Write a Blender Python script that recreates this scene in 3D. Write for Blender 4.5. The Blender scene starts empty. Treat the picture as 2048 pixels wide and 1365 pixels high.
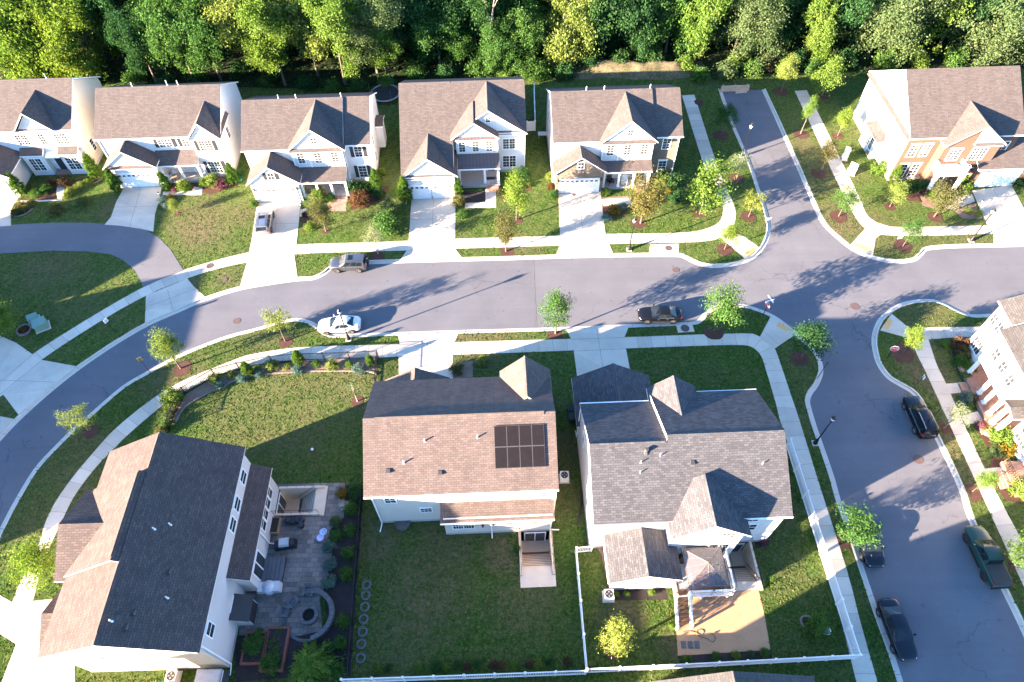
import bpy, bmesh, math, random
from mathutils import Vector, Matrix, noise as mnoise
from mathutils.geometry import tessellate_polygon
R = math.radians
rng = random.Random(11)
scene = bpy.context.scene
COL = scene.collection

# ------------------------------------------------------------------ camera
FPX, PITCH, ROLL, CAMH = 1365.0, R(54), R(-0.7), 60.0
cam_data = bpy.data.cameras.new("camera")
cam_data.sensor_width = 36.0
cam_data.lens = 36.0 * FPX / 2048.0
cam_data.clip_start = 0.5
cam_data.clip_end = 4000.0
cam = bpy.data.objects.new("camera", cam_data)
COL.objects.link(cam)
cam.matrix_world = Matrix.Translation((0, 0, CAMH)) @ Matrix.Rotation(math.pi / 2 - PITCH, 4, 'X') @ Matrix.Rotation(ROLL, 4, 'Z')
scene.camera = cam

# ------------------------------------------------------------------ light
SUN_EL, SUN_AZ = R(13.9), R(25.4)          # azimuth the light travels towards
world = bpy.data.worlds.new("World")
scene.world = world
world.use_nodes = True
wn = world.node_tree
bg = wn.nodes["Background"]
sky = wn.nodes.new("ShaderNodeTexSky")
sky.sky_type = 'NISHITA'
sky.sun_disc = False
sky.sun_elevation = SUN_EL
sky.sun_rotation = math.atan2(-math.cos(SUN_AZ), -math.sin(SUN_AZ)) % (2 * math.pi)
sky.air_density = 1.0
sky.dust_density = 0.6
sky.ozone_density = 2.0
tint = wn.nodes.new("ShaderNodeMix")
tint.data_type = 'RGBA'
tint.blend_type = 'MULTIPLY'
tint.inputs[0].default_value = 1.0
tint.inputs[7].default_value = (0.56, 0.78, 1.02, 1)
wn.links.new(sky.outputs[0], tint.inputs[6])
wn.links.new(tint.outputs[2], bg.inputs[0])
bg.inputs[1].default_value = 0.072
sun_data = bpy.data.lights.new("sun", 'SUN')
sun_data.energy = 5.0
sun_data.angle = R(0.5)
sun_data.color = (1.0, 0.77, 0.57)
sun = bpy.data.objects.new("sun", sun_data)
COL.objects.link(sun)
sun_dir = Vector((math.cos(SUN_EL) * math.cos(SUN_AZ), math.cos(SUN_EL) * math.sin(SUN_AZ), -math.sin(SUN_EL)))
sun.rotation_euler = sun_dir.to_track_quat('-Z', 'Y').to_euler()
sun.location = (-60, -30, 80)
vs = scene.view_settings
vs.view_transform = 'Standard'
vs.look = 'None'
vs.gamma = 1.0
vs.use_curve_mapping = False
vs.exposure = 3.75
scene.cycles.max_bounces = 5
scene.cycles.diffuse_bounces = 3
scene.cycles.transparent_max_bounces = 6
scene.cycles.caustics_reflective = False
scene.cycles.caustics_refractive = False


def G(px, py, z=0.0):
    """ground point seen at photograph pixel (2048 wide) on the level z"""
    x = (px - 1024) / FPX
    y = (py - 682.5) / FPX
    c, s = math.cos(ROLL), math.sin(ROLL)
    x, y = c * x + s * y, -s * x + c * y
    Y = math.cos(PITCH) - y * math.sin(PITCH)
    Z = -math.sin(PITCH) - y * math.cos(PITCH)
    t = (z - CAMH) / Z
    return Vector((x * t, Y * t, z))


# ------------------------------------------------------------------ materials
MATS = {}


def new_mat(name):
    m = bpy.data.materials.new(name)
    m.use_nodes = True
    MATS[name] = m
    nt = m.node_tree
    return m, nt, nt.nodes["Principled BSDF"]


def N(nt, typ, **kw):
    n = nt.nodes.new(typ)
    for k, v in kw.items():
        if k.startswith('i_'):
            key = k[2:]
            n.inputs[int(key) if key.isdigit() else key.replace('_', ' ')].default_value = v
        else:
            setattr(n, k, v)
    return n


def mixc(nt, fac, a, b, typ='MIX'):
    n = nt.nodes.new("ShaderNodeMix")
    n.data_type = 'RGBA'
    n.blend_type = typ
    for sock, val in ((n.inputs[0], fac), (n.inputs[6], a), (n.inputs[7], b)):
        if hasattr(val, 'links') or hasattr(val, 'is_linked'):
            nt.links.new(val, sock)
        elif isinstance(val, (int, float)):
            sock.default_value = val
        else:
            sock.default_value = (*val, 1)
    return n.outputs[2]


def ramp(nt, fac, stops):
    n = nt.nodes.new("ShaderNodeValToRGB")
    el = n.color_ramp.elements
    while len(el) < len(stops):
        el.new(0.5)
    for e, (p, c) in zip(el, stops):
        e.position = p
        e.color = (*c, 1) if len(c) == 3 else c
    nt.links.new(fac, n.inputs[0])
    return n.outputs[0]


def coords(nt, space):
    if space == 'world':
        return nt.nodes.new("ShaderNodeNewGeometry").outputs['Position']
    tc = nt.nodes.new("ShaderNodeTexCoord")
    return tc.outputs['UV' if space == 'uv' else 'Object']


def nz(nt, co, scale, detail=4, rough=0.6, distort=0.0):
    n = N(nt, "ShaderNodeTexNoise")
    n.inputs['Scale'].default_value = scale
    n.inputs['Detail'].default_value = detail
    n.inputs['Roughness'].default_value = rough
    n.inputs['Distortion'].default_value = distort
    nt.links.new(co, n.inputs['Vector'])
    return n.outputs['Fac']


def bumpn(nt, bsdf, h, strength, dist=0.05):
    b = N(nt, "ShaderNodeBump")
    b.inputs['Strength'].default_value = strength
    b.inputs['Distance'].default_value = dist
    nt.links.new(h, b.inputs['Height'])
    nt.links.new(b.outputs[0], bsdf.inputs['Normal'])


def plain(name, col, rough=0.6, metal=0.0, var=0.12, scale=3.0, space='object', spec=0.5, coat=0.0, bump=0.0):
    """one colour with a little procedural variation"""
    m, nt, b = new_mat(name)
    co = coords(nt, space)
    f = nz(nt, co, scale, 5, 0.65)
    lo = tuple(c * (1 - var) for c in col)
    hi = tuple(min(1, c * (1 + var)) for c in col)
    c = ramp(nt, f, [(0.3, lo), (0.7, hi)])
    nt.links.new(c, b.inputs['Base Color'])
    b.inputs['Roughness'].default_value = rough
    b.inputs['Metallic'].default_value = metal
    b.inputs['Specular IOR Level'].default_value = spec
    b.inputs['Coat Weight'].default_value = coat
    if bump:
        bumpn(nt, b, nz(nt, co, scale * 12, 3), bump, 0.02)
    return m


def speckle(name, stops, scale, fine=8.0, mix=0.5, rough=0.95, bump=0.3, space='world', island=0.0):
    """loose ground: broad patches + fine grain"""
    m, nt, b = new_mat(name)
    co = coords(nt, space)
    a = nz(nt, co, scale, 5, 0.6)
    d = nz(nt, co, scale * fine, 4, 0.75)
    f = N(nt, "ShaderNodeMix", data_type='FLOAT')
    f.inputs[0].default_value = mix
    nt.links.new(a, f.inputs[2])
    nt.links.new(d, f.inputs[3])
    c = ramp(nt, f.outputs[0], stops)
    if island:
        g = nt.nodes.new("ShaderNodeNewGeometry")
        v = ramp(nt, g.outputs['Random Per Island'], [(0, (1 - island,) * 3), (1, (1 + island * .3,) * 3)])
        c = mixc(nt, 1.0, c, v, 'MULTIPLY')
    nt.links.new(c, b.inputs['Base Color'])
    b.inputs['Roughness'].default_value = rough
    b.inputs['Specular IOR Level'].default_value = 0.2
    if bump:
        bumpn(nt, b, d, bump, 0.06)
    return m


def bricks(name, c1, c2, mortar, bw, bh, msize=0.02, off=0.5, rough=0.9, blotch=0.25, space='uv', bump=0.2, bias=0.0, spec=0.2):
    m, nt, b = new_mat(name)
    co = coords(nt, space)
    t = N(nt, "ShaderNodeTexBrick")
    t.offset = off
    t.inputs['Color1'].default_value = (*c1, 1)
    t.inputs['Color2'].default_value = (*c2, 1)
    t.inputs['Mortar'].default_value = (*mortar, 1)
    t.inputs['Scale'].default_value = 1.0
    t.inputs['Mortar Size'].default_value = msize
    t.inputs['Mortar Smooth'].default_value = 0.3
    t.inputs['Bias'].default_value = bias
    t.inputs['Brick Width'].default_value = bw
    t.inputs['Row Height'].default_value = bh
    nt.links.new(co, t.inputs['Vector'])
    f = nz(nt, co, 0.35, 5, 0.65)
    g = nz(nt, co, 9.0, 3, 0.7)
    c = mixc(nt, 1.0, t.outputs['Color'], ramp(nt, f, [(0.3, (1 - blotch,) * 3), (0.7, (1 + blotch * .6,) * 3)]), 'MULTIPLY')
    c = mixc(nt, 1.0, c, ramp(nt, g, [(0.25, (0.78,) * 3), (0.75, (1.2,) * 3)]), 'MULTIPLY')
    if name.startswith("roof"):
        # rain streaks and faded areas running down the slope
        mp = N(nt, "ShaderNodeMapping")
        mp.inputs['Scale'].default_value = (1.6, 0.16, 1)
        nt.links.new(co, mp.inputs[0])
        s = nz(nt, mp.outputs[0], 1.0, 5, 0.7)
        c = mixc(nt, 1.0, c, ramp(nt, s, [(0.3, (0.86, 0.87, 0.88)), (0.65, (1.06, 1.05, 1.04))]), 'MULTIPLY')
    nt.links.new(c, b.inputs['Base Color'])
    b.inputs['Roughness'].default_value = rough
    b.inputs['Specular IOR Level'].default_value = spec
    if bump:
        bumpn(nt, b, t.outputs['Fac'], -bump, 0.02)
    return m


def siding(name, col, row=0.16, vertical=False):
    m, nt, b = new_mat(name)
    co = coords(nt, 'uv')
    w = N(nt, "ShaderNodeTexWave")
    w.wave_type = 'BANDS'
    w.bands_direction = 'X' if vertical else 'Y'
    w.wave_profile = 'SAW'
    w.inputs['Scale'].default_value = 0.31416 / row
    nt.links.new(co, w.inputs['Vector'])
    f = nz(nt, co, 0.6, 4)
    c = mixc(nt, 1.0, ramp(nt, f, [(0.3, tuple(x * .93 for x in col)), (0.7, col)]),
             ramp(nt, w.outputs['Fac'], [(0.0, (0.80,) * 3), (0.18, (1, 1, 1)), (1, (0.97,) * 3)]), 'MULTIPLY')
    nt.links.new(c, b.inputs['Base Color'])
    b.inputs['Roughness'].default_value = 0.55
    bumpn(nt, b, w.outputs['Fac'], 0.35, 0.02)
    return m


def leafmat(name, c1, c2, c3, trans=0.35):
    """leaves: each leaf its own tone, some light passing through"""
    m = bpy.data.materials.new(name)
    m.use_nodes = True
    MATS[name] = m
    nt = m.node_tree
    nt.nodes.clear()
    out = nt.nodes.new("ShaderNodeOutputMaterial")
    g = nt.nodes.new("ShaderNodeNewGeometry")
    oi = nt.nodes.new("ShaderNodeObjectInfo")
    tc = nt.nodes.new("ShaderNodeTexCoord")
    cl = nz(nt, tc.outputs['Object'], 0.9, 3)
    f = N(nt, "ShaderNodeMix", data_type='FLOAT')
    f.inputs[0].default_value = 0.45
    nt.links.new(g.outputs['Random Per Island'], f.inputs[2])
    nt.links.new(cl, f.inputs[3])
    c = ramp(nt, f.outputs[0], [(0.2, c1), (0.5, c2), (0.8, c3)])
    hv = ramp(nt, oi.outputs['Random'], [(0, (0.82, 0.88, 0.9)), (0.5, (1, 1, 1)), (1, (1.16, 1.06, 0.9))])
    c = mixc(nt, 1.0, c, hv, 'MULTIPLY')
    d = nt.nodes.new("ShaderNodeBsdfDiffuse")
    t = nt.nodes.new("ShaderNodeBsdfTranslucent")
    nt.links.new(c, d.inputs[0])
    c2n = mixc(nt, 1.0, c, (1.1, 1.15, 0.5), 'MULTIPLY')
    nt.links.new(c2n, t.inputs[0])
    mx = nt.nodes.new("ShaderNodeMixShader")
    mx.inputs[0].default_value = trans
    nt.links.new(d.outputs[0], mx.inputs[1])
    nt.links.new(t.outputs[0], mx.inputs[2])
    nt.links.new(mx.outputs[0], out.inputs[0])
    return m


# ------------------------------------------------------------------ mesh building
class MB:
    def __init__(s):
        s.v, s.f, s.m, s.smooth = [], [], [], []

    def face(s, pts, mi=0, smooth=False):
        i = len(s.v)
        s.v += [tuple(p) for p in pts]
        s.f.append(tuple(range(i, i + len(pts))))
        s.m.append(mi)
        s.smooth.append(smooth)

    def grid(s, rows, mi=0, smooth=True, closed=False):
        """rows: list of equally long point lists, shared vertices"""
        i = len(s.v)
        n = len(rows[0])
        for r in rows:
            s.v += [tuple(p) for p in r]
        for a in range(len(rows) - 1):
            for b in range(n if closed else n - 1):
                c = (b + 1) % n
                s.f.append((i + a * n + b, i + a * n + c, i + (a + 1) * n + c, i + (a + 1) * n + b))
                s.m.append(mi)
                s.smooth.append(smooth)

    def box(s, x0, x1, y0, y1, z0, z1, mi=0, top=None, bottom=True):
        p = [(x0, y0, z0), (x1, y0, z0), (x1, y1, z0), (x0, y1, z0), (x0, y0, z1), (x1, y0, z1), (x1, y1, z1), (x0, y1, z1)]
        s.hexa(p, mi, top, bottom)

    def hexa(s, p, mi=0, top=None, bottom=True):
        q = [(0, 1, 5, 4), (1, 2, 6, 5), (2, 3, 7, 6), (3, 0, 4, 7)]
        for f in q:
            s.face([p[k] for k in f], mi)
        s.face([p[k] for k in (4, 5, 6, 7)], mi if top is None else top)
        if bottom:
            s.face([p[k] for k in (3, 2, 1, 0)], mi)

    def prism(s, prof, axis, a0, a1, mi=0, caps=True, fm=None):
        """prof: closed profile, counter-clockwise; axis 'x': (y,z) profile along x; 'y': (x,z) along y; 'z': (x,y) up z"""
        def P(q, a):
            return {'x': (a, q[0], q[1]), 'y': (q[0], a, q[1]), 'z': (q[0], q[1], a)}[axis]
        n = len(prof)
        flip = axis == 'y'
        for k in range(n):
            a, b = prof[k], prof[(k + 1) % n]
            f = [P(a, a0), P(b, a0), P(b, a1), P(a, a1)]
            if flip:
                f.reverse()
            s.face(f, fm[k] if fm else mi)
        if caps:
            for a, rev in ((a0, not flip), (a1, flip)):
                tri = tessellate_polygon([[Vector((q[0], q[1], 0)) for q in prof]])
                for t in tri:
                    pts = [P(prof[k], a) for k in t]
                    s.face(pts[::-1] if rev else pts, mi)

    def tube(s, p0, p1, r0, r1=None, n=8, mi=0, cap=True, smooth=True):
        p0, p1 = Vector(p0), Vector(p1)
        r1 = r0 if r1 is None else r1
        d = (p1 - p0).normalized()
        a = d.orthogonal().normalized()
        b = d.cross(a)
        ra, rb = [], []
        for k in range(n):
            t = 2 * math.pi * k / n
            o = a * math.cos(t) + b * math.sin(t)
            ra.append(p0 + o * r0)
            rb.append(p1 + o * r1)
        s.grid([ra, rb], mi, smooth, closed=True)
        if cap:
            s.face(ra[::-1], mi)
            s.face(rb, mi)

    def path(s, pts, r, n=6, mi=0):
        pts = [Vector(p) for p in pts]
        rows = []
        for k, p in enumerate(pts):
            d = (pts[min(k + 1, len(pts) - 1)] - pts[max(k - 1, 0)]).normalized()
            a = d.cross(Vector((0, 0, 1)))
            a = a.normalized() if a.length > 1e-4 else Vector((1, 0, 0))
            b = d.cross(a)
            rr = r[k] if isinstance(r, (list, tuple)) else r
            rows.append([p + (a * math.cos(2 * math.pi * j / n) + b * math.sin(2 * math.pi * j / n)) * rr for j in range(n)])
        s.grid(rows, mi, True, closed=True)

    def lathe(s, prof, c=(0, 0, 0), n=16, mi=0, smooth=True, cap=True):
        rows = [[(c[0] + r * math.cos(2 * math.pi * k / n), c[1] + r * math.sin(2 * math.pi * k / n), c[2] + z) for k in range(n)] for r, z in prof]
        s.grid(rows, mi, smooth, closed=True)
        if cap:
            if prof[0][0] > 1e-3:
                s.face(rows[0][::-1], mi)
            if prof[-1][0] > 1e-3:
                s.face(rows[-1], mi)

    def poly(s, pts, z=None, mi=0, thick=0.0, holes=()):
        """flat polygon of any outline facing up, optional skirt downwards, optional holes"""
        P = [Vector((p[0], p[1], p[2] if z is None and len(p) > 2 else (z or 0))) for p in pts]
        area = sum(P[i].x * P[(i + 1) % len(P)].y - P[(i + 1) % len(P)].x * P[i].y for i in range(len(P)))
        if area < 0:
            P.reverse()
        H = [[Vector((q[0], q[1], P[0].z)) for q in h] for h in holes]
        allp = P + [q for h in H for q in h]
        for t in tessellate_polygon([[Vector((p.x, p.y, 0)) for p in P]] + [[Vector((q.x, q.y, 0)) for q in h] for h in H]):
            q = [allp[k] for k in t]
            if (q[1] - q[0]).cross(q[2] - q[0]).z < 0:
                q.reverse()
            s.face(q, mi)
        if thick:
            for k in range(len(P)):
                a, b = P[k], P[(k + 1) % len(P)]
                dz = Vector((0, 0, thick))
                s.face([a - dz, b - dz, b, a], mi)

    def transform(s, M, start=0):
        for k in range(start, len(s.v)):
            s.v[k] = tuple(M @ Vector(s.v[k]))

    def build(s, name, mats, parent=None, uv=True, loc=None, label=None, kind=None, smooth_all=False):
        me = bpy.data.meshes.new(name)
        me.from_pydata(s.v, [], s.f)
        if not isinstance(mats, (list, tuple)):
            mats = [mats]
        for m in mats:
            me.materials.append(MATS[m] if isinstance(m, str) else m)
        me.polygons.foreach_set('material_index', s.m)
        me.polygons.foreach_set('use_smooth', [True] * len(s.f) if smooth_all else s.smooth)
        if uv and len(s.f):
            auto_uv(me)
        me.update()
        o = bpy.data.objects.new(name, me)
        COL.objects.link(o)
        if parent:
            o.parent = parent
        if loc is not None:
            o.location = loc
        if label:
            o['label'] = label
        if kind:
            o['kind'] = kind
        return o


def auto_uv(me):
    lay = me.uv_layers.new(name="uv")
    up = Vector((0, 0, 1))
    data = lay.data
    vco = [v.co for v in me.vertices]
    for p in me.polygons:
        n = p.normal
        if abs(n.z) > 0.985:
            t, b = Vector((1, 0, 0)), Vector((0, 1, 0))
        else:
            t = up.cross(n).normalized()
            b = n.cross(t)
        for li, vi in zip(p.loop_indices, p.vertices):
            c = vco[vi]
            data[li].uv = (c.dot(t), c.dot(b))


def tag(o, label, cat, group=None, kind=None):
    if label:
        o['label'] = label
    if cat:
        o['category'] = cat
    if group:
        o['group'] = group
    if kind:
        o['kind'] = kind
    return o


def thing(name, label, cat, loc=(0, 0, 0), rz=0.0, group=None):
    o = bpy.data.objects.new(name, None)
    o.empty_display_size = 0.3
    COL.objects.link(o)
    o.location = loc
    o.rotation_euler = (0, 0, rz)
    return tag(o, label, cat, group)


def copy_tree(o, parent=None):
    c = o.copy()
    COL.objects.link(c)
    c.parent = parent
    for ch in o.children:
        copy_tree(ch, c)
    return c


def crom(pts, sub=4):
    """smooth open polyline through points"""
    P = [Vector(p) for p in pts]
    out = []
    for i in range(len(P) - 1):
        p0, p1, p2, p3 = P[max(i - 1, 0)], P[i], P[i + 1], P[min(i + 2, len(P) - 1)]
        for k in range(sub):
            t = k / sub
            out.append(0.5 * ((2 * p1) + (p2 - p0) * t + (2 * p0 - 5 * p1 + 4 * p2 - p3) * t * t + (3 * p1 - p0 - 3 * p2 + p3) * t ** 3))
    out.append(P[-1])
    return out


def offset(pts, d):
    """open polyline shifted sideways: positive = to the right when walking along it"""
    out = []
    n = len(pts)
    for i, p in enumerate(pts):
        a = pts[max(i - 1, 0)]
        b = pts[min(i + 1, n - 1)]
        t = Vector((b[0] - a[0], b[1] - a[1], 0)).normalized()
        out.append(Vector((p[0] + t.y * d, p[1] - t.x * d, 0)))
    return out


def resample(pts, n):
    P = [Vector(p) for p in pts]
    L = [0]
    for a, b in zip(P, P[1:]):
        L.append(L[-1] + (b - a).length)
    out = []
    j = 0
    for k in range(n + 1):
        s = L[-1] * k / n
        while j < len(P) - 2 and L[j + 1] < s:
            j += 1
        t = (s - L[j]) / max(1e-6, L[j + 1] - L[j])
        out.append(P[j].lerp(P[j + 1], min(1, max(0, t))))
    return out


def plen(pts):
    return sum((Vector(b) - Vector(a)).length for a, b in zip(pts, pts[1:]))
# ------------------------------------------------------------------ surfaces
def grass_mat(name, blobs, lush=(0.050, 0.095, 0.019), mid=(0.082, 0.118, 0.031), dry=(0.135, 0.118, 0.062), base=0.0):
    """lawn: green mottled with dry straw; blobs = worn patches (x, y, radius, amount)"""
    m, nt, b = new_mat(name)
    co = coords(nt, 'world')
    big = nz(nt, co, 0.16, 4, 0.6)
    med = nz(nt, co, 1.1, 5, 0.7, 0.4)
    fine = nz(nt, co, 3.4, 6, 0.78, 0.6)
    vf = nz(nt, co, 22.0, 2, 0.8)
    dryf = None
    for (x, y, r, amt) in blobs:
        d = N(nt, "ShaderNodeVectorMath", operation='DISTANCE')
        nt.links.new(co, d.inputs[0])
        d.inputs[1].default_value = (x, y, 0)
        mr = N(nt, "ShaderNodeMapRange")
        mr.interpolation_type = 'SMOOTHSTEP'
        mr.inputs[1].default_value = r * 1.15
        mr.inputs[2].default_value = r * 0.25
        mr.inputs[3].default_value = 0.0
        mr.inputs[4].default_value = amt
        nt.links.new(d.outputs['Value'], mr.inputs[0])
        if dryf is None:
            dryf = mr.outputs[0]
        else:
            mx = N(nt, "ShaderNodeMath", operation='MAXIMUM')
            nt.links.new(dryf, mx.inputs[0])
            nt.links.new(mr.outputs[0], mx.inputs[1])
            dryf = mx.outputs[0]
    def lin(a, ka, c=0.0):
        q = N(nt, "ShaderNodeMath", operation='MULTIPLY_ADD')
        nt.links.new(a, q.inputs[0])
        q.inputs[1].default_value = ka
        if hasattr(c, 'is_linked'):
            nt.links.new(c, q.inputs[2])
        else:
            q.inputs[2].default_value = c
        return q.outputs[0]
    tot = lin(big, 0.9, base - 0.80)
    tot = lin(med, 0.95, tot)
    tot = lin(fine, 0.75, tot)
    if dryf is not None:
        tot = lin(dryf, 0.62, tot)
    g = ramp(nt, fine, [(0.30, tuple(c * 0.32 for c in lush)), (0.5, lush), (0.70, tuple(c * 1.5 for c in mid))])
    g2 = ramp(nt, med, [(0.35, (0.82, 0.9, 0.85)), (0.65, (1.18, 1.08, 1.0))])
    g = mixc(nt, 1.0, g, g2, 'MULTIPLY')
    dr = ramp(nt, fine, [(0.3, tuple(c * 0.55 for c in dry)), (0.7, dry)])
    fac = N(nt, "ShaderNodeMapRange")
    fac.inputs[1].default_value = 0.35
    fac.inputs[2].default_value = 1.05
    nt.links.new(tot, fac.inputs[0])
    if name == "lawn_north":                     # faint mowing lines
        wv = N(nt, "ShaderNodeTexWave")
        wv.inputs['Scale'].default_value = 0.26
        wv.inputs['Distortion'].default_value = 0.6
        mp = N(nt, "ShaderNodeMapping")
        mp.inputs['Rotation'].default_value = (0, 0, 0.35)
        nt.links.new(co, mp.inputs[0])
        nt.links.new(mp.outputs[0], wv.inputs[0])
        g = mixc(nt, 1.0, g, ramp(nt, wv.outputs['Fac'], [(0.4, (0.88, 0.92, 0.9)), (0.6, (1.08, 1.05, 1.05))]), 'MULTIPLY')
    c = mixc(nt, fac.outputs[0], g, dr)
    c = mixc(nt, 1.0, c, ramp(nt, vf, [(0.3, (0.72,) * 3), (0.7, (1.25,) * 3)]), 'MULTIPLY')
    nt.links.new(c, b.inputs['Base Color'])
    b.inputs['Roughness'].default_value = 1.0
    b.inputs['Specular IOR Level'].default_value = 0.05
    bumpn(nt, b, fine, 1.0, 0.30)
    return m


def B(px, py, r, a):
    p = G(px, py)
    return (p.x, p.y, r, a)


grass_mat("lawn_north", [B(400, 445, 5.5, 0.75), B(470, 430, 3, 0.5), B(330, 395, 3, .5), B(95, 540, 5, 0.55), B(230, 420, 3, 0.6),
                         B(700, 430, 3, .1), B(450, 560, 3, 0.5), B(390, 560, 2, .6), B(1130, 540, 2, .4), B(1050, 495, 3, .4), B(170, 590, 6, .25)], base=0.0)
grass_mat("lawn_east", [B(1690, 440, 6, 0.55), B(1640, 350, 6, 0.6), B(1600, 300, 4, .5), B(1790, 500, 5, 0.35), B(1900, 482, 5, .3), B(1950, 478, 4, .4)], base=0.02)
grass_mat("lawn_south", [B(540, 660, 5, 0.5), B(330, 770, 5, 0.5), B(150, 920, 6, 0.45), B(60, 1040, 5, .4), B(560, 830, 8, 0.45), B(470, 820, 5, .3), B(690, 770, 6, .4),
                         B(740, 1080, 3.5, 0.6), B(1000, 1110, 2.2, 0.95), B(900, 1090, 4, .6), B(850, 1180, 5, .5), B(1050, 1200, 4, .45), B(800, 1280, 4, .5), B(1140, 900, 3, .65), B(1135, 1010, 3, .5), B(1250, 1230, 2.5, .75),
                         B(1340, 1290, 1.4, .9), B(1600, 720, 4, .3), B(1640, 860, 3, .4), B(1690, 1010, 2, .5), B(960, 672, 6, .6), B(1565, 1030, 3, .45), B(1600, 1170, 3, .3)],
          lush=(0.038, 0.082, 0.015), mid=(0.064, 0.106, 0.024), base=-0.02)
grass_mat("lawn_southeast", [B(1850, 745, 3.2, 0.85), B(1835, 720, 2.5, .5), B(1880, 775, 2.5, .9), B(1900, 890, 3, .7), B(1925, 940, 3, .6), B(1850, 630, 4, 0.45), B(1990, 1080, 3, .4)], base=0.04)


def asphalt(name, base, var=0.1):
    m, nt, b = new_mat(name)
    co = coords(nt, 'world')
    a = nz(nt, co, 0.22, 4, 0.55)
    d = nz(nt, co, 30.0, 3, 0.85)
    mp = N(nt, "ShaderNodeMapping")
    mp.inputs['Scale'].default_value = (0.05, 1.1, 1)
    nt.links.new(co, mp.inputs[0])
    st = nz(nt, mp.outputs[0], 1.0, 4, 0.6)
    c = ramp(nt, a, [(0.3, tuple(x * (1 - var) for x in base)), (0.7, tuple(x * (1 + var) for x in base))])
    c = mixc(nt, 1.0, c, ramp(nt, d, [(0.3, (0.85,) * 3), (0.7, (1.15,) * 3)]), 'MULTIPLY')
    c = mixc(nt, 1.0, c, ramp(nt, st, [(0.3, (0.95,) * 3), (0.7, (1.04,) * 3)]), 'MULTIPLY')
    # hairline cracks where the noise allows them, and scattered drips
    vo = N(nt, "ShaderNodeTexVoronoi")
    vo.feature = 'DISTANCE_TO_EDGE'
    vo.inputs['Scale'].default_value = 0.16
    wob = N(nt, "ShaderNodeTexNoise")
    wob.inputs['Scale'].default_value = 0.7
    wob.inputs['Detail'].default_value = 5
    nt.links.new(co, wob.inputs['Vector'])
    wv = N(nt, "ShaderNodeVectorMath", operation='MULTIPLY_ADD')
    nt.links.new(wob.outputs['Color'], wv.inputs[0])
    wv.inputs[1].default_value = (2.4, 2.4, 0)
    nt.links.new(co, wv.inputs[2])
    nt.links.new(wv.outputs[0], vo.inputs['Vector'])
    crack = ramp(nt, vo.outputs['Distance'], [(0.0, (0.62,) * 3), (0.008, (1, 1, 1))])
    patch = ramp(nt, nz(nt, co, 0.09, 3, 0.5), [(0.52, (0, 0, 0)), (0.56, (1, 1, 1))])
    c = mixc(nt, patch, c, mixc(nt, 1.0, c, crack, 'MULTIPLY'))
    dr = nz(nt, co, 1.7, 2, 0.5)
    c = mixc(nt, 1.0, c, ramp(nt, dr, [(0.69, (1, 1, 1)), (0.76, (0.72, 0.70, 0.70))]), 'MULTIPLY')
    pale = nz(nt, co, 0.45, 6, 0.7, 1.5)
    c = mixc(nt, 1.0, c, ramp(nt, pale, [(0.58, (1, 1, 1)), (0.75, (1.13, 1.12, 1.10))]), 'MULTIPLY')
    nt.links.new(c, b.inputs['Base Color'])
    b.inputs['Roughness'].default_value = 0.9
    b.inputs['Specular IOR Level'].default_value = 0.25
    bumpn(nt, b, d, 0.25, 0.01)
    return m


asphalt("asphalt", (0.099, 0.100, 0.112))
asphalt("asphalt_dark", (0.092, 0.094, 0.107))
speckle("concrete", [(0.3, (0.36, 0.31, 0.255)), (0.5, (0.47, 0.405, 0.33)), (0.7, (0.54, 0.465, 0.38))], 0.5, 20, 0.5, 0.85, 0.15, island=0.20)
speckle("kerb_concrete", [(0.3, (0.36, 0.32, 0.275)), (0.7, (0.49, 0.435, 0.37))], 0.6, 20, 0.5, 0.85, 0.15)
plain("joint", (0.12, 0.11, 0.10), 0.9)
speckle("mulch", [(0.3, (0.028, 0.014, 0.010)), (0.55, (0.075, 0.036, 0.026)), (0.8, (0.14, 0.075, 0.055))], 1.2, 12, 0.65, 1.0, 0.8)
speckle("dark_mulch", [(0.3, (0.012, 0.010, 0.011)), (0.8, (0.055, 0.045, 0.042))], 1.2, 12, 0.65, 1.0, 0.8)
speckle("tan_mulch", [(0.3, (0.10, 0.065, 0.048)), (0.8, (0.30, 0.20, 0.145))], 1.0, 12, 0.6, 1.0, 0.7)
speckle("sand", [(0.28, (0.15, 0.09, 0.045)), (0.42, (0.35, 0.20, 0.110)), (0.8, (0.45, 0.275, 0.16))], 0.9, 9, 0.62, 1.0, 0.5)
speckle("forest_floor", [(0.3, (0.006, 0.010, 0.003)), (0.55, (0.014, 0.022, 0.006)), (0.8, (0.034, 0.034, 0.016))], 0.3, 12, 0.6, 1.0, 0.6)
speckle("dry_clearing", [(0.34, (0.022, 0.034, 0.010)), (0.48, (0.075, 0.066, 0.034)), (0.7, (0.22, 0.165, 0.11))], 0.7, 7, 0.6, 1.0, 0.6)
speckle("yellow_pad", [(0.3, (0.50, 0.27, 0.09)), (0.7, (0.60, 0.35, 0.14))], 1.5, 12, 0.5, 0.8)
bricks("patio_paver", (0.095, 0.088, 0.084), (0.19, 0.163, 0.145), (0.045, 0.042, 0.04), 0.62, 0.42, 0.012, blotch=0.2, space='world', bump=0.3)
bricks("walk_brick", (0.27, 0.14, 0.10), (0.34, 0.20, 0.15), (0.2, 0.15, 0.12), 0.22, 0.11, 0.008, space='world')
plain("rust_iron", (0.070, 0.046, 0.042), 0.8, 0.0, 0.3, 8)
plain("stone_edge", (0.15, 0.12, 0.105), 0.9, 0, 0.2, 5)

# ------------------------------------------------------------------ base ground and asphalt
def frame_pts(O, deg, pts):
    c, s_ = math.cos(R(deg)), math.sin(R(deg))
    return [(O[0] + c * x - s_ * y, O[1] + s_ * x + c * y) for x, y in pts]


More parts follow.
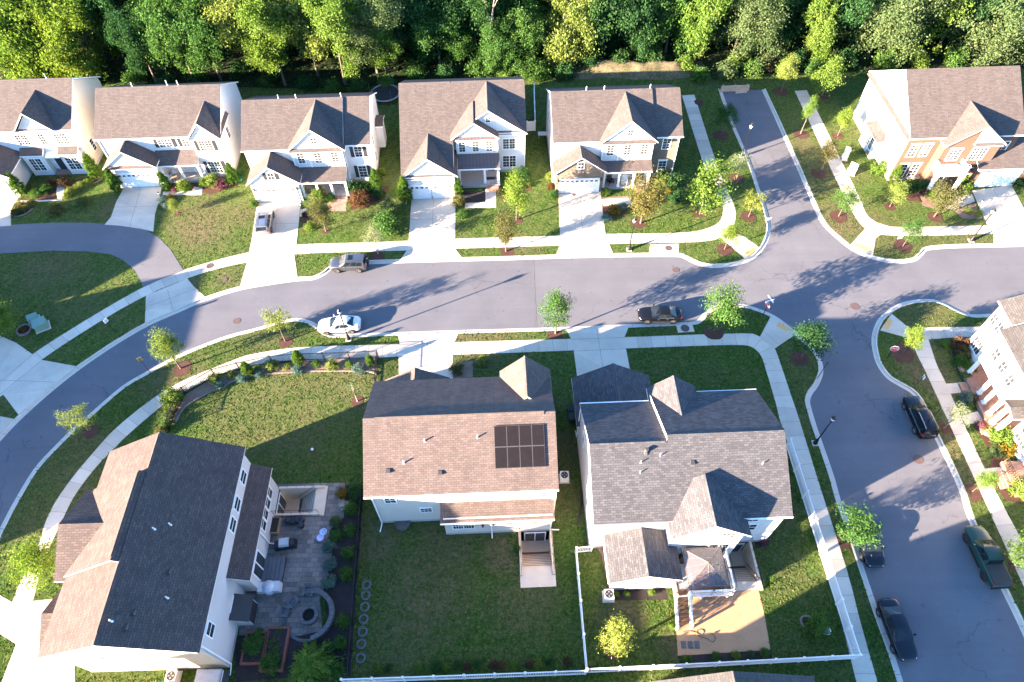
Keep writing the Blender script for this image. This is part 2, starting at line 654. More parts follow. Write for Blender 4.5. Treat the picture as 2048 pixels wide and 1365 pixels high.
# openings in the ground for the three sunken basement stairs
PITS = [frame_pts((-12.1, 23.3), 1.7, [(12.60, -4.6), (15.28, -4.6), (15.28, -1.37), (12.60, -1.37)]),
        frame_pts((-23.3, 11.4), 1.0, [(1.52, 12.75), (5.0, 12.75), (5.0, 15.25), (1.52, 15.25)]),
        frame_pts((6.6, 20.7), 1.7, [(12.12, -3.5), (14.3, -3.5), (14.3, -.02), (12.12, -.02)])]
m = MB()
m.poly([(-1500, -600), (1500, -600), (1500, 1800), (-1500, 1800)], -0.35, holes=PITS)
m.build("ground", "forest_floor", kind='structure')
m = MB()
m.poly([(-95, -20), (95, -20), (95, 92), (-95, 92)], -0.13, holes=PITS)
m.build("road", "asphalt", kind='structure')
SEAM_X = G(1067, 590, -0.13).x
m = MB()
a = G(1066, 510, -.126)
m.poly([(-94, -19), (-32, -19), (-32, 37), (G(1073, 672).x, 37), (a.x, a.y), (a.x, 70), (-94, 70)], -0.126)
m.build("road_patch", "asphalt_dark", kind='structure')

# back of the kerb, traced along each block
KA = [(-330, 1500), (-215, 1230), (-95, 1000), (-40, 915), (0, 868), (37, 830), (92, 781), (153, 732.7), (225, 684), (290, 646), (351, 619), (410, 593.8), (480, 572.7), (540, 562), (594, 554.5), (624, 552.5),
      (643, 544.7), (660, 532), (688, 524.5), (737, 521), (802, 518.5), (924, 515), (1021, 512.5), (1112, 509.4), (1224, 506.8), (1300, 506), (1357, 506.3), (1372.5, 511),
      (1391, 520), (1407, 525.6), (1429, 527.8), (1463, 525), (1489, 517.5), (1505, 508.5), (1518, 495), (1528, 477), (1532.5, 457), (1530.5, 438), (1523, 409.5), (1513.5, 383.7),
      (1497, 332), (1478, 287), (1462, 250), (1447, 209.6), (1436, 177.4)]
KB = [(1531, 177.4), (1558.6, 237), (1578, 280.5), (1603.8, 338.6), (1626, 390), (1642.4, 427), (1656, 450), (1678, 471), (1700.5, 489.4), (1722, 502), (1746, 511), (1774, 517.5),
      (1807, 518.5), (1827, 514.5), (1838, 505), (1852, 493.5), (1903, 489), (1987, 487), (2100, 484), (2400, 474)]
KC = [(-60, 1500), (-25, 1365), (-40, 1230), (-22, 1150), (0, 1078), (15, 1046), (37.7, 1003), (75.5, 940.6), (113, 899), (153, 859), (176, 840), (246, 779), (299, 747.4), (351.6, 719), (404, 696.5), (457, 677),
      (520, 660.5), (555, 649), (585, 643.5), (606, 645), (624, 652.5), (637, 663.4), (652.5, 672.5), (677.5, 675.5), (796, 671.5), (916, 667.5), (1093, 662.5), (1257, 655.8),
      (1341, 652.5), (1390, 650), (1407, 641), (1418, 628), (1437, 618.5), (1460, 614.5), (1488, 616), (1513, 622.5), (1543, 635), (1567, 651.5), (1589, 670.5), (1612, 692), (1628, 709),
      (1635, 724.6), (1636.5, 743), (1628, 765), (1615, 783), (1610, 798), (1611.7, 812), (1623, 851), (1640, 900), (1658.5, 955), (1671, 1000), (1700, 1084), (1718.5, 1141), (1749.5, 1234), (1775, 1304),
      (1794.6, 1365), (1850, 1530)]
KD = [(2300, 630), (2100, 633), (1988, 634.5), (1951, 635.5), (1932, 632), (1908, 621.5), (1886, 610), (1861.5, 604.6), (1828, 607.2), (1803, 614.5), (1783, 626.5), (1767, 642.5), (1758, 661), (1754.5, 681.5), (1757, 703),
      (1764.6, 727.7), (1781.5, 750.8), (1806, 766), (1826, 777.5), (1840, 791), (1853, 812), (1880, 872), (1904.6, 921.5), (1932, 983), (1952.6, 1045), (2014.7, 1174.6), (2048, 1242), (2130, 1420)]


def gp(L, z=0.0):
    return [G(x, y, z) for x, y in L]


SM = {}
for nm, K in (('A', KA), ('B', KB), ('C', KC), ('D', KD)):
    SM[nm] = crom(gp(K), 4)


def lawn(name, pts, matn, holes=()):
    m = MB()
    m.poly([(p[0], p[1]) for p in pts], 0.0, thick=0.2, holes=holes)
    return m.build(name, matn, kind='structure')


a0, a1 = SM['A'][0], SM['A'][-1]
b0, b1 = SM['B'][0], SM['B'][-1]
mid = (a1 + b0) / 2
lawn("lawn", list(SM['A']) + [Vector((a1.x - .3, 170, 0)), Vector((-170, 170, 0)), Vector((-170, a0.y - 3, 0))], "lawn_north")
lawn("lawn", list(SM['B']) + [Vector((170, b1.y, 0)), Vector((170, 170, 0)), Vector((b0.x + .3, 170, 0))], "lawn_east")
c0, c1 = SM['C'][0], SM['C'][-1]
lawn("lawn", list(SM['C']) + [Vector((c1.x, -8, 0)), Vector((c0.x, -8, 0))], "lawn_south", PITS)
d0, d1 = SM['D'][0], SM['D'][-1]
lawn("lawn", list(SM['D']) + [Vector((d1.x, -8, 0)), Vector((170, -8, 0)), Vector((170, d0.y, 0))], "lawn_southeast")
# verge closing the stub street, and the wood floor behind the gardens
m = MB()
m.poly([(a1.x - 1, a1.y - .1), (b0.x + 1, b0.y - .1), (b0.x + 1, 170), (a1.x - 1, 170)], 0.002, thick=.2)
m.build("lawn", "lawn_north", kind='structure')
m = MB()
wp = [(-165, 93), (-60, 92.5), (-30, 90.5), (-5, 92), (20, 93), (31, 92.5), (40, 93), (62, 93.5), (165, 94)]
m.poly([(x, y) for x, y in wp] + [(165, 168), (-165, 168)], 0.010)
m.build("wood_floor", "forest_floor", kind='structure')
# low sunlit bank of dry soil between the gardens and the wood
m = MB()
rows = []
for i in range(41):
    u = i / 40
    x = 9.5 + 20.5 * u
    yc = 93.6 + .5 * math.sin(u * 7) + .9 * u
    row = []
    for j in range(9):
        v = j / 8 * 2 - 1
        hh = (1 - v * v) * 1.75 * min(1, 5 * u, 5 * (1 - u)) * (.8 + .35 * mnoise.noise(Vector((x * .5, v * 2, 3)))) + .03
        row.append((x + .3 * mnoise.noise(Vector((x, v, 1))), yc + v * (2.0 + .6 * mnoise.noise(Vector((x * .4, 5, v)))), hh - .02))
    rows.append(row)
m.grid(rows, 0, True)
m.build("bank", "dry_clearing", kind='structure')
m = MB()
m.poly(gp([(-250, -60), (-60, -30), (20, 0), (85, 30), (100, 66), (70, 84), (0, 70), (-250, 40)]), 0.016)
m.build("field", "lawn_east", kind='structure')


def kerb(name, line, side, drops=()):
    """kerb and gutter along a smoothed line; side +1: road on the right"""
    p0 = line
    p1 = offset(line, 0.16 * side)
    p1b = offset(line, 0.20 * side)
    p2 = offset(line, 0.55 * side)
    m = MB()
    rows = []
    for a, b, bb, c in zip(p0, p1, p1b, p2):
        rows.append([(a.x, a.y, -0.05), (a.x, a.y, 0.006), (b.x, b.y, 0.006), (bb.x, bb.y, -0.105), (c.x, c.y, -0.122), (c.x, c.y, -0.15)])
    if side > 0:
        rows = [r for r in rows]
    else:
        rows = [r[::-1] for r in rows]
    m.grid(rows, 0, False)
    # expansion joints
    n = int(plen(line) / 3.0)
    q0, q2 = resample(line, n), resample(p2, n)
    for a, c in zip(q0[1:-1], q2[1:-1]):
        t = (c - a).normalized()
        s = Vector((-t.y, t.x, 0)) * 0.02
        b = a + t * 0.16
        m.face([a - s + Vector((0, 0, .009)), b - s + Vector((0, 0, .009)), b + s + Vector((0, 0, .009)), a + s + Vector((0, 0, .009))], 1)
        bb, cc = a + t * .2, a + t * .55
        m.face([(bb.x - s.x, bb.y - s.y, -.101), (cc.x - s.x, cc.y - s.y, -.118), (cc.x + s.x, cc.y + s.y, -.118), (bb.x + s.x, bb.y + s.y, -.101)], 1)
    return m.build(name, ["kerb_concrete", "joint"], kind='structure')


for nm in 'ABD':
    kerb("kerb", SM[nm], 1)
kerb("kerb", SM['C'], -1)


def slab_strip(name, left, right, step=1.5, z=0.012, sub=4, gap=0.025):
    """pavement of concrete slabs between two edges (photo pixels)"""
    L, Rr = crom(gp(left), sub), crom(gp(right), sub)
    n = max(1, int(round((plen(L) + plen(Rr)) / 2 / step)))
    k = 3
    A = resample(L, n * k)
    dense = resample(Rr, n * 24)
    Bq, j0 = [], 0
    for i, p in enumerate(A):                    # joints square to the walk
        span = range(j0, min(len(dense), j0 + 90))
        j0 = min(span, key=lambda j: (dense[j] - p).length_squared)
        Bq.append(dense[j0])
    Bq[0], Bq[-1] = Rr[0], Rr[-1]
    m = MB()
    for i in range(n * k):                       # dark bed under the joints
        m.poly([A[i], A[i + 1], Bq[i + 1], Bq[i]], z - 0.006, 1)
    for i in range(n):
        s = i * k
        ta = (A[s + 1] - A[s]).normalized() * gap
        tb = (Bq[s + 1] - Bq[s]).normalized() * gap
        rows = []
        for j in range(k + 1):
            a, b = A[s + j], Bq[s + j]
            if j == 0:
                a, b = a + ta, b + tb
            rows.append((a, b))
        i0 = len(m.v)
        for a, b in rows:
            m.v += [(a.x, a.y, z), (b.x, b.y, z)]
        up = (rows[1][0] - rows[0][0]).cross(rows[0][1] - rows[0][0]).z > 0
        for j in range(k):
            q = (i0 + 2 * j, i0 + 2 * j + 2, i0 + 2 * j + 3, i0 + 2 * j + 1)
            m.f.append(q if up else q[::-1])
            m.m.append(0)
            m.smooth.append(False)
    return m.build(name, ["concrete", "joint"], kind='structure')


def pad(name, pts, matn="concrete", z=0.012, joints=(), jm="joint", jw=0.035, smooth=0, thick=0.0, holes=()):
    m = MB()
    P = gp(pts)
    if smooth:
        P = crom(P + [P[0]], smooth)[:-1]
    m.poly(P, z, thick=thick, holes=holes)
    for a, b in joints:
        a, b = G(*a), G(*b)
        t = (b - a).normalized()
        s = Vector((-t.y, t.x, 0)) * jw / 2
        m.poly([a - s, b - s, b + s, a + s], z + 0.005, 1)
    return m.build(name, [matn, jm], kind='structure')


# pavements
slab_strip("sidewalk", [(-60, 800), (0, 761.5), (65, 708.8), (175.8, 638.4), (286.6, 575), (367.4, 541), (439.5, 519), (499, 504.8), (593, 490), (740, 485.3), (816.6, 482), (910, 478), (1021, 475), (1118, 472), (1213, 468.6), (1327, 467), (1384, 464), (1418.6, 455.7), (1438.6, 444), (1445, 427), (1443, 405), (1408.6, 332.9), (1364, 191.4)],
           [(-60, 830), (0, 788), (82.6, 720.4), (197, 645.5), (291.8, 592), (374.5, 557.6), (436, 538), (494, 525.5), (588.4, 509.4), (740, 503.4), (813.4, 501.6), (910, 497.8), (1021, 494.8), (1119.7, 491.6), (1218.6, 488.6), (1355.7, 485.7), (1413, 483), (1445, 474), (1464, 457), (1471, 436), (1468, 411), (1433, 327), (1388.6, 190)])
pad("sidewalk", [(1441, 476), (1462, 462), (1491, 475.6), (1519, 496), (1490, 518), (1466, 497)], z=0.018)
pad("tactile_pad", [(1489, 506), (1507, 495), (1513, 501), (1496, 513)], "yellow_pad", 0.026)
slab_strip("sidewalk", [(1589, 182), (1629.5, 267.6), (1668, 351.5), (1703.7, 422.4), (1722, 450), (1742, 465), (1775, 471), (1852, 472.3), (1987, 467.5), (2150, 462)],
           [(1613.4, 180.6), (1652, 258), (1690.8, 338.6), (1719.8, 396.6), (1729.5, 422.4), (1742.4, 438.5), (1768, 450), (1807, 454.6), (1974.5, 451.4), (2150, 446)])
pad("sidewalk", [(1733, 455), (1766, 466), (1751, 478), (1746, 511), (1722, 502), (1701, 490)], z=0.018)
pad("tactile_pad", [(1712, 486), (1743, 497), (1740, 505), (1707, 492)], "yellow_pad", 0.026)
slab_strip("sidewalk", [(0, 1269), (24.5, 1205), (41.5, 1163), (75.5, 1095), (90.6, 1046), (113, 1001), (151, 948), (196, 895), (228.5, 860), (281, 816), (334, 779), (386.8, 752.7), (439.5, 731.6), (487.5, 713), (520, 706), (581, 697), (662, 692.5), (799.4, 689), (909, 685), (1060, 680.6), (1247.5, 675), (1404, 669.4), (1491, 667.3), (1514, 671), (1536, 684), (1549, 697), (1560, 725), (1585, 800), (1597, 835), (1642, 980), (1693, 1138), (1721, 1245), (1755, 1365), (1790, 1480)],
           [(32, 1289.6), (66, 1201), (79, 1152), (94, 1106.6), (132, 1025.5), (151, 989.6), (188.7, 938.7), (234, 891.5), (267, 860), (330.5, 807), (369, 783), (431, 752), (478, 738), (511, 730), (545, 725), (581, 722.5), (651.5, 721), (780, 714.5), (905.6, 710), (1060, 704.7), (1247.5, 697.5), (1404, 692), (1478, 690.5), (1502, 694), (1516, 704), (1524, 716), (1529, 731), (1551, 804.6), (1563, 851), (1612.7, 996), (1656.4, 1155), (1682, 1242), (1713, 1365), (1745, 1480)])
pad("sidewalk", [(1519, 676), (1541, 634), (1567, 650), (1589, 671), (1549, 698)], z=0.018, joints=[((1527, 663), (1556, 688))])
pad("tactile_pad", [(1552, 653), (1558, 645), (1580, 659), (1575, 664)], "yellow_pad", 0.026)
slab_strip("sidewalk", [(1818.5, 668), (1831, 703), (1852, 746), (1898.5, 847.7), (1963, 989), (2048, 1174.6), (2110, 1310)],
           [(1850, 660), (1861.5, 694), (1874, 731), (1892, 767.7), (1929, 851), (1969, 937), (2000, 1000), (2048, 1090), (2110, 1215)])
slab_strip("sidewalk", [(1830, 657), (1870, 655), (1963, 654), (2100, 650)], [(1838, 683), (1868, 678.5), (1963, 673), (2100, 669)], z=0.017)
pad("sidewalk", [(1783, 628), (1818.5, 657), (1838, 670), (1818, 682), (1812, 675.4), (1760, 661.5)], z=0.022)
pad("tactile_pad", [(1776, 637), (1786, 641), (1776, 660), (1766, 656)], "yellow_pad", 0.030)

# driveways
pad("driveway", [(-70, 640), (-30, 655), (0, 672), (32, 686), (65, 709), (83, 720.4), (153, 733), (92, 781), (37, 830), (7, 790), (-60, 835)], z=0.022, joints=[((0, 765), (65, 711)), ((0, 790), (83, 722)), ((-20, 760), (110, 765))])
pad("driveway", [(-60, 822), (0, 833), (30, 839), (0, 870), (-60, 930)], z=0.022)
pad("shared_drive", [(-120, 462), (0, 452), (50, 448.5), (105.5, 446), (176, 445.8), (211, 449), (260, 453.5), (292, 461), (316.5, 475), (341, 499.5), (358.6, 527.7), (367.4, 542), (327, 557), (286.6, 575.5), (281, 561), (269, 540),
     (246, 521), (221.5, 509.4), (175.8, 503.8), (105.5, 502), (0, 508), (-120, 520)], "asphalt", 0.02)
pad("driveway", [(291.8, 592), (374.5, 557.6), (387, 573), (410, 594), (351, 619), (290, 646), (291, 620)], z=0.018, joints=[((300, 612), (395, 577)), ((335, 580), (346, 622))])
pad("driveway", [(-60, 380), (42, 392), (30, 405), (22, 421), (22, 452), (-60, 458)], z=0.024, joints=[((-60, 425), (22, 421))])
pad("path", [(28, 406), (37, 401.5), (115, 400), (113, 385), (115, 365), (131, 366), (129, 380), (124, 402), (60, 405)], z=0.018)
pad("driveway", [(248, 376), (323.6, 374), (318.5, 401), (310, 430), (307, 464), (280, 458), (240, 452), (209, 450), (222, 435), (232.6, 404.4)], z=0.024, joints=[((282, 376), (259, 455)), ((229, 415), (315, 413))])
pad("path", [(325, 391), (403, 391), (405, 376), (388, 374), (384, 382), (326, 384)], z=0.018)
pad("driveway", [(515.6, 405), (602, 405), (598, 441.7), (592.8, 490.4), (588.5, 509), (595, 555), (540, 562), (480, 573), (494, 525), (503, 482), (511.5, 425)], z=0.024,
    joints=[((556, 405), (540, 560)), ((507, 450), (597, 447)), ((496, 505), (592, 491)), ((494, 526), (589, 509))])
pad("path", [(601, 420), (613, 417), (614, 432), (600, 434)], z=0.018)
pad("path", [(654, 408), (667, 397), (694, 398), (692, 423), (660, 423)], "walk_brick", z=0.018)
pad("driveway", [(823, 398.4), (911, 394), (910.5, 455), (910, 498), (924, 515.5), (802, 518.5), (813, 502), (817.5, 480), (821, 430)], z=0.024,
    joints=[((867, 397), (862, 516)), ((820, 440), (911, 437)), ((816, 482), (910, 478)), ((813, 502), (910, 498))])
pad("path", [(971, 378), (992, 376), (992, 416), (930, 417), (930, 406.6), (971, 405)], z=0.018)
pad("driveway", [(1117, 388), (1201, 384), (1206, 430), (1211, 468.6), (1218.6, 488.6), (1226, 507), (1112, 509.8), (1119.7, 491.6), (1120, 470), (1118, 430)], z=0.024,
    joints=[((1160, 387), (1168, 508)), ((1118, 429), (1206, 427)), ((1120, 471), (1212, 469)), ((1120, 491), (1219, 488.5))])
pad("path", [(1203, 399), (1262, 396), (1262, 409), (1206, 413)], z=0.018)
pad("driveway", [(1944, 382), (2023, 371), (2048, 419), (2120, 450), (2120, 484), (1987, 487), (1987, 467.5), (1974.5, 451), (1954, 405)], z=0.024,
    joints=[((1985, 376), (2040, 485)), ((1966, 430), (2055, 424)), ((1975, 452), (2100, 447))])
pad("path", [(1868, 400), (1945, 389), (1950, 403), (1905, 421), (1882, 415)], z=0.018)
pad("driveway", [(796, 671.5), (916.6, 667.5), (909, 685), (905.6, 710), (906, 760), (798, 775), (797, 712), (799.4, 689)], z=0.020,
    joints=[((855, 670), (852, 765)), ((799, 690), (909, 686)), ((797, 713), (906, 710))])
pad("driveway", [(1133, 660.5), (1257, 655.8), (1249, 675), (1252, 698.4), (1266, 770), (1157, 775), (1147.5, 703), (1142, 679)], z=0.020,
    joints=[((1194, 658), (1210, 765)), ((1142, 679.5), (1249, 675.5)), ((1147, 703), (1252, 698.5))])
pad("driveway", [(66, 1203), (110, 1198), (150, 1235), (150, 1400), (-10, 1400), (32, 1290)], z=0.022)
pad("driveway", [(-60, 1180), (0, 1191), (24.5, 1205), (0, 1269), (-60, 1340)], z=0.020)
pad("path", [(1892, 768), (1938, 764), (1943, 784), (1900, 788)], z=0.018)
pad("path", [(1921, 833), (1955, 823), (1968, 843), (1932, 850)], z=0.018)
pad("path", [(1968, 938), (2006, 934), (2026, 961), (1982, 962)], z=0.018)
# storm drain slabs
pad("drain_slab", [(1300, 490), (1357, 488), (1357, 507), (1298, 507.5)], "kerb_concrete", 0.016)
pad("drain_slab", [(1352, 651), (1385, 648.5), (1389, 664), (1356, 666)], "concrete", 0.016)
pad("drain_slab", [(1472, 177), (1494, 175), (1494, 186), (1471, 188)], "kerb_concrete", 0.016)

# beds
pad("mulch_bed", [(926, 384), (972, 381), (972, 405), (930, 407)], "dark_mulch", 0.004)
pad("mulch_bed", crom([Vector((355, 830, 0)), Vector((372, 790, 0)), Vector((431, 754, 0)), Vector((511, 732, 0)), Vector((600, 724, 0)), Vector((700, 719, 0)), Vector((755, 716, 0)), Vector((755, 750, 0)), Vector((735, 743, 0)), Vector((640, 742, 0)), Vector((535, 748, 0)), Vector((455, 768, 0)), Vector((372, 812, 0))], 1) and
    [(340, 842), (338, 815), (372, 789), (431, 754), (511, 732), (600, 724), (700, 719), (755, 716), (754, 750), (735, 743), (640, 742), (535, 748), (480, 758), (430, 780), (372, 812), (352, 845)], "tan_mulch", 0.014)
pad("mulch_bed", [(1040 - 24, 1), (1, 1), (2, 2)] and [(670, 975), (712, 968), (725, 1000), (712, 1170), (700, 1345), (470, 1365), (472, 1272), (655, 1262), (648, 1180), (668, 1090), (655, 1000)], "dark_mulch", 0.004)
pad("patio", [(540, 968), (690, 966), (688, 1035), (660, 1060), (664, 1120), (640, 1200), (645, 1262), (600, 1272), (478, 1270), (480, 1150), (520, 1060)], "patio_paver", 0.022, holes=[PITS[1]])
pad("walk", [(664, 974), (680, 973), (680, 1015), (662, 1018)], "patio_paver", 0.030)
pad("sandlot", [(1372, 1245), (1380, 1215), (1388, 1190), (1515, 1172), (1529, 1230), (1541, 1300), (1450, 1308), (1356, 1312), (1352, 1262)], "sand", 0.014)
pad("mulch_bed", [(1356, 1312), (1541, 1300), (1545, 1318), (1360, 1329)], "dark_mulch", 0.016)
pad("mulch_bed", [(1220, 1180), (1330, 1172), (1337, 1200), (1222, 1202)], "dark_mulch", 0.004)
pad("mulch_bed", [(1500, 1065), (1520, 1060), (1541, 1072), (1538, 1092), (1512, 1098)], "dark_mulch", 0.004)
pad("mulch_bed", [(1190, 1092), (1211, 1090), (1214, 1165), (1203, 1110)], "tan_mulch", 0.004)
pad("mulch_bed", [(1205, 413), (1255, 411), (1250, 430), (1210, 440)], "mulch", 0.004)
pad("mulch_bed", [(1200, 395), (1260, 392), (1260, 398), (1202, 400)], "tan_mulch", 0.004)
pad("mulch_bed", [(60, 395), (100, 360), (115, 365), (112, 398), (40, 402)], "mulch", 0.004)
pad("mulch_bed", [(132, 366), (190, 350), (205, 355), (190, 365), (160, 372), (140, 385), (128, 398)], "mulch", 0.004)
pad("mulch_bed", [(24, 420), (38, 408), (78, 402), (66, 418), (45, 430), (26, 433)], "mulch", 0.004)
pad("mulch_bed", [(330, 380), (350, 365), (480, 355), (475, 372), (420, 390), (404, 385), (400, 376), (350, 385)], "mulch", 0.004)
pad("mulch_bed", [(700, 400), (740, 375), (778, 372), (770, 400), (730, 416), (702, 420)], "mulch", 0.004)
pad("mulch_bed", [(602, 435), (640, 425), (640, 455), (605, 465)], "mulch", 0.004)
pad("mulch_bed", [(1000, 395), (1030, 375), (1062, 362), (1064, 380), (1040, 390), (1005, 402)], "mulch", 0.004)
pad("mulch_bed", [(1835, 385), (1875, 395), (1872, 418), (1845, 412)], "tan_mulch", 0.004)
pad("mulch_bed", [(1908, 421), (1950, 407), (1965, 438), (1925, 438)], "tan_mulch", 0.004)
pad("mulch_bed", [(1790, 385), (1835, 385), (1845, 405), (1800, 400)], "mulch", 0.004)
pad("mulch_bed", [(1905, 690), (1935, 670), (1945, 700), (1940, 760), (1925, 765), (1905, 720)], "dark_mulch", 0.004)
pad("mulch_bed", [(1918, 790), (1945, 782), (1955, 820), (1926, 822)], "dark_mulch", 0.004)
pad("mulch_bed", [(1945, 850), (1975, 845), (2010, 905), (2005, 935), (1978, 936), (1985, 910)], "mulch", 0.004)
pad("mulch_bed", [(1985, 965), (2030, 962), (2048, 1010), (2010, 1000)], "mulch", 0.004)
pad("mulch_bed", [(905, 728), (945, 722), (946, 755), (906, 758)], "tan_mulch", 0.004)
# worn mulch squares round the street trees of the right-hand pavement
for q in ([(1093, 663), (1122, 661), (1127, 679), (1097, 681)], [(737, 521), (770, 520), (765, 504), (740, 505)], [(1003, 512), (1030, 511), (1026, 496), (1000, 497)],
          [(1662, 1062), (1692, 1065), (1704, 1098), (1674, 1102)], [(1876, 842), (1898, 842), (1908, 866), (1886, 870)], [(1930, 970), (1952, 962), (1966, 1000), (1944, 1006)], [(2010, 1110), (2030, 1115), (2048, 1150), (2020, 1140)]):
    pad("mulch_bed", q, "mulch", 0.004)
# tar seams and pale scuffs on the asphalt
m = MB()
for a, b in (((1066, 512), (1074, 668)), ((1745, 620), (1752, 630)), ((1640, 300), (1640.5, 300.5)), ((1475, 200), (1640, 470))):
    a, b = G(*a, -.12), G(*b, -.12)
    t = (b - a).normalized()
    s = Vector((-t.y, t.x, 0)) * 0.03
    m.poly([a - s, b - s, b + s, a + s], -0.118)
m.build("tar_seam", "joint", kind='structure')
# ------------------------------------------------------------------ building materials
bricks("roof_tan", (0.112, 0.088, 0.080), (0.080, 0.062, 0.057), (0.058, 0.045, 0.041), 0.42, 0.19, 0.02, blotch=0.14)
bricks("roof_tan_row", (0.090, 0.076, 0.072), (0.066, 0.055, 0.053), (0.050, 0.042, 0.040), 0.42, 0.19, 0.02, blotch=0.12)
bricks("roof_brown", (0.088, 0.068, 0.063), (0.058, 0.045, 0.042), (0.042, 0.032, 0.030), 0.42, 0.19, 0.02, blotch=0.14)
bricks("roof_grey", (0.080, 0.080, 0.088), (0.047, 0.047, 0.052), (0.036, 0.036, 0.040), 0.42, 0.19, 0.02, blotch=0.12)
bricks("roof_grey_east", (0.080, 0.075, 0.074), (0.053, 0.050, 0.049), (0.038, 0.036, 0.035), 0.42, 0.19, 0.02, blotch=0.12)
siding("siding_white", (0.62, 0.61, 0.60))
siding("siding_cream", (0.62, 0.54, 0.42))
siding("siding_beige", (0.58, 0.52, 0.45))
siding("siding_grey", (0.52, 0.50, 0.49))
siding("board_batten", (0.58, 0.57, 0.56), 0.4, True)
bricks("stone_tan", (0.180, 0.145, 0.110), (0.130, 0.105, 0.080), (0.170, 0.145, 0.120), 0.42, 0.2, 0.02, blotch=0.2)
bricks("brick_orange", (0.136, 0.068, 0.043), (0.105, 0.051, 0.032), (0.143, 0.109, 0.085), 0.22, 0.075, 0.012, blotch=0.1)
bricks("metal_roof", (0.072, 0.052, 0.050), (0.078, 0.056, 0.053), (0.03, 0.022, 0.022), 0.45, 60.0, 0.03, off=0.0, rough=0.45, blotch=0.08, spec=0.5)
plain("trim", (0.76, 0.75, 0.73), 0.5, var=0.04)
plain("trim_dull", (0.62, 0.6, 0.57), 0.6, var=0.05)  # off-white a little darker than the trim, used on one door
plain("gutter_green", (0.20, 0.22, 0.20), 0.4)
plain("shutter", (0.022, 0.022, 0.026), 0.55)
plain("door_dark", (0.03, 0.032, 0.04), 0.4)
plain("door_red", (0.42, 0.06, 0.035), 0.4)
plain("porch_deck", (0.32, 0.29, 0.26), 0.8, var=0.1)
plain("pipe_white", (0.62, 0.61, 0.59), 0.5)
plain("vent_dark", (0.03, 0.03, 0.032), 0.5)
plain("foundation", (0.36, 0.33, 0.30), 0.9, var=0.12)
plain("black_metal", (0.012, 0.012, 0.013), 0.4, 0.3)
plain("vinyl", (0.74, 0.74, 0.75), 0.4, var=0.03)
bricks("deck_board", (0.21, 0.115, 0.07), (0.17, 0.09, 0.055), (0.05, 0.03, 0.02), 4.0, 0.14, 0.012, blotch=0.15, rough=0.7)


def glass(name, col, rough=0.06):
    m, nt, b = new_mat(name)
    co = coords(nt, 'object')
    f = nz(nt, co, 0.8, 2)
    nt.links.new(ramp(nt, f, [(0.35, tuple(c * .6 for c in col)), (0.65, tuple(c * 1.4 for c in col))]), b.inputs['Base Color'])
    b.inputs['Roughness'].default_value = rough
    b.inputs['Specular IOR Level'].default_value = 0.9
    return m


glass("pane", (0.030, 0.036, 0.042))
glass("pane_blind", (0.050, 0.053, 0.053), 0.12)
siding("garage_panel", (0.76, 0.75, 0.74), 0.53)

FACE = {'S': (Vector((1, 0, 0)), Vector((0, -1, 0))), 'N': (Vector((-1, 0, 0)), Vector((0, 1, 0))),
        'E': (Vector((0, 1, 0)), Vector((1, 0, 0))), 'W': (Vector((0, -1, 0)), Vector((-1, 0, 0)))}


def facemat(face, a, at, z):
    """canonical (x across, y outwards, z up) -> house frame; a = position along the wall, at = wall plane"""
    t, o = FACE[face]
    org = Vector((a, at, z)) if face in 'SN' else Vector((at, a, z))
    return Matrix(((t.x, o.x, 0, org.x), (t.y, o.y, 0, org.y), (0, 0, 1, org.z), (0, 0, 0, 1)))


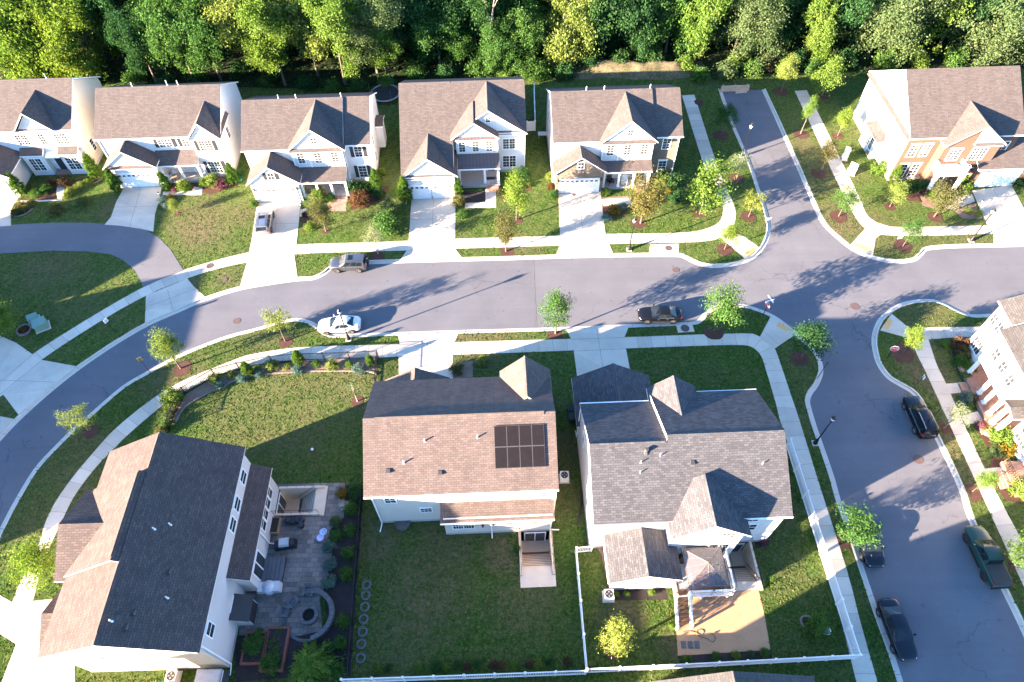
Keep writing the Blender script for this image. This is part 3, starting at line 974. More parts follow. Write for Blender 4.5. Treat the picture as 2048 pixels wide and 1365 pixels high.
class House:
    def __init__(s, name, label, cat, O, ang, wall, roof, group=None):
        s.root = thing(name, label, cat, (O[0], O[1], 0), R(ang), group)
        s.wallm, s.roofm = wall, roof
        s.walls = []

    def P(s, name, mb, mats, parent=None, label=None):
        return mb.build(name, mats, parent or s.root, label=label)

    # -- walls
    def body(s, x0, x1, y0, y1, z1, z0=0.0, gx=None, gy=None, mat=None):
        """box; gx=(zr, yr): gable ends at x0/x1; gy=(zr, xr): gable ends at y0/y1"""
        m = MB()
        s.walls.append((mat or s.wallm, m))
        if gx:
            prof = [(y0, z0), (y1, z0), (y1, z1), (gx[1], gx[0]), (y0, z1)]
            m.prism(prof, 'x', x0, x1)
        elif gy:
            prof = [(x0, z0), (x1, z0), (x1, z1), (gy[1], gy[0]), (x0, z1)]
            m.prism(prof, 'y', y0, y1)
        else:
            m.box(x0, x1, y0, y1, z0, z1)

    def base(s, x0, x1, y0, y1, h=0.35):
        m = MB()
        s.walls.append(("foundation", m))
        m.box(x0 - .02, x1 + .02, y0 - .02, y1 + .02, 0, h)

    def finish(s):
        for k, m in s.walls:
            nm = "foundation" if k == "foundation" else "wall"
            s.P(nm, m, k)

    # -- roofs: ze = height of the top surface at the eave edge
    def roof_x(s, x0, x1, ya, za, yr, zr, yb=None, zb=None, t=0.16, mat=None, label=None, name="roof", cap=True):
        """ridge along x at yr; front eave (ya, za), back eave (yb, zb)"""
        m = MB()
        if yb is None:
            prof = [(ya, za), (ya, za - t), (yr, zr - t), (yr, zr)]
            fm = [1, 1, 1, 0]
            if ya > yr:
                prof = prof[::-1]
                fm = [1, 1, 1, 0]
                fm = [1, 1, 1, 0]
            # top face is last edge (yr,zr)->(ya,za) or first reversed
            m.prism(prof, 'x', x0, x1, 1, True, fm)
        else:
            prof = [(ya, za), (ya, za - t), (yr, zr - t), (yb, zb - t), (yb, zb), (yr, zr)]
            m.prism(prof, 'x', x0, x1, 1, True, [1, 1, 1, 1, 0, 0])
        o = s.P(name, m, [mat or s.roofm, "trim"], label=label)
        if cap and yb is not None:
            c = MB()
            c.prism([(yr - .16, zr - .07), (yr + .16, zr - .07), (yr, zr + .05)], 'x', x0 + .05, x1 - .05)
            s.P("ridge_cap", c, mat or s.roofm, o)
        return o

    def roof_y(s, y0, y1, xa, za, xr, zr, xb, zb, t=0.16, mat=None, label=None, name="roof", cap=True):
        """ridge along y at xr; left eave (xa, za), right eave (xb, zb)"""
        m = MB()
        prof = [(xa, za), (xa, za - t), (xr, zr - t), (xb, zb - t), (xb, zb), (xr, zr)]
        m.prism(prof, 'y', y0, y1, 1, True, [1, 1, 1, 1, 0, 0])
        o = s.P(name, m, [mat or s.roofm, "trim"], label=label)
        if cap:
            c = MB()
            c.prism([(xr - .15, zr - .07), (xr + .15, zr - .07), (xr, zr + .05)], 'y', y0 + .03, y1)
            s.P("ridge_cap", c, mat or s.roofm, o)
        return o


    def skirt(s, face, a0, a1, at, z0, depth=0.45, rise=0.28, mat=None):
        """small sloping strip of roof across the foot of a gable"""
        m = MB()
        for k, (p, q) in enumerate((((depth, 0), (-.02, rise)), ((-.02, -.06), (depth, -.06)), ((depth, -.06), (depth, 0)))):
            m.face([(a0, p[0], p[1]), (a1, p[0], p[1]), (a1, q[0], q[1]), (a0, q[0], q[1])], 0 if k == 0 else 1)
        for a in (a0, a1):
            m.face([(a, depth, 0), (a, -.02, rise), (a, -.02, -.06), (a, depth, -.06)], 1)
        M = facemat(face, 0, at, z0)
        if face in 'SN':
            for k, v in enumerate(m.v):
                m.v[k] = (v[0], at + FACE[face][1].y * v[1], v[2] + z0)
        else:
            for k, v in enumerate(m.v):
                m.v[k] = (at + FACE[face][1].x * v[1], v[0], v[2] + z0)
        return s.P("skirt_roof", m, [mat or s.roofm, "trim"])

    def gutter(s, p0, p1, mat="trim"):
        p0, p1 = Vector(p0), Vector(p1)
        d = (p1 - p0)
        d.z = 0
        d.normalize()
        n = Vector((d.y, -d.x, 0))
        m = MB()
        w, h = 0.11, 0.11
        a = [p0 + n * w, p1 + n * w, p1, p0]
        m.hexa([v - Vector((0, 0, h)) for v in a] + a)
        return s.P("gutter", m, mat)

    # -- openings
    def win(s, face, a, z, w, h, at, cols=2, rows=2, shut=None, pane="pane", head=False, units=1):
        """window: white frame with glazing bars; z = sill height; units side by side"""
        M = facemat(face, a, at, z)
        m = MB()
        e, d = 0.09, 0.06
        x0, x1 = -w / 2, w / 2
        m.box(x0 - e, x0, 0, d, -e, h + e)
        m.box(x1, x1 + e, 0, d, -e, h + e)
        m.box(x0, x1, 0, d, -e, 0)
        m.box(x0, x1, 0, d, h, h + e)
        uw = w / units
        for k in range(1, units):
            c = x0 + k * uw
            m.box(c - .05, c + .05, 0, d, 0, h)
        m.box(x0, x1, 0.02, d - .005, h * .5 - .024, h * .5 + .024)
        for u in range(units):
            for k in range(1, cols):
                c = x0 + u * uw + uw * k / cols
                m.box(c - .012, c + .012, 0.02, d - .012, 0, h)
        for k in range(1, rows):
            zz = h * k / rows
            if abs(zz - h / 2) > .05:
                m.box(x0, x1, 0.02, d - .014, zz - .012, zz + .012)
        if head:
            m.box(x0 - .16, x1 + .16, 0, .1, h + e, h + e + .16)
        m.transform(M)
        o = s.P("window", m, "trim")
        g = MB()
        g.face([(x0, .03, 0), (x1, .03, 0), (x1, .03, h), (x0, .03, h)])
        g.transform(M)
        p = s.P("pane", g, pane, o)
        if shut:
            for sx in (-1, 1):
                q = MB()
                c = sx * (w / 2 + e + .24)
                q.box(c - .22, c + .22, 0, .05, -.05, h + .05)
                for k in range(8):
                    zz = .06 + (h - .1) * k / 8
                    q.box(c - .17, c + .17, .05, .065, zz, zz + (h - .1) / 16)
                q.transform(M)
                s.P("shutter", q, shut)
        return o

    def door(s, face, a, z, w, h, at, mat="door_dark"):
        M = facemat(face, a, at, z)
        m = MB()
        m.box(-w / 2 - .12, -w / 2, 0, .07, 0, h + .12)
        m.box(w / 2, w / 2 + .12, 0, .07, 0, h + .12)
        m.box(-w / 2, w / 2, 0, .07, h, h + .12)
        m.transform(M)
        f = s.P("door_frame", m, "trim")
        m = MB()
        m.box(-w / 2, w / 2, 0, .04, 0, h)
        for zz in (.15, h * .55):
            for sx in (-1, 1):
                m.box(sx * w * .24 - w * .17, sx * w * .24 + w * .17, .04, .055, zz, zz + h * .36)
        m.transform(M)
        d = s.P("door", m, mat, f)
        k = MB()
        k.tube((w * .38, .04, h * .47), (w * .38, .11, h * .47), .03, .035, 8)
        k.transform(M)
        s.P("handle", k, "black_metal", d)

    def slider(s, face, a, z, w, h, at):
        M = facemat(face, a, at, z)
        m = MB()
        m.box(-w / 2 - .1, -w / 2, 0, .07, 0, h + .1)
        m.box(w / 2, w / 2 + .1, 0, .07, 0, h + .1)
        m.box(-w / 2, w / 2, 0, .07, h, h + .1)
        m.box(-.05, .05, 0, .07, 0, h)
        m.transform(M)
        f = s.P("sliding_door", m, "trim")
        g = MB()
        g.face([(-w / 2, .03, 0), (w / 2, .03, 0), (w / 2, .03, h), (-w / 2, .03, h)])
        g.transform(M)
        s.P("pane", g, "pane", f)

    def garage_door(s, a, w, h, at, face='S', panes=6):
        M = facemat(face, a, at, 0)
        m = MB()
        m.box(-w / 2 - .14, -w / 2, -.02, .09, 0.02, h + .14)
        m.box(w / 2, w / 2 + .14, -.02, .09, 0.02, h + .14)
        m.box(-w / 2, w / 2, -.02, .09, h, h + .14)
        m.box(-w / 2, w / 2, -.02, .03, 0.03, h)
        n = 4
        for k in range(n):
            z0, z1 = .05 + (h - .05) * k / n, .05 + (h - .05) * (k + 1) / n - .03
            c = max(4, int(w / .6))
            for j in range(c):
                xa, xb = -w / 2 + w * j / c + .05, -w / 2 + w * (j + 1) / c - .05
                m.box(xa, xb, .03, .045, z0 + .06, z1 - .05)
        m.transform(M)
        o = s.P("garage_door", m, "trim")
        if panes:
            for j in range(panes):
                c = -w / 2 + w * (j + .5) / panes
                g = MB()
                g.box(c - w / panes * .3, c + w / panes * .3, .045, .055, h - .42, h - .16)
                g.transform(M)
                s.P("pane", g, "pane_blind" if j % 3 else "pane", o)
        return o

    def post(s, x, y, z0, z1, r=.14, name="column", mat="trim"):
        m = MB()
        m.box(x - r, x + r, y - r, y + r, z0, z1)
        m.box(x - r - .05, x + r + .05, y - r - .05, y + r + .05, z0, z0 + .18)
        m.box(x - r - .05, x + r + .05, y - r - .05, y + r + .05, z1 - .16, z1)
        return s.P(name, m, mat)

    def slab(s, name, x0, x1, y0, y1, z0, z1, mat):
        m = MB()
        m.box(x0, x1, y0, y1, z0, z1)
        return s.P(name, m, mat)

    def pipe(s, x, y, z, h=.5, mat="pipe_white", r=.06):
        m = MB()
        m.tube((x, y, z - .15), (x, y, z + h), r, r, 8)
        m.lathe([(r * 2.2, -.12), (r * 1.1, .08)], (x, y, z), 8, 0, True, False)
        return s.P("vent_pipe", m, mat)

    def boxvent(s, x, y, z, tilt, axis='x', mat="vent_dark"):
        m = MB()
        m.hexa([(-.2, -.2, -.02), (.2, -.2, -.02), (.2, .2, -.02), (-.2, .2, -.02), (-.2, -.2, .2), (.2, -.2, .2), (.14, .14, .12), (-.14, .14, .12)])
        m.transform(Matrix.Translation((x, y, z)) @ Matrix.Rotation(tilt, 4, axis.upper()))
        return s.P("roof_vent", m, mat)

    def downspout(s, x, y, z0, z1, dirx=0, diry=0):
        m = MB()
        m.box(x - .05, x + .05, y - .05, y + .05, z0 + .25, z1)
        m.path([(x, y, z0 + .3), (x + dirx * .25, y + diry * .25, z0 + .12), (x + dirx * .8, y + diry * .8, z0 + .06)], .05, 6)
        return s.P("downspout", m, "trim")

    def wall_lamp(s, face, a, z, at):
        m = MB()
        m.box(-.08, .08, 0, .18, -.14, .16)
        m.box(-.11, .11, 0, .2, .16, .2)
        m.transform(facemat(face, a, at, z))
        return s.P("wall_lamp", m, "black_metal")

    def steps(s, x0, x1, y0, y1, n, h, mat="porch_deck"):
        """steps rising from y0 to y1"""
        m = MB()
        for k in range(n):
            a = y0 + (y1 - y0) * k / n
            m.box(x0, x1, min(a, y1), max(a, y1), 0 if k == 0 else h * k / n, h * (k + 1) / n)
        return s.P("steps", m, mat)

    def railing(s, pts, h=0.95, mat="trim", gap=.14, r=.02, name="railing"):
        m = MB()
        for a, b in zip(pts, pts[1:]):
            a, b = Vector(a), Vector(b)
            L = (b - a).length
            n = max(1, int(L / gap))
            up = Vector((0, 0, h))
            for q in (up, Vector((0, 0, .12))):
                m.path([a + q, b + q], .035, 4)
            for k in range(n + 1):
                p = a.lerp(b, k / n)
                rr = .05 if k in (0, n) else r
                m.tube(p, p + up, rr, rr, 4, 0, False, False)
        return s.P(name, m, mat)
plain("solar", (0.008, 0.006, 0.007), 0.5, var=0.2, scale=2, spec=0.15)
plain("solar_frame", (0.06, 0.055, 0.06), 0.5, 0.2)
# ------------------------------------------------------------------ the north row
NG = "white houses in the row along the street"


def front_windows(h, xs, z, w, hh, at, pane="pane"):
    for k, x in enumerate(xs):
        h.win('S', x, z, w, hh, at, 2, 4, pane="pane" if k == 0 else pane)


def porch_furniture(kind, x, y, z, host, label, rz=0.0):
    pass


def model_a(h, W, ze, zr, yr, vg, gx0, gx1, gza, gap, bx0, bx1, xs, stone=False):
    """two-storey house: garage gable left, porch, bay with a gable, recessed end right"""
    m = (zr - ze) / (yr + .3)
    yb = 2 * yr + .3
    rec = .45
    zr2 = zr - m * rec / 2
    h.roof_x(-.1, xs, -.3, ze, yr, zr, yb, ze)
    h.roof_x(xs, W + .15, -.3 + rec, ze, yr + rec / 2, zr2, yb, ze)
    dz = .3 * m - .2
    h.body(.1, xs - .15, 0, yb - .3, ze + dz, gx=(zr - .2, yr))
    h.body(xs - .15, W - .1, rec, yb - .3, ze + dz, gx=(zr2 - .2, yr + rec / 2), mat="stone_tan" if stone else None)
    h.base(.1, xs - .15, 0, yb - .3)
    h.base(xs - .15, W - .1, rec, yb - .3)
    h.gutter((-.1, -.3, ze), (gx0 - .3, -.3, ze))
    h.gutter((xs + .2, -.3 + rec, ze), (W + .15, -.3 + rec, ze))
    # garage
    gm = "stone_tan" if stone else h.wallm
    gs = (gap - gza) / ((gx1 - gx0) / 2 + .4)
    h.body(gx0, gx1, vg, .2, gza + .4 * gs - .2, gy=(gap - .2, (gx0 + gx1) / 2), mat=gm)
    h.roof_y(vg - .3, .1, gx0 - .4, gza, (gx0 + gx1) / 2, gap, gx1 + .4, gza)
    cx = (gx0 + gx1) / 2
    h.win('S', cx, 3.65 + (gza - 3.1), .75, .95, vg, 2, 2, "shutter" if not stone else None)
    h.garage_door(cx, 4.9, 2.2, vg, panes=8)
    h.wall_lamp('S', gx0 + .3, 2.1, vg)
    h.wall_lamp('S', gx1 - .3, 2.1, vg)
    # porch
    pf = vg + .35
    h.roof_x(gx1 - .2, bx1 + .1, pf - .1, gza - .45, -.3, gza + .35, name="porch_roof")
    h.gutter((gx1 + .45, pf - .1, gza - .45), (bx1 + .1, pf - .1, gza - .45))
    h.slab("porch", gx1, bx1 + .2, pf, 0, 0, .32, "porch_deck")
    n = 4
    for k in range(n):
        h.post(gx1 + .25 + (bx1 - gx1 - .4) * k / (n - 1), pf + .2, .32, gza - .55, .12)
    h.steps(bx1 - 1.7, bx1 - .2, pf - .7, pf, 2, .3, "walk_brick")
    for k, x in enumerate((gx1 + .9, gx1 + 2.1, gx1 + 3.3)):
        h.win('S', x, 1.1, .85, 1.4, 0, 2, 4)
    h.door('S', bx1 - .9, .32, 1.0, 2.1, 0, "door_dark")
    # bay and its gable
    h.body(bx0, bx1, -.5, .1, ze - .02, z0=gza + .15, mat="board_batten")
    bc = (bx0 + bx1) / 2
    ga = ze + .25 + .8 * (bx1 - bx0 + .9) / 2
    ga = min(ga, zr - .05)
    yh = -.3 + (ga - ze) / m
    h.roof_y(-.8, yh + .1, bx0 - .45, ze - .02, bc, ga, bx1 + .45, ze - .02)
    q = MB()
    q.prism([(bx0 - .05, ze), (bx1 + .05, ze), (bc, ga - .32)], 'y', -.5, .6)
    h.P("gable_wall", q, "board_batten")
    h.skirt('S', bx0 - .1, bx1 + .1, -.5, ze - .04)
    for k in range(3):
        h.win('S', bx0 + (bx1 - bx0) * (k + .5) / 3, ze - 1.95, .8, 1.5, -.5, 2, 4, pane="pane_blind" if k else "pane")
    h.win('S', bc + .05, ze + .95, .62, .8, -.5, 2, 2)
    for k in range(4):
        q = MB()
        x = bx0 + (bx1 - bx0) * k / 3
        q.box(min(max(x, bx0 + .07), bx1 - .07) - .08, min(max(x, bx0 + .07), bx1 - .07) + .08, -.53, -.5, gza + .2, ze - .1)
        h.P("trim_board", q, "trim")
    # recessed end
    x = (xs + W) / 2
    h.win('S', x, ze - 2.0, .95, 1.5, rec, 2, 4, None if stone else "shutter")
    h.win('S', x, .75, .95, 1.75, rec, 2, 4, None if stone else "shutter", head=True)
    h.downspout(xs - .1, -.06, 0, ze - .2, 0, -1)
    h.downspout(W - .25, rec - .06, 0, ze - .2, 0, -1)
    for x in (W * .28, W * .42, W * .78):
        h.pipe(x, yr + .6, zr - .35, .55)
    # east side wall
    h.win('E', 3.2, 3.6, .7, 1.5, W - .1, 1, 2)
    h.win('E', 3.4, .9, .7, 1.5, W - .1, 1, 2)


O3 = (-33.0, 68.9)
h = House("house", "white house with a silver car on its drive and a gable over three windows", "house", O3, 2, "siding_white", "roof_tan_row", NG)
model_a(h, 15.6, 6.0, 9.25, 5.4, -2.9, .5, 6.4, 3.1, 5.7, 5.95, 12.25, 12.45)
h.body(15.4, 16.4, 6.6, 8.7, 4.0, z0=.5)
h.roof_x(15.4, 16.6, 6.4, 4.0, 7.65, 4.35, 8.9, 4.0)
h.finish()
H_SILVER = h

h = House("house", "house with tan stone garage front and white gable, beside the short side street", "house", (5.4, 69.15), 2, "siding_white", "roof_tan_row", NG)
model_a(h, 16.0, 6.45, 9.75, 5.4, -2.15, .35, 6.3, 3.35, 5.8, 6.05, 12.4, 12.6, stone=True)
h.slab("rear_deck", 9, 13, 11.0, 14.0, 0, .9, "porch_deck")
h.finish()

# house with the two-bay garage and the metal porch roof
h = House("house", "white house with two garage doors, brown metal porch roof and two stacked front gables", "house", (-13.3, 70.9), 2, "siding_white", "roof_tan_row", NG)
m_ = (9.85 - 6.4) / 6.0
h.roof_x(-.35, 6.2, -4.95, 3.72, 5.7, 9.85, 11.7, 6.4)
h.roof_x(6.2, 15.45, -.3, 6.4, 5.7, 9.85, 11.7, 6.4)
h.body(0, 6.4, 0, 11.4, 6.36, gx=(9.6, 5.7))
h.body(6.4, 15.3, 0, 11.4, 6.36, gx=(9.6, 5.7))
q = MB()
h.walls.append(("siding_white", q))
q.prism([(-4.65, 0), (.05, 0), (.05, 6.3), (-4.65, 3.68)], 'x', 0, 6.2)
h.base(0, 15.3, 0, 11.4)
h.base(0, 6.2, -4.65, 0)
h.roof_y(-5.0, -.1, -.35, 3.72, 3.15, 6.5, 6.65, 3.72)
q = MB()
q.prism([(0.1, 3.6), (6.2, 3.6), (3.15, 6.2)], 'y', -4.66, -4.0)
h.P("gable_wall", q, "board_batten")
h.skirt('S', .25, 6.05, -4.66, 3.45, .4, .3, "metal_roof")
h.win('S', 3.2, 4.35, .55, .6, -4.66, 2, 2)
h.garage_door(1.7, 2.45, 2.15, -4.65, panes=4)
h.garage_door(4.65, 2.45, 2.15, -4.65, panes=4)
h.body(6.57, 11.8, -1.0, .1, 6.5, z0=3.95)
h.roof_y(-1.35, 3.2, 5.95, 6.42, 8.9, 8.72, 11.95, 6.42)
q = MB()
q.prism([(6.4, 6.3), (11.55, 6.3), (8.9, 8.4)], 'y', -1.02, .5)
h.P("gable_wall", q, "board_batten")
h.skirt('S', 6.5, 11.5, -1.02, 6.25, .35, .3, "metal_roof")
h.win('S', 8.9, 7.1, .5, .6, -1.02, 2, 2)
h.roof_y(-.45, 5.6, 5.9, 6.3, 10.68, 9.8, 15.5, 6.3)
q = MB()
q.prism([(6.4, 6.2), (15.1, 6.2), (10.68, 9.45)], 'y', -.06, 1.0)
h.P("gable_wall", q, "board_batten")
h.skirt('S', 11.95, 15.0, -.06, 6.2, .35, .3, "metal_roof")
h.win('S', 10.7, 7.9, .55, .65, -.06, 2, 2)
for k, x in enumerate((7.3, 9.0, 10.7)):
    h.win('S', x, 4.3, .75, 1.5, -1.0, 2, 4, pane="pane" if k == 0 else "pane_blind")
h.win('S', 13.25, 3.75, 1.55, 1.5, 0, 2, 4, units=2, pane="pane_blind")
h.win('S', 13.25, .85, 1.65, 1.75, 0, 2, 4, units=2)
h.roof_x(6.5, 11.95, -2.6, 2.8, -1.02, 3.95, mat="metal_roof", name="porch_roof", label="brown standing-seam metal porch roof")
h.gutter((6.75, -2.6, 2.8), (11.95, -2.6, 2.8))
h.slab("porch", 6.25, 11.9, -2.95, 0, 0, .35, "porch_deck")
for x in (6.75, 10.0, 11.7):
    h.post(x, -2.4, .35, 2.7, .14)
h.win('S', 7.8, 1.0, .9, 1.5, 0, 2, 4)
h.win('S', 9.0, 1.0, .9, 1.5, 0, 2, 4)
h.door('S', 10.85, .35, 1.0, 2.1, 0)
h.steps(10.2, 11.7, -3.7, -2.95, 2, .34, "walk_brick")
h.downspout(.05, -4.7, 0, 3.5, -.3, -1)
h.downspout(15.2, -.1, 0, 6.2, .3, -1)
h.finish()
H_METAL = h

# second house from the left: brown shutters
h = House("house", "white house with dark shutters and a small gable at its right end", "house", (-52.0, 71.3), 2, "siding_white", "roof_tan_row", NG)
h.roof_x(.05, 15.75, -.3, 6.15, 5.5, 9.55, 11.3, 6.15)
h.body(.35, 15.5, 0, 11.0, 6.1, gx=(9.32, 5.5))
h.base(.35, 15.5, 0, 11.0)
h.gutter((.05, -.3, 6.15), (11.4, -.3, 6.15))
h.body(1.0, 6.8, -2.2, .2, 3.4, gy=(5.65, 3.75))
h.roof_y(-2.5, .1, .35, 3.3, 3.72, 5.85, 7.1, 3.3)
h.skirt('S', 1.0, 6.8, -2.2, 3.25, .4, .25)
h.garage_door(3.9, 4.9, 2.2, -2.2, panes=8)
h.wall_lamp('S', 1.25, 2.1, -2.2)
h.roof_x(6.6, 12.0, -1.6, 2.75, -.02, 4.0, name="porch_roof")
h.gutter((7.2, -1.6, 2.75), (12.0, -1.6, 2.75))
h.slab("porch", 6.8, 12.0, -1.7, 0, 0, .32, "porch_deck")
for x in (6.95, 9.4, 11.75):
    h.post(x, -1.45, .32, 2.65, .12)
h.body(11.95, 15.52, -.7, .1, 6.2)
h.roof_y(-1.0, 4.3, 11.6, 6.1, 13.72, 8.45, 15.85, 6.1)
q = MB()
q.prism([(12.0, 6.1), (15.48, 6.1), (13.72, 8.15)], 'y', -.72, .5)
h.P("gable_wall", q, "board_batten")
h.win('S', 8.35, 4.5, 1.6, 1.45, 0, 2, 4, "shutter", "pane_blind", units=2)
h.win('S', 10.95, 4.5, .8, 1.45, 0, 2, 4, "shutter", "pane_blind")
h.win('S', 13.6, 4.3, 1.55, 1.45, -.7, 2, 4, "shutter", "pane_blind", units=2)
h.win('S', 13.6, .75, 1.55, 1.75, -.7, 2, 4, "shutter", units=2)
for x in (8.3, 9.6):
    h.win('S', x, 1.2, .8, 1.3, 0, 2, 4)
h.door('S', 11.0, .32, .95, 2.1, 0, "trim_dull")
h.win('E', 2.6, 3.7, .8, 1.5, 15.52, 1, 4)
h.downspout(.3, -.08, 0, 6.0, 0, -1)
for x, d in ((4.6, .3), (8.9, .5), (10.3, .4)):
    h.pipe(x, 5.5 + d, 9.4, .6)
h.finish()

# leftmost house of the row
h = House("house", "leftmost white house of the row, with two small bay windows, cut off by the frame", "house", (-64.0, 72.6), 2, "siding_white", "roof_tan_row", NG)
h.roof_x(-10, 8.85, -.3, 6.5, 5.5, 10.0, 11.3, 6.5)
h.body(-9.7, 8.6, 0, 11.0, 6.45, gx=(9.78, 5.5), mat="siding_cream")
h.body(-9.7, 8.58, -.04, .3, 6.4)
h.base(-9.7, 8.6, -.04, 11.0)
h.gutter((-10, -.3, 6.5), (8.85, -.3, 6.5))
h.roof_y(-.6, 4.3, 1.7, 6.55, 4.25, 9.25, 6.8, 6.55)
q = MB()
q.prism([(2.0, 6.45), (6.5, 6.45), (4.25, 8.95)], 'y', -.1, .5)
h.P("gable_wall", q, "board_batten")
h.skirt('S', 2.0, 6.5, -.1, 6.42, .3, .25)
h.win('S', 1.85, 4.3, 1.45, 1.5, -.04, 2, 4, units=2)
h.win('S', 4.35, 4.3, .65, 1.5, -.04, 2, 4)
h.win('S', 6.75, 4.3, 1.45, 1.5, -.04, 2, 4, units=2, pane="pane_blind")
for a, b in ((.9, 3.55), (5.75, 8.0)):
    h.body(a, b, -.9, 0, 3.35)
    h.roof_x(a - .15, b + .15, -1.1, 3.3, -.04, 3.85, name="bay_roof")
    h.win('S', (a + b) / 2, .85, 1.5, 1.85, -.9, 2, 4, units=2)
h.door('S', 4.6, .25, .95, 2.1, -.04, "door_dark")
h.roof_x(3.75, 5.6, -1.0, 2.9, -.04, 3.15, mat="trim", name="porch_roof")
h.slab("porch", 3.7, 5.6, -1.0, -.04, 0, .25, "walk_brick")
h.body(-6.2, .35, -4.6, 0, 3.1, gy=(5.2, -2.9), mat="siding_beige")
h.roof_y(-4.9, .1, -6.6, 3.05, -2.92, 5.4, .75, 3.05)
h.garage_door(-2.9, 4.9, 2.2, -4.6)
for y in (2.2,):
    h.win('E', y, 1.5, .75, 1.6, 8.6, 1, 4)
    h.win('E', y + 2.2, 1.5, .75, 1.6, 8.6, 1, 4)
for x, d in ((-1.6, .3), (5.4, .4)):
    h.pipe(x, 5.5 + d, 9.85, .6)
h.finish()

# ------------------------------------------------------------------ brick house at the right
h = House("house", "orange brick house with white siding on its left end and a white balcony portico", "house", (50, 69), 2, "siding_white", "roof_tan_row")
h.roof_x(-1.05, 13.2, -.5, 6.75, 6.7, 11.5, 13.9, 6.75)
h.body(-.85, 13.0, 0, 13.4, 6.85, gx=(11.25, 6.7))
h.body(-.80, 12.95, -.2, .2, 6.75, mat="brick_orange")
h.base(-.85, 13, -.2, 13.4)
q = MB()
q.prism([(-.2, 6.5), (13.6, 6.5), (13.6, 6.56), (-.2, 6.56)], 'x', -.85, -.84)
q = MB()
q.hexa([(-1.3, -.3, 6.45), (-.84, -.3, 6.45), (-.84, 13.7, 6.45), (-1.3, 13.7, 6.45), (-1.3, -.3, 6.5), (-.84, -.3, 6.75), (-.84, 13.7, 6.75), (-1.3, 13.7, 6.5)])
h.P("skirt_roof", q, "roof_tan_row")
h.gutter((-1.05, -.5, 6.75), (3.3, -.5, 6.75))
h.gutter((10.4, -.5, 6.75), (13.2, -.5, 6.75))
h.body(3.3, 10.2, -1.4, 0, 6.55, mat="brick_orange")
h.roof_y(-1.75, 3.3, 2.95, 6.35, 6.75, 9.2, 10.55, 6.35)
q = MB()
q.prism([(6.6, 6.3), (10.25, 6.3), (6.75, 8.85), (6.6, 8.8)], 'y', -1.42, -.6)
h.P("gable_wall", q, "siding_white")
q = MB()
q.prism([(3.35, 6.4), (6.62, 6.4), (6.62, 8.75)], 'y', -1.43, -.6)
h.P("gable_wall", q, "brick_orange")
h.skirt('S', 6.7, 10.2, -1.42, 6.25, .35, .28)
for x in (.35, 1.9):
    h.win('S', x, 3.8, .95, 1.75, -.2, 2, 4, head=True, pane="pane_blind")
    h.win('S', x, .6, .95, 1.9, -.2, 2, 4, head=True, pane="pane" if x < 1 else "pane_blind")
h.win('S', 4.9, 4.0, 1.35, 1.6, -1.4, 3, 4, head=True, pane="pane_blind")
h.win('S', 7.9, 4.0, 1.8, 1.75, -1.4, 2, 4, units=2)
h.win('S', 8.3, .7, 1.0, 1.9, -1.4, 2, 4)
h.win('S', 11.6, 4.0, 1.1, 1.6, -.2, 2, 4)
h.door('S', 4.8, .3, 1.3, 2.2, -1.4, "door_dark")
h.slab("portico_deck", 2.9, 6.6, -3.2, -1.4, 2.95, 3.35, "trim")
h.slab("porch", 2.7, 6.7, -3.4, -1.4, 0, .28, "stone_tan")
h.steps(3.6, 5.9, -4.3, -3.4, 2, .26, "stone_tan")
for x in (3.1, 6.4):
    h.post(x, -3.0, .28, 2.95, .17)
    h.post(x, -3.02, 3.35, 4.4, .14, "balcony_post")
h.railing([(3.1, -1.5, 3.35), (3.1, -3.02, 3.35), (6.4, -3.02, 3.35), (6.4, -1.5, 3.35)], .85)
q = MB()
q.box(3.15, 6.35, -3.08, -2.99, 3.5, 4.1)
h.P("balcony_panel", q, "trim")
# garage wing
h.body(8.6, 18.0, -2.1, 2.4, 3.0, mat="brick_orange")
h.body(12.9, 18.0, 2.4, 9.0, 3.6)
h.roof_x(8.5, 18.5, -2.45, 3.15, 3.4, 6.2, 9.3, 3.3, label="low roof of the garage wing")
h.garage_door(12.1, 4.9, 2.3, -2.1, panes=0)
h.gutter((8.5, -2.45, 3.15), (18.5, -2.45, 3.15))
# west side: windows and the small bay
for y in (9.6, 7.6, 4.8):
    h.win('W', y, 4.1, .75, 1.4, -.85, 2, 4)
h.body(-1.75, -.85, 4.1, 8.0, 2.9)
q = MB()
q.hexa([(-2.0, 3.9, 2.85), (-.85, 3.9, 2.85), (-.85, 8.2, 2.85), (-2.0, 8.2, 2.85), (-1.95, 3.95, 2.9), (-.86, 4.6, 3.6), (-.86, 7.5, 3.6), (-1.95, 8.15, 2.9)])
h.P("bay_roof", q, "roof_tan_row")
for y in (5.1, 6.1, 7.1):
    h.win('W', y, .9, .75, 1.6, -1.75, 2, 4)
h.finish()

# ------------------------------------------------------------------ centre house (solar panels)
h = House("house", "house in the middle with solar panels on its tan roof", "house", (-12.1, 23.3), 1.7, "siding_beige", "roof_tan")
sm = 3.1 / 5.75
h.roof_x(-.4, 15.85, -.38, 6.65, 5.35, 9.75, 11.05, 6.65, cap=False)
q = MB()
q.prism([(5.1, 9.66), (5.6, 9.66), (5.35, 9.86)], 'x', .6, 14.9)
h.P("ridge_vent", q, "roof_tan")
h.body(0, 15.45, 0, 10.75, 6.6, gx=(9.5, 5.4))
h.base(0, 15.45, 0, 10.75)
h.gutter((-.4, -.38, 6.65), (15.85, -.38, 6.65), "trim")
h.roof_y(7.3, 11.65, 11.25, 6.65, 13.6, 9.05, 16.0, 6.65)
h.body(11.5, 15.7, 10.6, 11.4, 6.5, gy=(8.8, 13.6))
h.body(.3, 6.0, 10.6, 13.0, 3.2, gy=(5.0, 3.1))
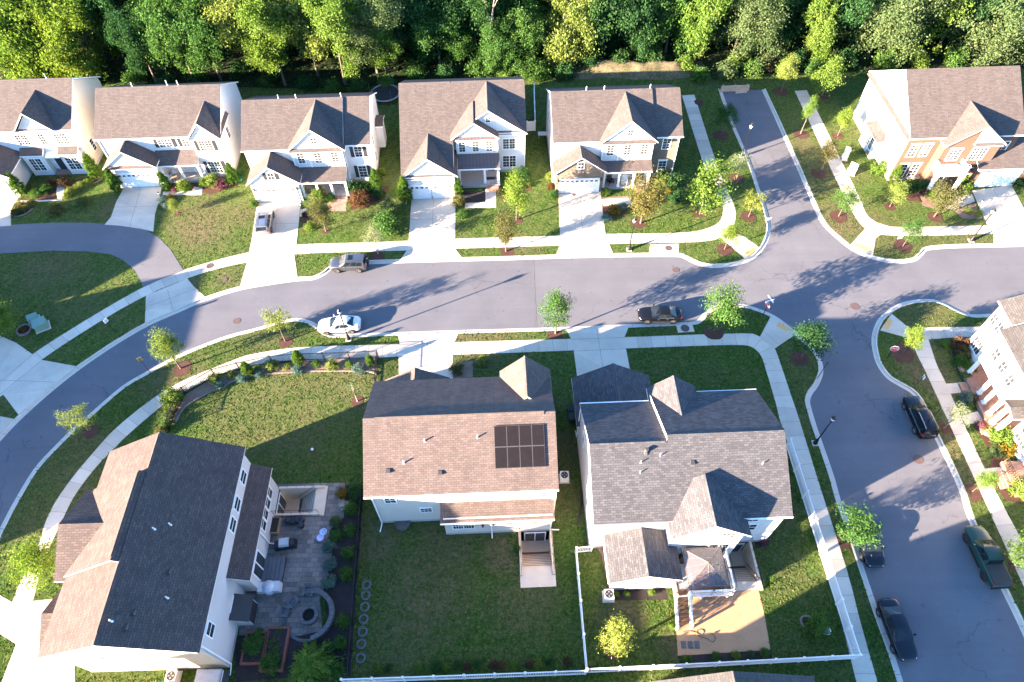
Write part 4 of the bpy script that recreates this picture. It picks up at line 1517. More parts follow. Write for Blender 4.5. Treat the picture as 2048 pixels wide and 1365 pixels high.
h.roof_y(10.7, 13.4, -.1, 3.2, 3.1, 5.2, 6.3, 3.2)
h.garage_door(3.1, 4.9, 2.2, 13.0, 'N')
h.roof_x(6.0, 12, 13.0, 2.8, 10.7, 3.5, name="porch_roof")
h.slab("porch", 6.2, 11.8, 10.7, 12.8, 0, .3, "porch_deck")
for x in (8.4, 11.7):
    h.post(x, 12.6, .3, 2.7, .12)
h.door('N', 10, .3, 1, 2.1, 10.75)
# back bump-out
h.body(5.95, 15.4, -1.35, .05, 3.55)
h.base(5.95, 15.4, -1.35, .05)
h.roof_x(5.7, 15.55, -1.65, 3.4, 0.0, 4.0, label="lean-to roof over the back room")
h.gutter((5.7, -1.65, 3.4), (15.55, -1.65, 3.4))
for x in (1.55,):
    h.win('S', x, 4.5, .9, 1.0, 0, 2, 2, pane="pane_blind")
for x in (9.95, 11.85, 14.45):
    h.win('S', x, 4.55, .95, .8, 0, 2, 2, pane="pane_blind")
h.win('S', 4.35, 2.2, .95, .8, 0, 3, 2)
h.win('S', 7.6, 1.35, 1.8, 1.35, -1.35, 4, 2, units=2)
for x in (10.5, 11.6, 12.7, 13.75):
    h.win('S', x, 1.9, .75, .85, -1.35, 1, 2, pane="pane_blind")
h.slider('S', 13.95, -2.35, 1.8, 2.05, -1.40)
h.wall_lamp('S', 9.3, 1.9, -1.35)
h.body(15.4, 15.75, -.1, 1.0, 5.9, z0=.4)
h.downspout(.1, -.1, 0, 6.4, -.2, -1)
h.downspout(10.05, -1.42, 0, 3.2, 0, -.6)
h.downspout(15.3, -1.42, .15, 3.2, 1, 0)
for x, y, z in ((4.78, 3.52, 8.73), (3.01, 1.98, 7.9), (9.21, 3.63, 8.79)):
    h.pipe(x, y, z, .42)
for x, y, z in ((1.69, 1.5, 7.65), (6.0, 1.22, 7.5)):
    h.boxvent(x, y, z, math.atan(sm))
# solar panels
for i in range(4):
    for j in range(2):
        x0 = 10.62 + i * 1.052
        y0 = 1.25 + j * 1.565
        q = MB()

        def rz(y, d):
            return 6.65 + sm * (y + .38) + d
        q.hexa([(x0, y0, rz(y0, .10)), (x0 + 1.04, y0, rz(y0, .10)), (x0 + 1.04, y0 + 1.54, rz(y0 + 1.54, .10)), (x0, y0 + 1.54, rz(y0 + 1.54, .10)),
                (x0, y0, rz(y0, .16)), (x0 + 1.04, y0, rz(y0, .16)), (x0 + 1.04, y0 + 1.54, rz(y0 + 1.54, .16)), (x0, y0 + 1.54, rz(y0 + 1.54, .16))], 1)
        e = .025
        q.face([(x0 + e, y0 + e, rz(y0 + e, .164)), (x0 + 1.04 - e, y0 + e, rz(y0 + e, .164)), (x0 + 1.04 - e, y0 + 1.54 - e, rz(y0 + 1.54 - e, .164)), (x0 + e, y0 + 1.54 - e, rz(y0 + 1.54 - e, .164))], 0)
        h.P("solar_panel", q, ["solar", "solar_frame"])
h.finish()
H_SOLAR = h

# ------------------------------------------------------------------ right-hand grey roofed house
h = House("house", "white house with speckled grey roof, big rear gable and sun room, inside the white fence", "house", (6.6, 20.7), 1.7, "siding_white", "roof_grey")
sm = 3.2 / 6.1
h.roof_x(6.25, 16.1, -.3, 6.5, 5.85, 9.737, 11.9, 6.55)
h.roof_x(-.2, 6.25, -.3, 6.5, 5.4, 9.5, 11.05, 6.5)
h.body(0, 6.3, 0, 10.7, 6.4, gx=(9.22, 5.4))
h.body(6.3, 15.8, 0, 11.4, 6.45, gx=(9.5, 5.85))
h.base(0, 15.8, 0, 11.3)
for a, b in ((-.2, 5.9), (12.5, 16.1)):
    h.gutter((a, -.3, 6.5), (b, -.3, 6.5), "gutter_green" if a < 0 else "trim")
for p, q_ in (((-.2, 11.05, 6.5), (6.1, 11.05, 6.5)), ((10.6, 11.75, 6.6), (16.1, 11.75, 6.6))):
    h.gutter(q_, p)
h.roof_y(-1.7, 2.7, 5.9, 6.2, 9.0, 8.75, 12.45, 6.2, label="rear cross gable with one dark slope")
h.body(6.2, 12.1, -1.3, .1, 6.3, gy=(8.4, 9.05))
h.roof_y(8.3, 12.5, 6.1, 6.45, 8.25, 8.4, 10.6, 6.45)
h.body(6.5, 10.3, 11.2, 12.1, 6.5, gy=(8.2, 8.25))
# garage on the street side
h.body(.1, 7.0, 10.6, 15.4, 3.35, gy=(5.45, 3.55))
h.roof_y(10.4, 15.9, -.3, 3.3, 3.55, 5.65, 7.35, 3.3)
h.garage_door(3.55, 5.0, 2.2, 15.4, 'N')
h.slab("porch", 7.1, 11, 11.3, 13.4, 0, .3, "porch_deck")
# sun room
h.body(1.35, 6.75, -3.7, .1, 3.2, gy=(4.45, 4.0))
h.base(1.35, 6.75, -3.7, 0)
h.roof_y(-4.1, .25, .98, 3.3, 4.0, 4.72, 7.02, 3.3, label="roof of the sun room")
h.gutter((.98, .2, 3.3), (.98, -4.1, 3.3))
for x in (2.3, 3.3, 4.35, 5.35):
    h.win('S', x, 1.5, .75, .95, -3.7, 1, 2, pane="pane_blind")
h.win('S', 3.2, .5, .9, .5, -3.7, 1, 1)
# rear wall windows
h.win('S', 7.2, 5.0, 1.1, .8, -1.3, 2, 2, pane="pane_blind")
h.win('S', 10.8, 5.0, 1.1, 1.1, -1.3, 3, 2, pane="pane_blind")
h.slider('S', 10.6, 1.55, 1.7, 2.05, -1.3)
h.win('S', 13.3, 3.1, 1.2, 1.2, 0, 2, 2)
h.win('S', 13.2, 5.1, .9, .8, 0, 2, 2)
h.slider('S', 13.2, -2.3, 1.5, 2.0, -.05)
h.roof_x(7.75, 10.05, -2.1, 2.75, -1.3, 3.25, name="awning_roof")
q = MB()
q.prism([(-2.05, 2.3), (-2.0, 2.3), (-1.3, 2.3), (-1.3, 3.1), (-2.05, 2.62)], 'x', 7.85, 9.95)
h.P("bay_wall", q, "siding_white")
for y in (2.5, 8.3):
    h.win('W', y, 4.2, .8, 1.4, 0, 1, 2)
h.pipe(4.48, 4.75, 9.11, .45, "roof_grey", .17)
for x, y, z in ((5.6, 4.38, 8.92), (3.97, 3.94, 8.69), (3.86, 3.22, 8.32), (13.98, 3.51, 8.47)):
    h.pipe(x, y, z, .36, "pipe_white", .045)
h.boxvent(8.22, 3.85, 8.64, math.atan(sm))
h.downspout(-.06, 11, 0, 6.3, 0, 1)
h.finish()
H_GREY = h

# ------------------------------------------------------------------ bottom-left house
h = House("house", "long dark brown roofed house with a paved patio behind it, at the lower left", "house", (-23.3, 11.4), 1.0, "siding_beige", "roof_brown")
m1 = 3.1 / 6.0
h.roof_y(-.45, 16.05, -11.25, 7.0, -5.6, 10.2, .45, 7.1)
h.roof_y(5.3, 12.5, -11.35, 7.15, -6.15, 10.5, -4.4, 9.42, cap=False)
for y0, y1, x, z in ((12.7, 15.8, -5.6, 10.2), (.4, 5.1, -5.6, 10.2), (5.6, 12.3, -6.15, 10.5)):
    q = MB()
    q.prism([(x - .25, z - .1), (x + .25, z - .1), (x, z + .09)], 'y', y0, y1)
    h.P("ridge_vent", q, "roof_brown")
h.body(-10.9, .2, -.1, 15.7, 6.85, gy=(9.9, -5.5), mat="siding_cream")
h.body(.1, .22, -.08, 15.68, 6.85, mat="siding_grey")
h.base(-10.9, .22, -.1, 15.7)
h.gutter((.45, 16.05, 7.1), (.45, -.45, 7.1), "black_metal")
# west cross gable
h.roof_x(-12.0, -7.0, 5.0, 7.0, 8.8, 8.98, 12.5, 7.0)
h.body(-11.5, -9, 5.4, 12.1, 6.9, gx=(8.7, 8.8), mat="siding_cream")
h.roof_x(-13.7, -10.7, .6, 3.1, 3.3, 4.6, 6.0, 3.1)
h.body(-13.4, -10.7, .95, 5.65, 3.05, gx=(4.4, 3.3), mat="siding_cream")
h.garage_door(3.3, 3.6, 2.2, -13.4, 'W')
# east bump-out with its own roof
h.body(.2, 1.5, 5.9, 15.3, 4.0, mat="siding_grey")
q = MB()
q.prism([(.15, 4.75), (.15, 4.6), (1.9, 3.75), (1.9, 3.9)], 'y', 5.6, 15.6, 1, True, [1, 1, 1, 0])
h.P("roof", q, ["roof_brown", "trim"], label="long lean-to roof on the patio side")
h.gutter((1.9, 15.6, 3.88), (1.9, 5.6, 3.88))
for y in (13.9, 11.45, 9.65):
    h.win('E', y, 5.15, 1.05, 1.1, .22, 1, 2)
h.win('E', 4.2, 1.2, 1.2, 1.2, .22, 2, 2)
h.win('E', 1.5, 4.9, .9, 1.3, .22, 1, 2)
for y in (13.9, 12.9, 11.9, 10.9):
    h.win('E', y, 1.7, .78, 1.5, 1.5, 1, 2)
h.slider('E', 7.6, .4, 1.9, 2.2, 1.5)
h.slider('E', 14.0, -2.3, 1.9, 2.1, 1.55)
h.win('S', -8.4, 4.4, 1.2, .9, -.1, 2, 2, pane="pane_blind")
h.boxvent(-2.5, 5.0, 8.6, -math.atan(m1), 'y')
h.boxvent(-3.9, 1.9, 9.3, -math.atan(m1), 'y')
h.boxvent(-4.1, .9, 9.4, -math.atan(m1), 'y')
for x, y in ((-3.2, 8.5), (-4.1, 8.0), (-2.2, 3.1), (-5.0, 1.2)):
    h.pipe(x, y, 10.2 - (x + 5.6) * m1, .4)
h.downspout(.32, .1, 0, 6.9, 0, -1)
h.downspout(1.6, 10.0, 0, 3.8, 1, 0)
h.finish()
H_PATIO = h

# neighbours standing outside the picture, whose long shadows cross it
def plain_house(lab, O, w, d, ze=6.4, zr=9.9, ang=1):
    h = House("house", lab, "house", O, ang, "siding_white", "roof_tan_row")
    h.roof_y(-.35, d + .35, -.4, ze, w / 2, zr, w + .4, ze)
    h.body(0, w, 0, d, ze - .1, gy=(zr - .25, w / 2))
    for k in range(3):
        for z in (1.0, 4.0):
            h.win('W', d * (k + .5) / 3, z, 1.2, 1.4, 0, 2, 4)
            h.win('E', d * (k + .5) / 3, z, 1.2, 1.4, w, 2, 4)
    h.door('W', d * .38, .1, 1.0, 2.1, 0)
    h.finish()


plain_house("neighbouring house beyond the lower left edge, next to the dark brown roof", (-34.5, -7.5), 12.5, 14.3, 6.6, 10.7)
plain_house("neighbouring house beyond the bottom edge, next to the tan roof gable", (-3.55, -11.84), 12, 13.3, 6.6, 10.4, 25.4)
plain_house("neighbouring house beyond the left edge, south of the wide drive", (-78.0, 12.0), 12, 11.5)
plain_house("neighbouring house beyond the left edge, at the end of the wide drive", (-78.0, 26.2), 12, 11.2)
plain_house("neighbouring house beyond the left edge, by the shared asphalt drive", (-85.5, 39.5), 12, 14)

# house of which only the roof shows at the bottom edge
h = House("house", "house at the bottom edge of which only the tan roof gable shows", "house", (8.6, -2.2), 1.7, "siding_white", "roof_grey_east")
h.roof_y(-2, 10.9, -.3, 6.3, 6.3, 9.7, 13.0, 6.3)
h.body(0, 12.7, -1.6, 10.5, 6.2, gy=(9.45, 6.3))
h.body(12.7, 15.2, 2, 9.6, 3.3)
h.roof_y(1.7, 9.9, 12.6, 3.5, 14.0, 3.9, 15.5, 3.4)
h.finish()

# ------------------------------------------------------------------ white house on the right-hand street
h = House("house", "white house at the right edge facing the side street, with brick porch steps", "house", (48.0, 43.0), 0, "siding_white", "roof_grey_east")
h.body(.4, 12.5, -3.3, -.9, 7.3, gy=(10.3, 6.4))
h.body(2.3, 12.5, -22, -3.3, 7.2, gy=(10.2, 6.4))
h.body(-.9, 2.4, -9.6, -4.3, 7.2, z0=2.9)
h.body(.3, 2.4, -22, -11.6, 7.15)
h.roof_y(-3.7, -.6, .12, 7.42, 6.4, 10.6, 12.8, 7.42)
h.roof_y(-22.3, -3.72, .0, 7.32, 6.4, 10.42, 12.8, 7.32)
q = MB()
q.prism([(-1.2, 7.3), (-1.2, 7.14), (3.2, 8.66), (3.2, 8.82)], 'y', -9.9, -4.0, 1, True, [1, 1, 1, 0])
h.P("roof", q, ["roof_grey_east", "trim"], label="roof over the projecting upper floor")
for y in (-1.5, -2.6):
    h.win('W', y, 5.0, .75, 1.2, .4, 2, 2)
h.win('W', -2.1, 1.2, 1.5, 1.5, .4, 2, 2, units=2)
for y in (-5.5, -7.0, -8.5):
    h.win('W', y, 4.6, .8, 1.2, -.9, 2, 2)
for y in (-13.0, -16.0, -19.0):
    h.win('W', y, 4.4, 1.0, 1.3, .3, 2, 2)
    h.win('W', y, 1.2, 1.6, 1.6, .3, 2, 3, units=2)
h.slab("porch", -1.2, 2.3, -9.6, -3.5, 0, .42, "walk_brick")
for y in (-4.5, -7.0, -8.1, -9.4):
    h.post(-.65, y, .42, 2.9, .15)
h.steps(-2.0, -1.2, -7.0, -5.6, 1, .22, "walk_brick")
h.door('W', -5.6, .42, 1.0, 2.1, 2.3, "door_red")
h.slab("porch", -1.2, 2.3, -11.5, -9.62, 0, .40, "walk_brick")
for y in (-10.4, -11.3):
    h.post(-.75, y, .40, 3.4, .17)
h.roof_x(-1.0, 2.4, -11.7, 3.4, -10.6, 3.75, -9.6, 3.5, mat="roof_grey_east", name="porch_roof", cap=False)
h.steps(-2.0, -1.2, -11.3, -10.2, 1, .2, "walk_brick")
h.slab("porch", -1.6, .28, -18, -14.6, 0, .5, "walk_brick")
h.railing([(-1.5, -14.7, .5), (-1.5, -17.9, .5)], .9, "brick_orange", .2, .04)
for k in range(3):
    h.slab("step", -2.6 + .3 * k, -1.6, -17.2, -15.6, 0, .14 + .12 * k, "walk_brick")
h.gutter((.0, -3.75, 7.3), (.0, -4.0, 7.3), "black_metal")
h.pipe(3.2, -8.0, 8.75, .5, "vent_dark", .1)
h.finish()
# ------------------------------------------------------------------ foliage
leafmat("leaf_green", (0.024, 0.062, 0.016), (0.054, 0.121, 0.030), (0.091, 0.172, 0.044))
leafmat("leaf_dark", (0.012, 0.039, 0.016), (0.028, 0.074, 0.026), (0.054, 0.115, 0.039))
leafmat("leaf_lime", (0.053, 0.112, 0.020), (0.103, 0.170, 0.029), (0.144, 0.207, 0.048))
leafmat("leaf_yellow", (0.079, 0.118, 0.023), (0.144, 0.189, 0.042), (0.194, 0.236, 0.078))
leafmat("leaf_grey", (0.040, 0.075, 0.028), (0.078, 0.118, 0.046), (0.115, 0.148, 0.066))
leafmat("leaf_bronze", (0.053, 0.054, 0.021), (0.092, 0.088, 0.036), (0.105, 0.120, 0.046))
leafmat("leaf_pale", (0.105, 0.136, 0.078), (0.149, 0.189, 0.118), (0.193, 0.229, 0.156))
leafmat("leaf_red", (0.060, 0.035, 0.024), (0.105, 0.050, 0.038), (0.085, 0.080, 0.035))
leafmat("leaf_blue", (0.044, 0.088, 0.078), (0.088, 0.146, 0.129), (0.141, 0.209, 0.196))
leafmat("flower_orange", (0.035, 0.060, 0.018), (0.14, 0.10, 0.02), (0.26, 0.14, 0.02))
leafmat("flower_pink", (0.040, 0.065, 0.02), (0.16, 0.05, 0.08), (0.26, 0.09, 0.15))
leafmat("flower_white", (0.050, 0.085, 0.03), (0.4, 0.4, 0.36), (0.6, 0.6, 0.56))
plain("bark", (0.085, 0.066, 0.052), 0.95, var=0.35, scale=6)
plain("bark_pale", (0.26, 0.21, 0.17), 0.9, var=0.25, scale=6)


def crown_mesh(seed, shape, n_cl, per, leaf, cl=.30, hollow=.55):
    """unit crown: about radius 1 across, height 2 (z -1..1); many separate leaf faces in clumps"""
    r = random.Random(seed)
    m = MB()
    cents = []
    lobes = [(Vector((r.uniform(-.62, .62), r.uniform(-.62, .62), r.uniform(-.75, .72))), r.uniform(.30, .52)) for _ in range(11)]
    for i in range(n_cl):
        while True:
            d = Vector((r.gauss(0, 1), r.gauss(0, 1), r.gauss(0, 1))).normalized()
            rad = hollow + (1 - hollow) * r.random() ** .6
            if r.random() < .22:
                rad *= .5
            p = d * rad
            if shape == 'cone':
                k = (.5 * (1 - p.z)) ** .62
                p = Vector((p.x * (k + .05), p.y * (k + .05), p.z))
            elif shape == 'egg':
                k = 1.0 - .35 * p.z - .1
                p = Vector((p.x * k, p.y * k, p.z))
            elif shape == 'column':
                p = Vector((p.x * .8, p.y * .8, p.z))
            elif shape == 'vase':
                k = .75 + .35 * p.z
                p = Vector((p.x * k, p.y * k, p.z))
            elif shape == 'shrub':
                p.z = abs(p.z) * 1.5 - .7
            elif shape == 'lobed':
                lc, lr = lobes[i % 11]
                p = lc * (1 - .25 * lc.z) + Vector((d.x, d.y, d.z * 1.15)) * lr * (.55 + .5 * r.random())
            elif shape == 'open':
                p = p * (0.75 + .45 * r.random())
            break
        cents.append(p)
        lobe = cl * (0.7 + .6 * r.random())
        out = p.normalized() if p.length > .05 else Vector((0, 0, 1))
        for j in range(per):
            o = Vector((r.gauss(0, 1), r.gauss(0, 1), r.gauss(0, .8)))
            q = p + o * lobe * .5
            n = (out * .7 + Vector((r.gauss(0, .7), r.gauss(0, .7), r.gauss(.35, .6)))).normalized()
            a = n.orthogonal().normalized()
            b = n.cross(a)
            t = r.random() * 6.283
            a, b = a * math.cos(t) + b * math.sin(t), b * math.cos(t) - a * math.sin(t)
            s = leaf * (.6 + .8 * r.random())
            m.face([q - a * s, q - b * s * .55, q + a * s, q + b * s * .55], 0)
    return m, cents


def weep_mesh(seed, n=150, per=26, leaf=.05):
    """loose feathery conifer: long drooping sprays from the axis"""
    r = random.Random(seed)
    m = MB()
    for i in range(n):
        z = 1 - 2 * r.random() ** .8
        a = r.random() * 6.283
        L = (.25 + .85 * (1 - z) / 2) * (.7 + .4 * r.random())
        for j in range(per):
            t = (j + r.random()) / per
            p = Vector((math.cos(a) * L * t, math.sin(a) * L * t, z + .25 * t - .55 * t * t))
            p += Vector((r.gauss(0, .035), r.gauss(0, .035), r.gauss(0, .04)))
            d = Vector((math.cos(a + r.gauss(0, .5)), math.sin(a + r.gauss(0, .5)), -.5 + r.gauss(0, .4))).normalized()
            b = d.orthogonal().normalized()
            s = leaf * (.7 + .8 * r.random())
            m.face([p - d * s * 1.6, p - b * s * .5, p + d * s * 1.6, p + b * s * .5], 0)
    return m, []


def trunk_mesh(cents, h, r0, rad, zc, hz, seed, n_limbs=7):
    r = random.Random(seed)
    m = MB()
    top = zc + hz * .45
    pts, rr = [], []
    for k in range(7):
        t = k / 6
        pts.append((math.sin(t * 3 + seed) * r0 * .8 * t, math.cos(t * 2.3 + seed) * r0 * .8 * t, top * t))
        rr.append(r0 * (1.25 if k == 0 else 1 - .75 * t))
    m.path(pts, rr, 7)
    for c in r.sample(cents, min(n_limbs, len(cents))):
        e = Vector((c.x * rad * .9, c.y * rad * .9, zc + c.z * hz * .9))
        t = .35 + .5 * r.random()
        s = Vector(pts[min(5, int(t * 6))])
        if e.z < s.z:
            continue
        md = s.lerp(e, .5) + Vector((0, 0, -.04 * h))
        m.path([s, md, e], [r0 * .42, r0 * .25, r0 * .07], 5)
    return m


PROTO = {}


def proto(key, shape, matn, n_cl, per, leaf, cl=.3, hollow=.55, seeds=3, bark="bark"):
    PROTO[key] = []
    for s in range(seeds):
        sd = hash_seed(key) + s * 17
        if shape == 'weep':
            m, c = weep_mesh(sd)
        else:
            m, c = crown_mesh(sd, shape, n_cl, per, leaf, cl, hollow)
        me = mesh_of(m, key + "_leaves", matn)
        PROTO[key].append((me, c, bark, sd))


def hash_seed(k):
    return sum(ord(c) * (i + 3) for i, c in enumerate(k)) % 9973


def mesh_of(m, name, matn):
    me = bpy.data.meshes.new(name)
    me.from_pydata(m.v, [], m.f)
    me.materials.append(MATS[matn])
    me.update()
    return me


def plant_tree(name, key, loc, h, rad, label, cat="tree", group=None, clear=.28, lean=(0, 0), variant=None, r0=None, rz=None, crown_name="crown"):
    """tree > trunk, crown; clear = share of bare stem"""
    P = PROTO[key]
    me, cents, bark, sd = P[(variant if variant is not None else rng.randrange(len(P))) % len(P)]
    root = thing(name, label, cat, loc, rng.random() * 6.28 if rz is None else rz, group)
    z0 = h * clear
    hz = (h - z0) / 2
    zc = z0 + hz
    c = bpy.data.objects.new(crown_name, me)
    COL.objects.link(c)
    c.parent = root
    c.location = (0, 0, zc)
    c.scale = (rad, rad * (.9 + .2 * rng.random()), hz)
    if cents:
        t = trunk_mesh(cents, h, r0 or max(.05, h * .014), rad, zc, hz, sd, 9 if h > 6 else 6)
        t.build("trunk", bark, root)
    elif key == 'weep':
        t = MB()
        t.path([(0, 0, 0), (.03, 0, h * .5), (0, .02, h * .92)], [.09, .06, .02], 7)
        t.build("trunk", bark, root)
    return root


def shrub(name, key, px, w, label, cat="shrub", group=None, hk=.9, z=0.0, variant=None):
    """low plant: one leafy mesh; w = width in metres"""
    P = PROTO[key]
    me = P[(variant if variant is not None else rng.randrange(len(P))) % len(P)][0]
    o = bpy.data.objects.new(name, me)
    COL.objects.link(o)
    p = G(*px) if not isinstance(px, Vector) else px
    h = w * hk
    o.location = (p.x, p.y, z + h * .46)
    o.rotation_euler = (0, 0, rng.random() * 6.28)
    o.scale = (w / 2, w / 2, h / 2)
    return tag(o, label, cat, group)


def proj(P):
    X, Y, Z = P[0], P[1], P[2] - CAMH
    yc = -(Y * math.sin(PITCH) + Z * math.cos(PITCH))
    zc = Y * math.cos(PITCH) - Z * math.sin(PITCH)
    x, y = FPX * X / zc, FPX * yc / zc
    c, s = math.cos(ROLL), math.sin(ROLL)
    return 1024 + c * x - s * y, 682.5 + s * x + c * y


def scale_at(P):
    return FPX / (P[1] * math.cos(PITCH) - (P[2] - CAMH) * math.sin(PITCH))


def height_to(base, top):
    """height of an upright whose foot and tip are seen at these pixels"""
    b = G(*base)
    best = min((k * .05 for k in range(4, 420)), key=lambda z: (proj((b.x, b.y, z))[1] - top[1]) ** 2 + (proj((b.x, b.y, z))[0] - top[0]) ** 2)
    return b, best


# young street trees: sparse crowns with small leaves
proto("green", 'egg', "leaf_green", 56, 84, .041, .34, .45)
proto("dark", 'egg', "leaf_dark", 58, 84, .042, .34, .45)
proto("lime", 'egg', "leaf_lime", 62, 92, .042, .33, .45)
proto("yellow", 'egg', "leaf_yellow", 60, 90, .044, .34, .45)
proto("sparse", 'open', "leaf_yellow", 34, 78, .043, .30, .4)
proto("pale", 'open', "leaf_pale", 30, 72, .040, .34, .4, bark="bark_pale")
proto("bronze", 'vase', "leaf_bronze", 66, 90, .040, .34, .35)
proto("bare", 'open', "leaf_pale", 10, 16, .05, .36, .4, bark="bark_pale")
proto("spiky", 'vase', "leaf_green", 46, 96, .043, .30, .5)
leafmat("leaf_cone", (0.030, 0.072, 0.012), (0.058, 0.118, 0.020), (0.090, 0.150, 0.030))
proto("cone", 'cone', "leaf_cone", 150, 44, .055, .15, .7)
proto("weep", 'weep', "leaf_lime", 0, 0, 0)
for k in ("green", "dark", "lime", "yellow", "bronze", "red", "blue", "grey"):
    proto("bush_" + k, 'shrub', "leaf_" + k, 44, 60, .08, .34, .5, seeds=2)
for k in ("orange", "pink", "white"):
    proto("bloom_" + k, 'shrub', "flower_" + k, 30, 40, .10, .36, .5, seeds=2)

YT = "young trees planted along the pavements"
# foot, tip, crown width (photo pixels), kind, label, bare stem share
TREES = [
    ((571, 683), (556, 613), 50, "sparse", "sparse yellow-green young tree on the verge left of the white car", .35),
    ((362, 737), (333, 650), 54, "yellow", "bright yellow narrow young tree on the curved verge", .30),
    ((176, 862), (140, 816), 60, "sparse", "low sparse green young tree on the verge at the far left", .35),
    ((1111, 667), (1113, 584), 70, "green", "green young tree in a mulch square left of the black car", .32),
    ((1428, 662), (1447, 572), 92, "green", "full round green tree right behind the black car", .25),
    ((1602, 716), (1634, 655), 82, "dark", "dark green tree on the verge of the corner by the side street", .30),
    ((1805, 706), (1836, 650), 44, "lime", "small lime green tree beside the leaning stop sign", .30),
    ((1887, 857), (1918, 808), 50, "pale", "thin pale young tree behind the black people carrier", .35),
    ((1944, 984), (1990, 946), 44, "lime", "lime young tree by the right pavement below the flower bed", .40),
    ((1686, 1080), (1728, 1032), 96, "spiky", "spiky green tree leaning over the small dark car", .30),
    ((2022, 1128), (2062, 1052), 74, "lime", "round lime tree at the right edge beside the green pickup", .35),
    ((112, 1148), (62, 1058), 98, "lime", "bushy tree with yellowing leaves in front of the lower left garage", .20),
    ((1449, 499), (1465, 455), 44, "lime", "small tree in a mulch ring nearest the storm drain", .35),
    ((1497, 434), (1511, 382), 44, "sparse", "small tree in a mulch ring where the side street kerb curves", .35),
    ((1473, 357), (1481, 305), 44, "pale", "pale young tree beside the lamp of the side street", .35),
    ((1442, 271), (1454, 206), 50, "dark", "dark young tree by the left kerb near the end of the side street", .35),
    ((1562, 183), (1584, 108), 40, "yellow", "tall golden narrow tree at the end of the side street", .30),
    ((1644, 192), (1656, 106), 66, "lime", "lush lime tree at the end of the right pavement", .15),
    ((1601, 268), (1627, 192), 26, "lime", "very slender leaning young tree over the right pavement", .40),
    ((1640, 347), (1672, 290), 48, "bronze", "thin bronze tree beside the white cabinets", .45),
    ((1677, 433), (1705, 376), 52, "green", "small green tree in a ring left of the brick house lawn", .35),
    ((1675, 272), (1691, 218), 36, "lime", "small bright tree beside the white end of the brick house", .30),
    ((1779, 414), (1803, 360), 44, "yellow", "yellow young tree on the brick house lawn", .30),
    ((1868, 434), (1906, 366), 80, "bronze", "bronze green tree beside the brick house drive", .22),
    ((1805, 493), (1835, 437), 44, "green", "small tree on the verge beside the sign at the corner", .35),
    ((1400, 427), (1415, 322), 92, "lime", "big round lime tree at the corner of the stone fronted house", .18),
    ((1281, 447), (1290, 352), 82, "bronze", "bronze brown tree in front of the stone fronted house", .15),
    ((1033, 440), (1020, 345), 56, "lime", "lime tree on the lawn before the metal porch roof", .20),
    ((1012, 503), (1010, 428), 60, "bronze", "olive tree on the verge before the two garage doors house", .25),
    ((652, 463), (641, 394), 54, "bronze", "bronze tree on the lawn beside the silver car drive", .20),
    ((756, 508), (742, 450), 46, "pale", "pale thin tree on the verge behind the grey car", .35),
    ((1222, 1302), (1248, 1245), 60, "yellow", "yellow tree inside the white fence, on the lawn left of the sand", .22),
    ((715, 803), (716, 752), 40, "bare", "bare reddish young tree in a ring on the fenced lawn", .25),
    ((356, 427), (347, 394), 22, "yellow", "tiny yellow sapling on the dry front lawn", .30),
    ((22, 664), (0, 592), 76, "lime", "yellow-green tree at the left edge beside the utility boxes", .15),
]
for foot, tip, w, key, lab, cl in TREES:
    b, hgt = height_to(foot, tip)
    sc_ = scale_at((b.x, b.y, hgt * .6))
    plant_tree("young_tree", key, b, hgt, w / 2 / sc_, lab, "tree", YT, cl)
b, hgt = height_to((632, 1332), (634, 1255))
plant_tree("weeping_tree", "weep", b, 3.2, 2.35, "feathery light green weeping tree beside the fire pit", "tree", None, .05)

CN = "clipped evergreen cones by the houses"
for foot, tip, lab in [((47, 389), (19, 348), "evergreen cone beside the leftmost garage"), ((199, 358), (166, 311), "evergreen cone at the right corner of the leftmost house"),
                       ((239, 383), (210, 342), "evergreen cone left of the second garage from the left"), ((336, 380), (314, 347), "evergreen cone right of the second garage from the left"),
                       ((471, 367), (451, 330), "evergreen cone at the right corner of the house with dark shutters"), ((755, 380), (748, 341), "evergreen cone beside the red bush"),
                       ((812, 405), (801, 358), "evergreen cone left of the two garage doors"), ((917, 393), (914, 358), "evergreen cone right of the two garage doors"),
                       ((1784, 364), (1802, 332), "bright evergreen cone at the corner of the brick house"), ((499, 750), (488, 724), "small evergreen cone, leftmost in the fenced bed"),
                       ((601, 731), (593, 701), "tallest evergreen cone in the middle of the fenced bed"), ((742, 731), (736, 711), "small evergreen cone at the gate end of the fenced bed")]:
    b, hgt = height_to(foot, tip)
    plant_tree("evergreen_cone", "cone", b, hgt * 1.08, hgt * .25 + .14, lab, "evergreen", CN, .02)

# mulch rings round the lawn trees
rings = [(571, 685, .75), (364, 738, 1.0), (180, 864, .8), (1428, 664, 1.1), (1600, 718, 1.0), (1805, 706, 1.3), (1449, 500, 1.0), (1497, 434, 1.0), (1473, 358, 1.0), (1442, 272, 1.1), (1561, 184, 1.1), (1647, 193, .9),
         (1603, 269, 1.0), (1638, 348, 1.0), (1677, 434, 1.1), (1675, 273, .8), (1780, 414, .75), (1870, 435, .9), (1805, 493, 1.1), (1399, 427, .9), (1277, 446, 1.0), (1036, 441, .6), (652, 463, .5), (1225, 1300, .8),
         (715, 803, .65), (355, 428, .4), (965, 723, .55), (1398, 205, .7)]
m = MB()
for x, y, r in rings:
    p = G(x, y)
    n = 16
    rr = [r * rng.uniform(.9, 1.08) for k in range(n)]
    m.face([(p.x, p.y, .10)] * 0 + [(p.x + math.cos(6.283 * k / n) * rr[k], p.y + math.sin(6.283 * k / n) * rr[k], .022) for k in range(n)], 0)
m.build("mulch_ring", "mulch", kind='structure')
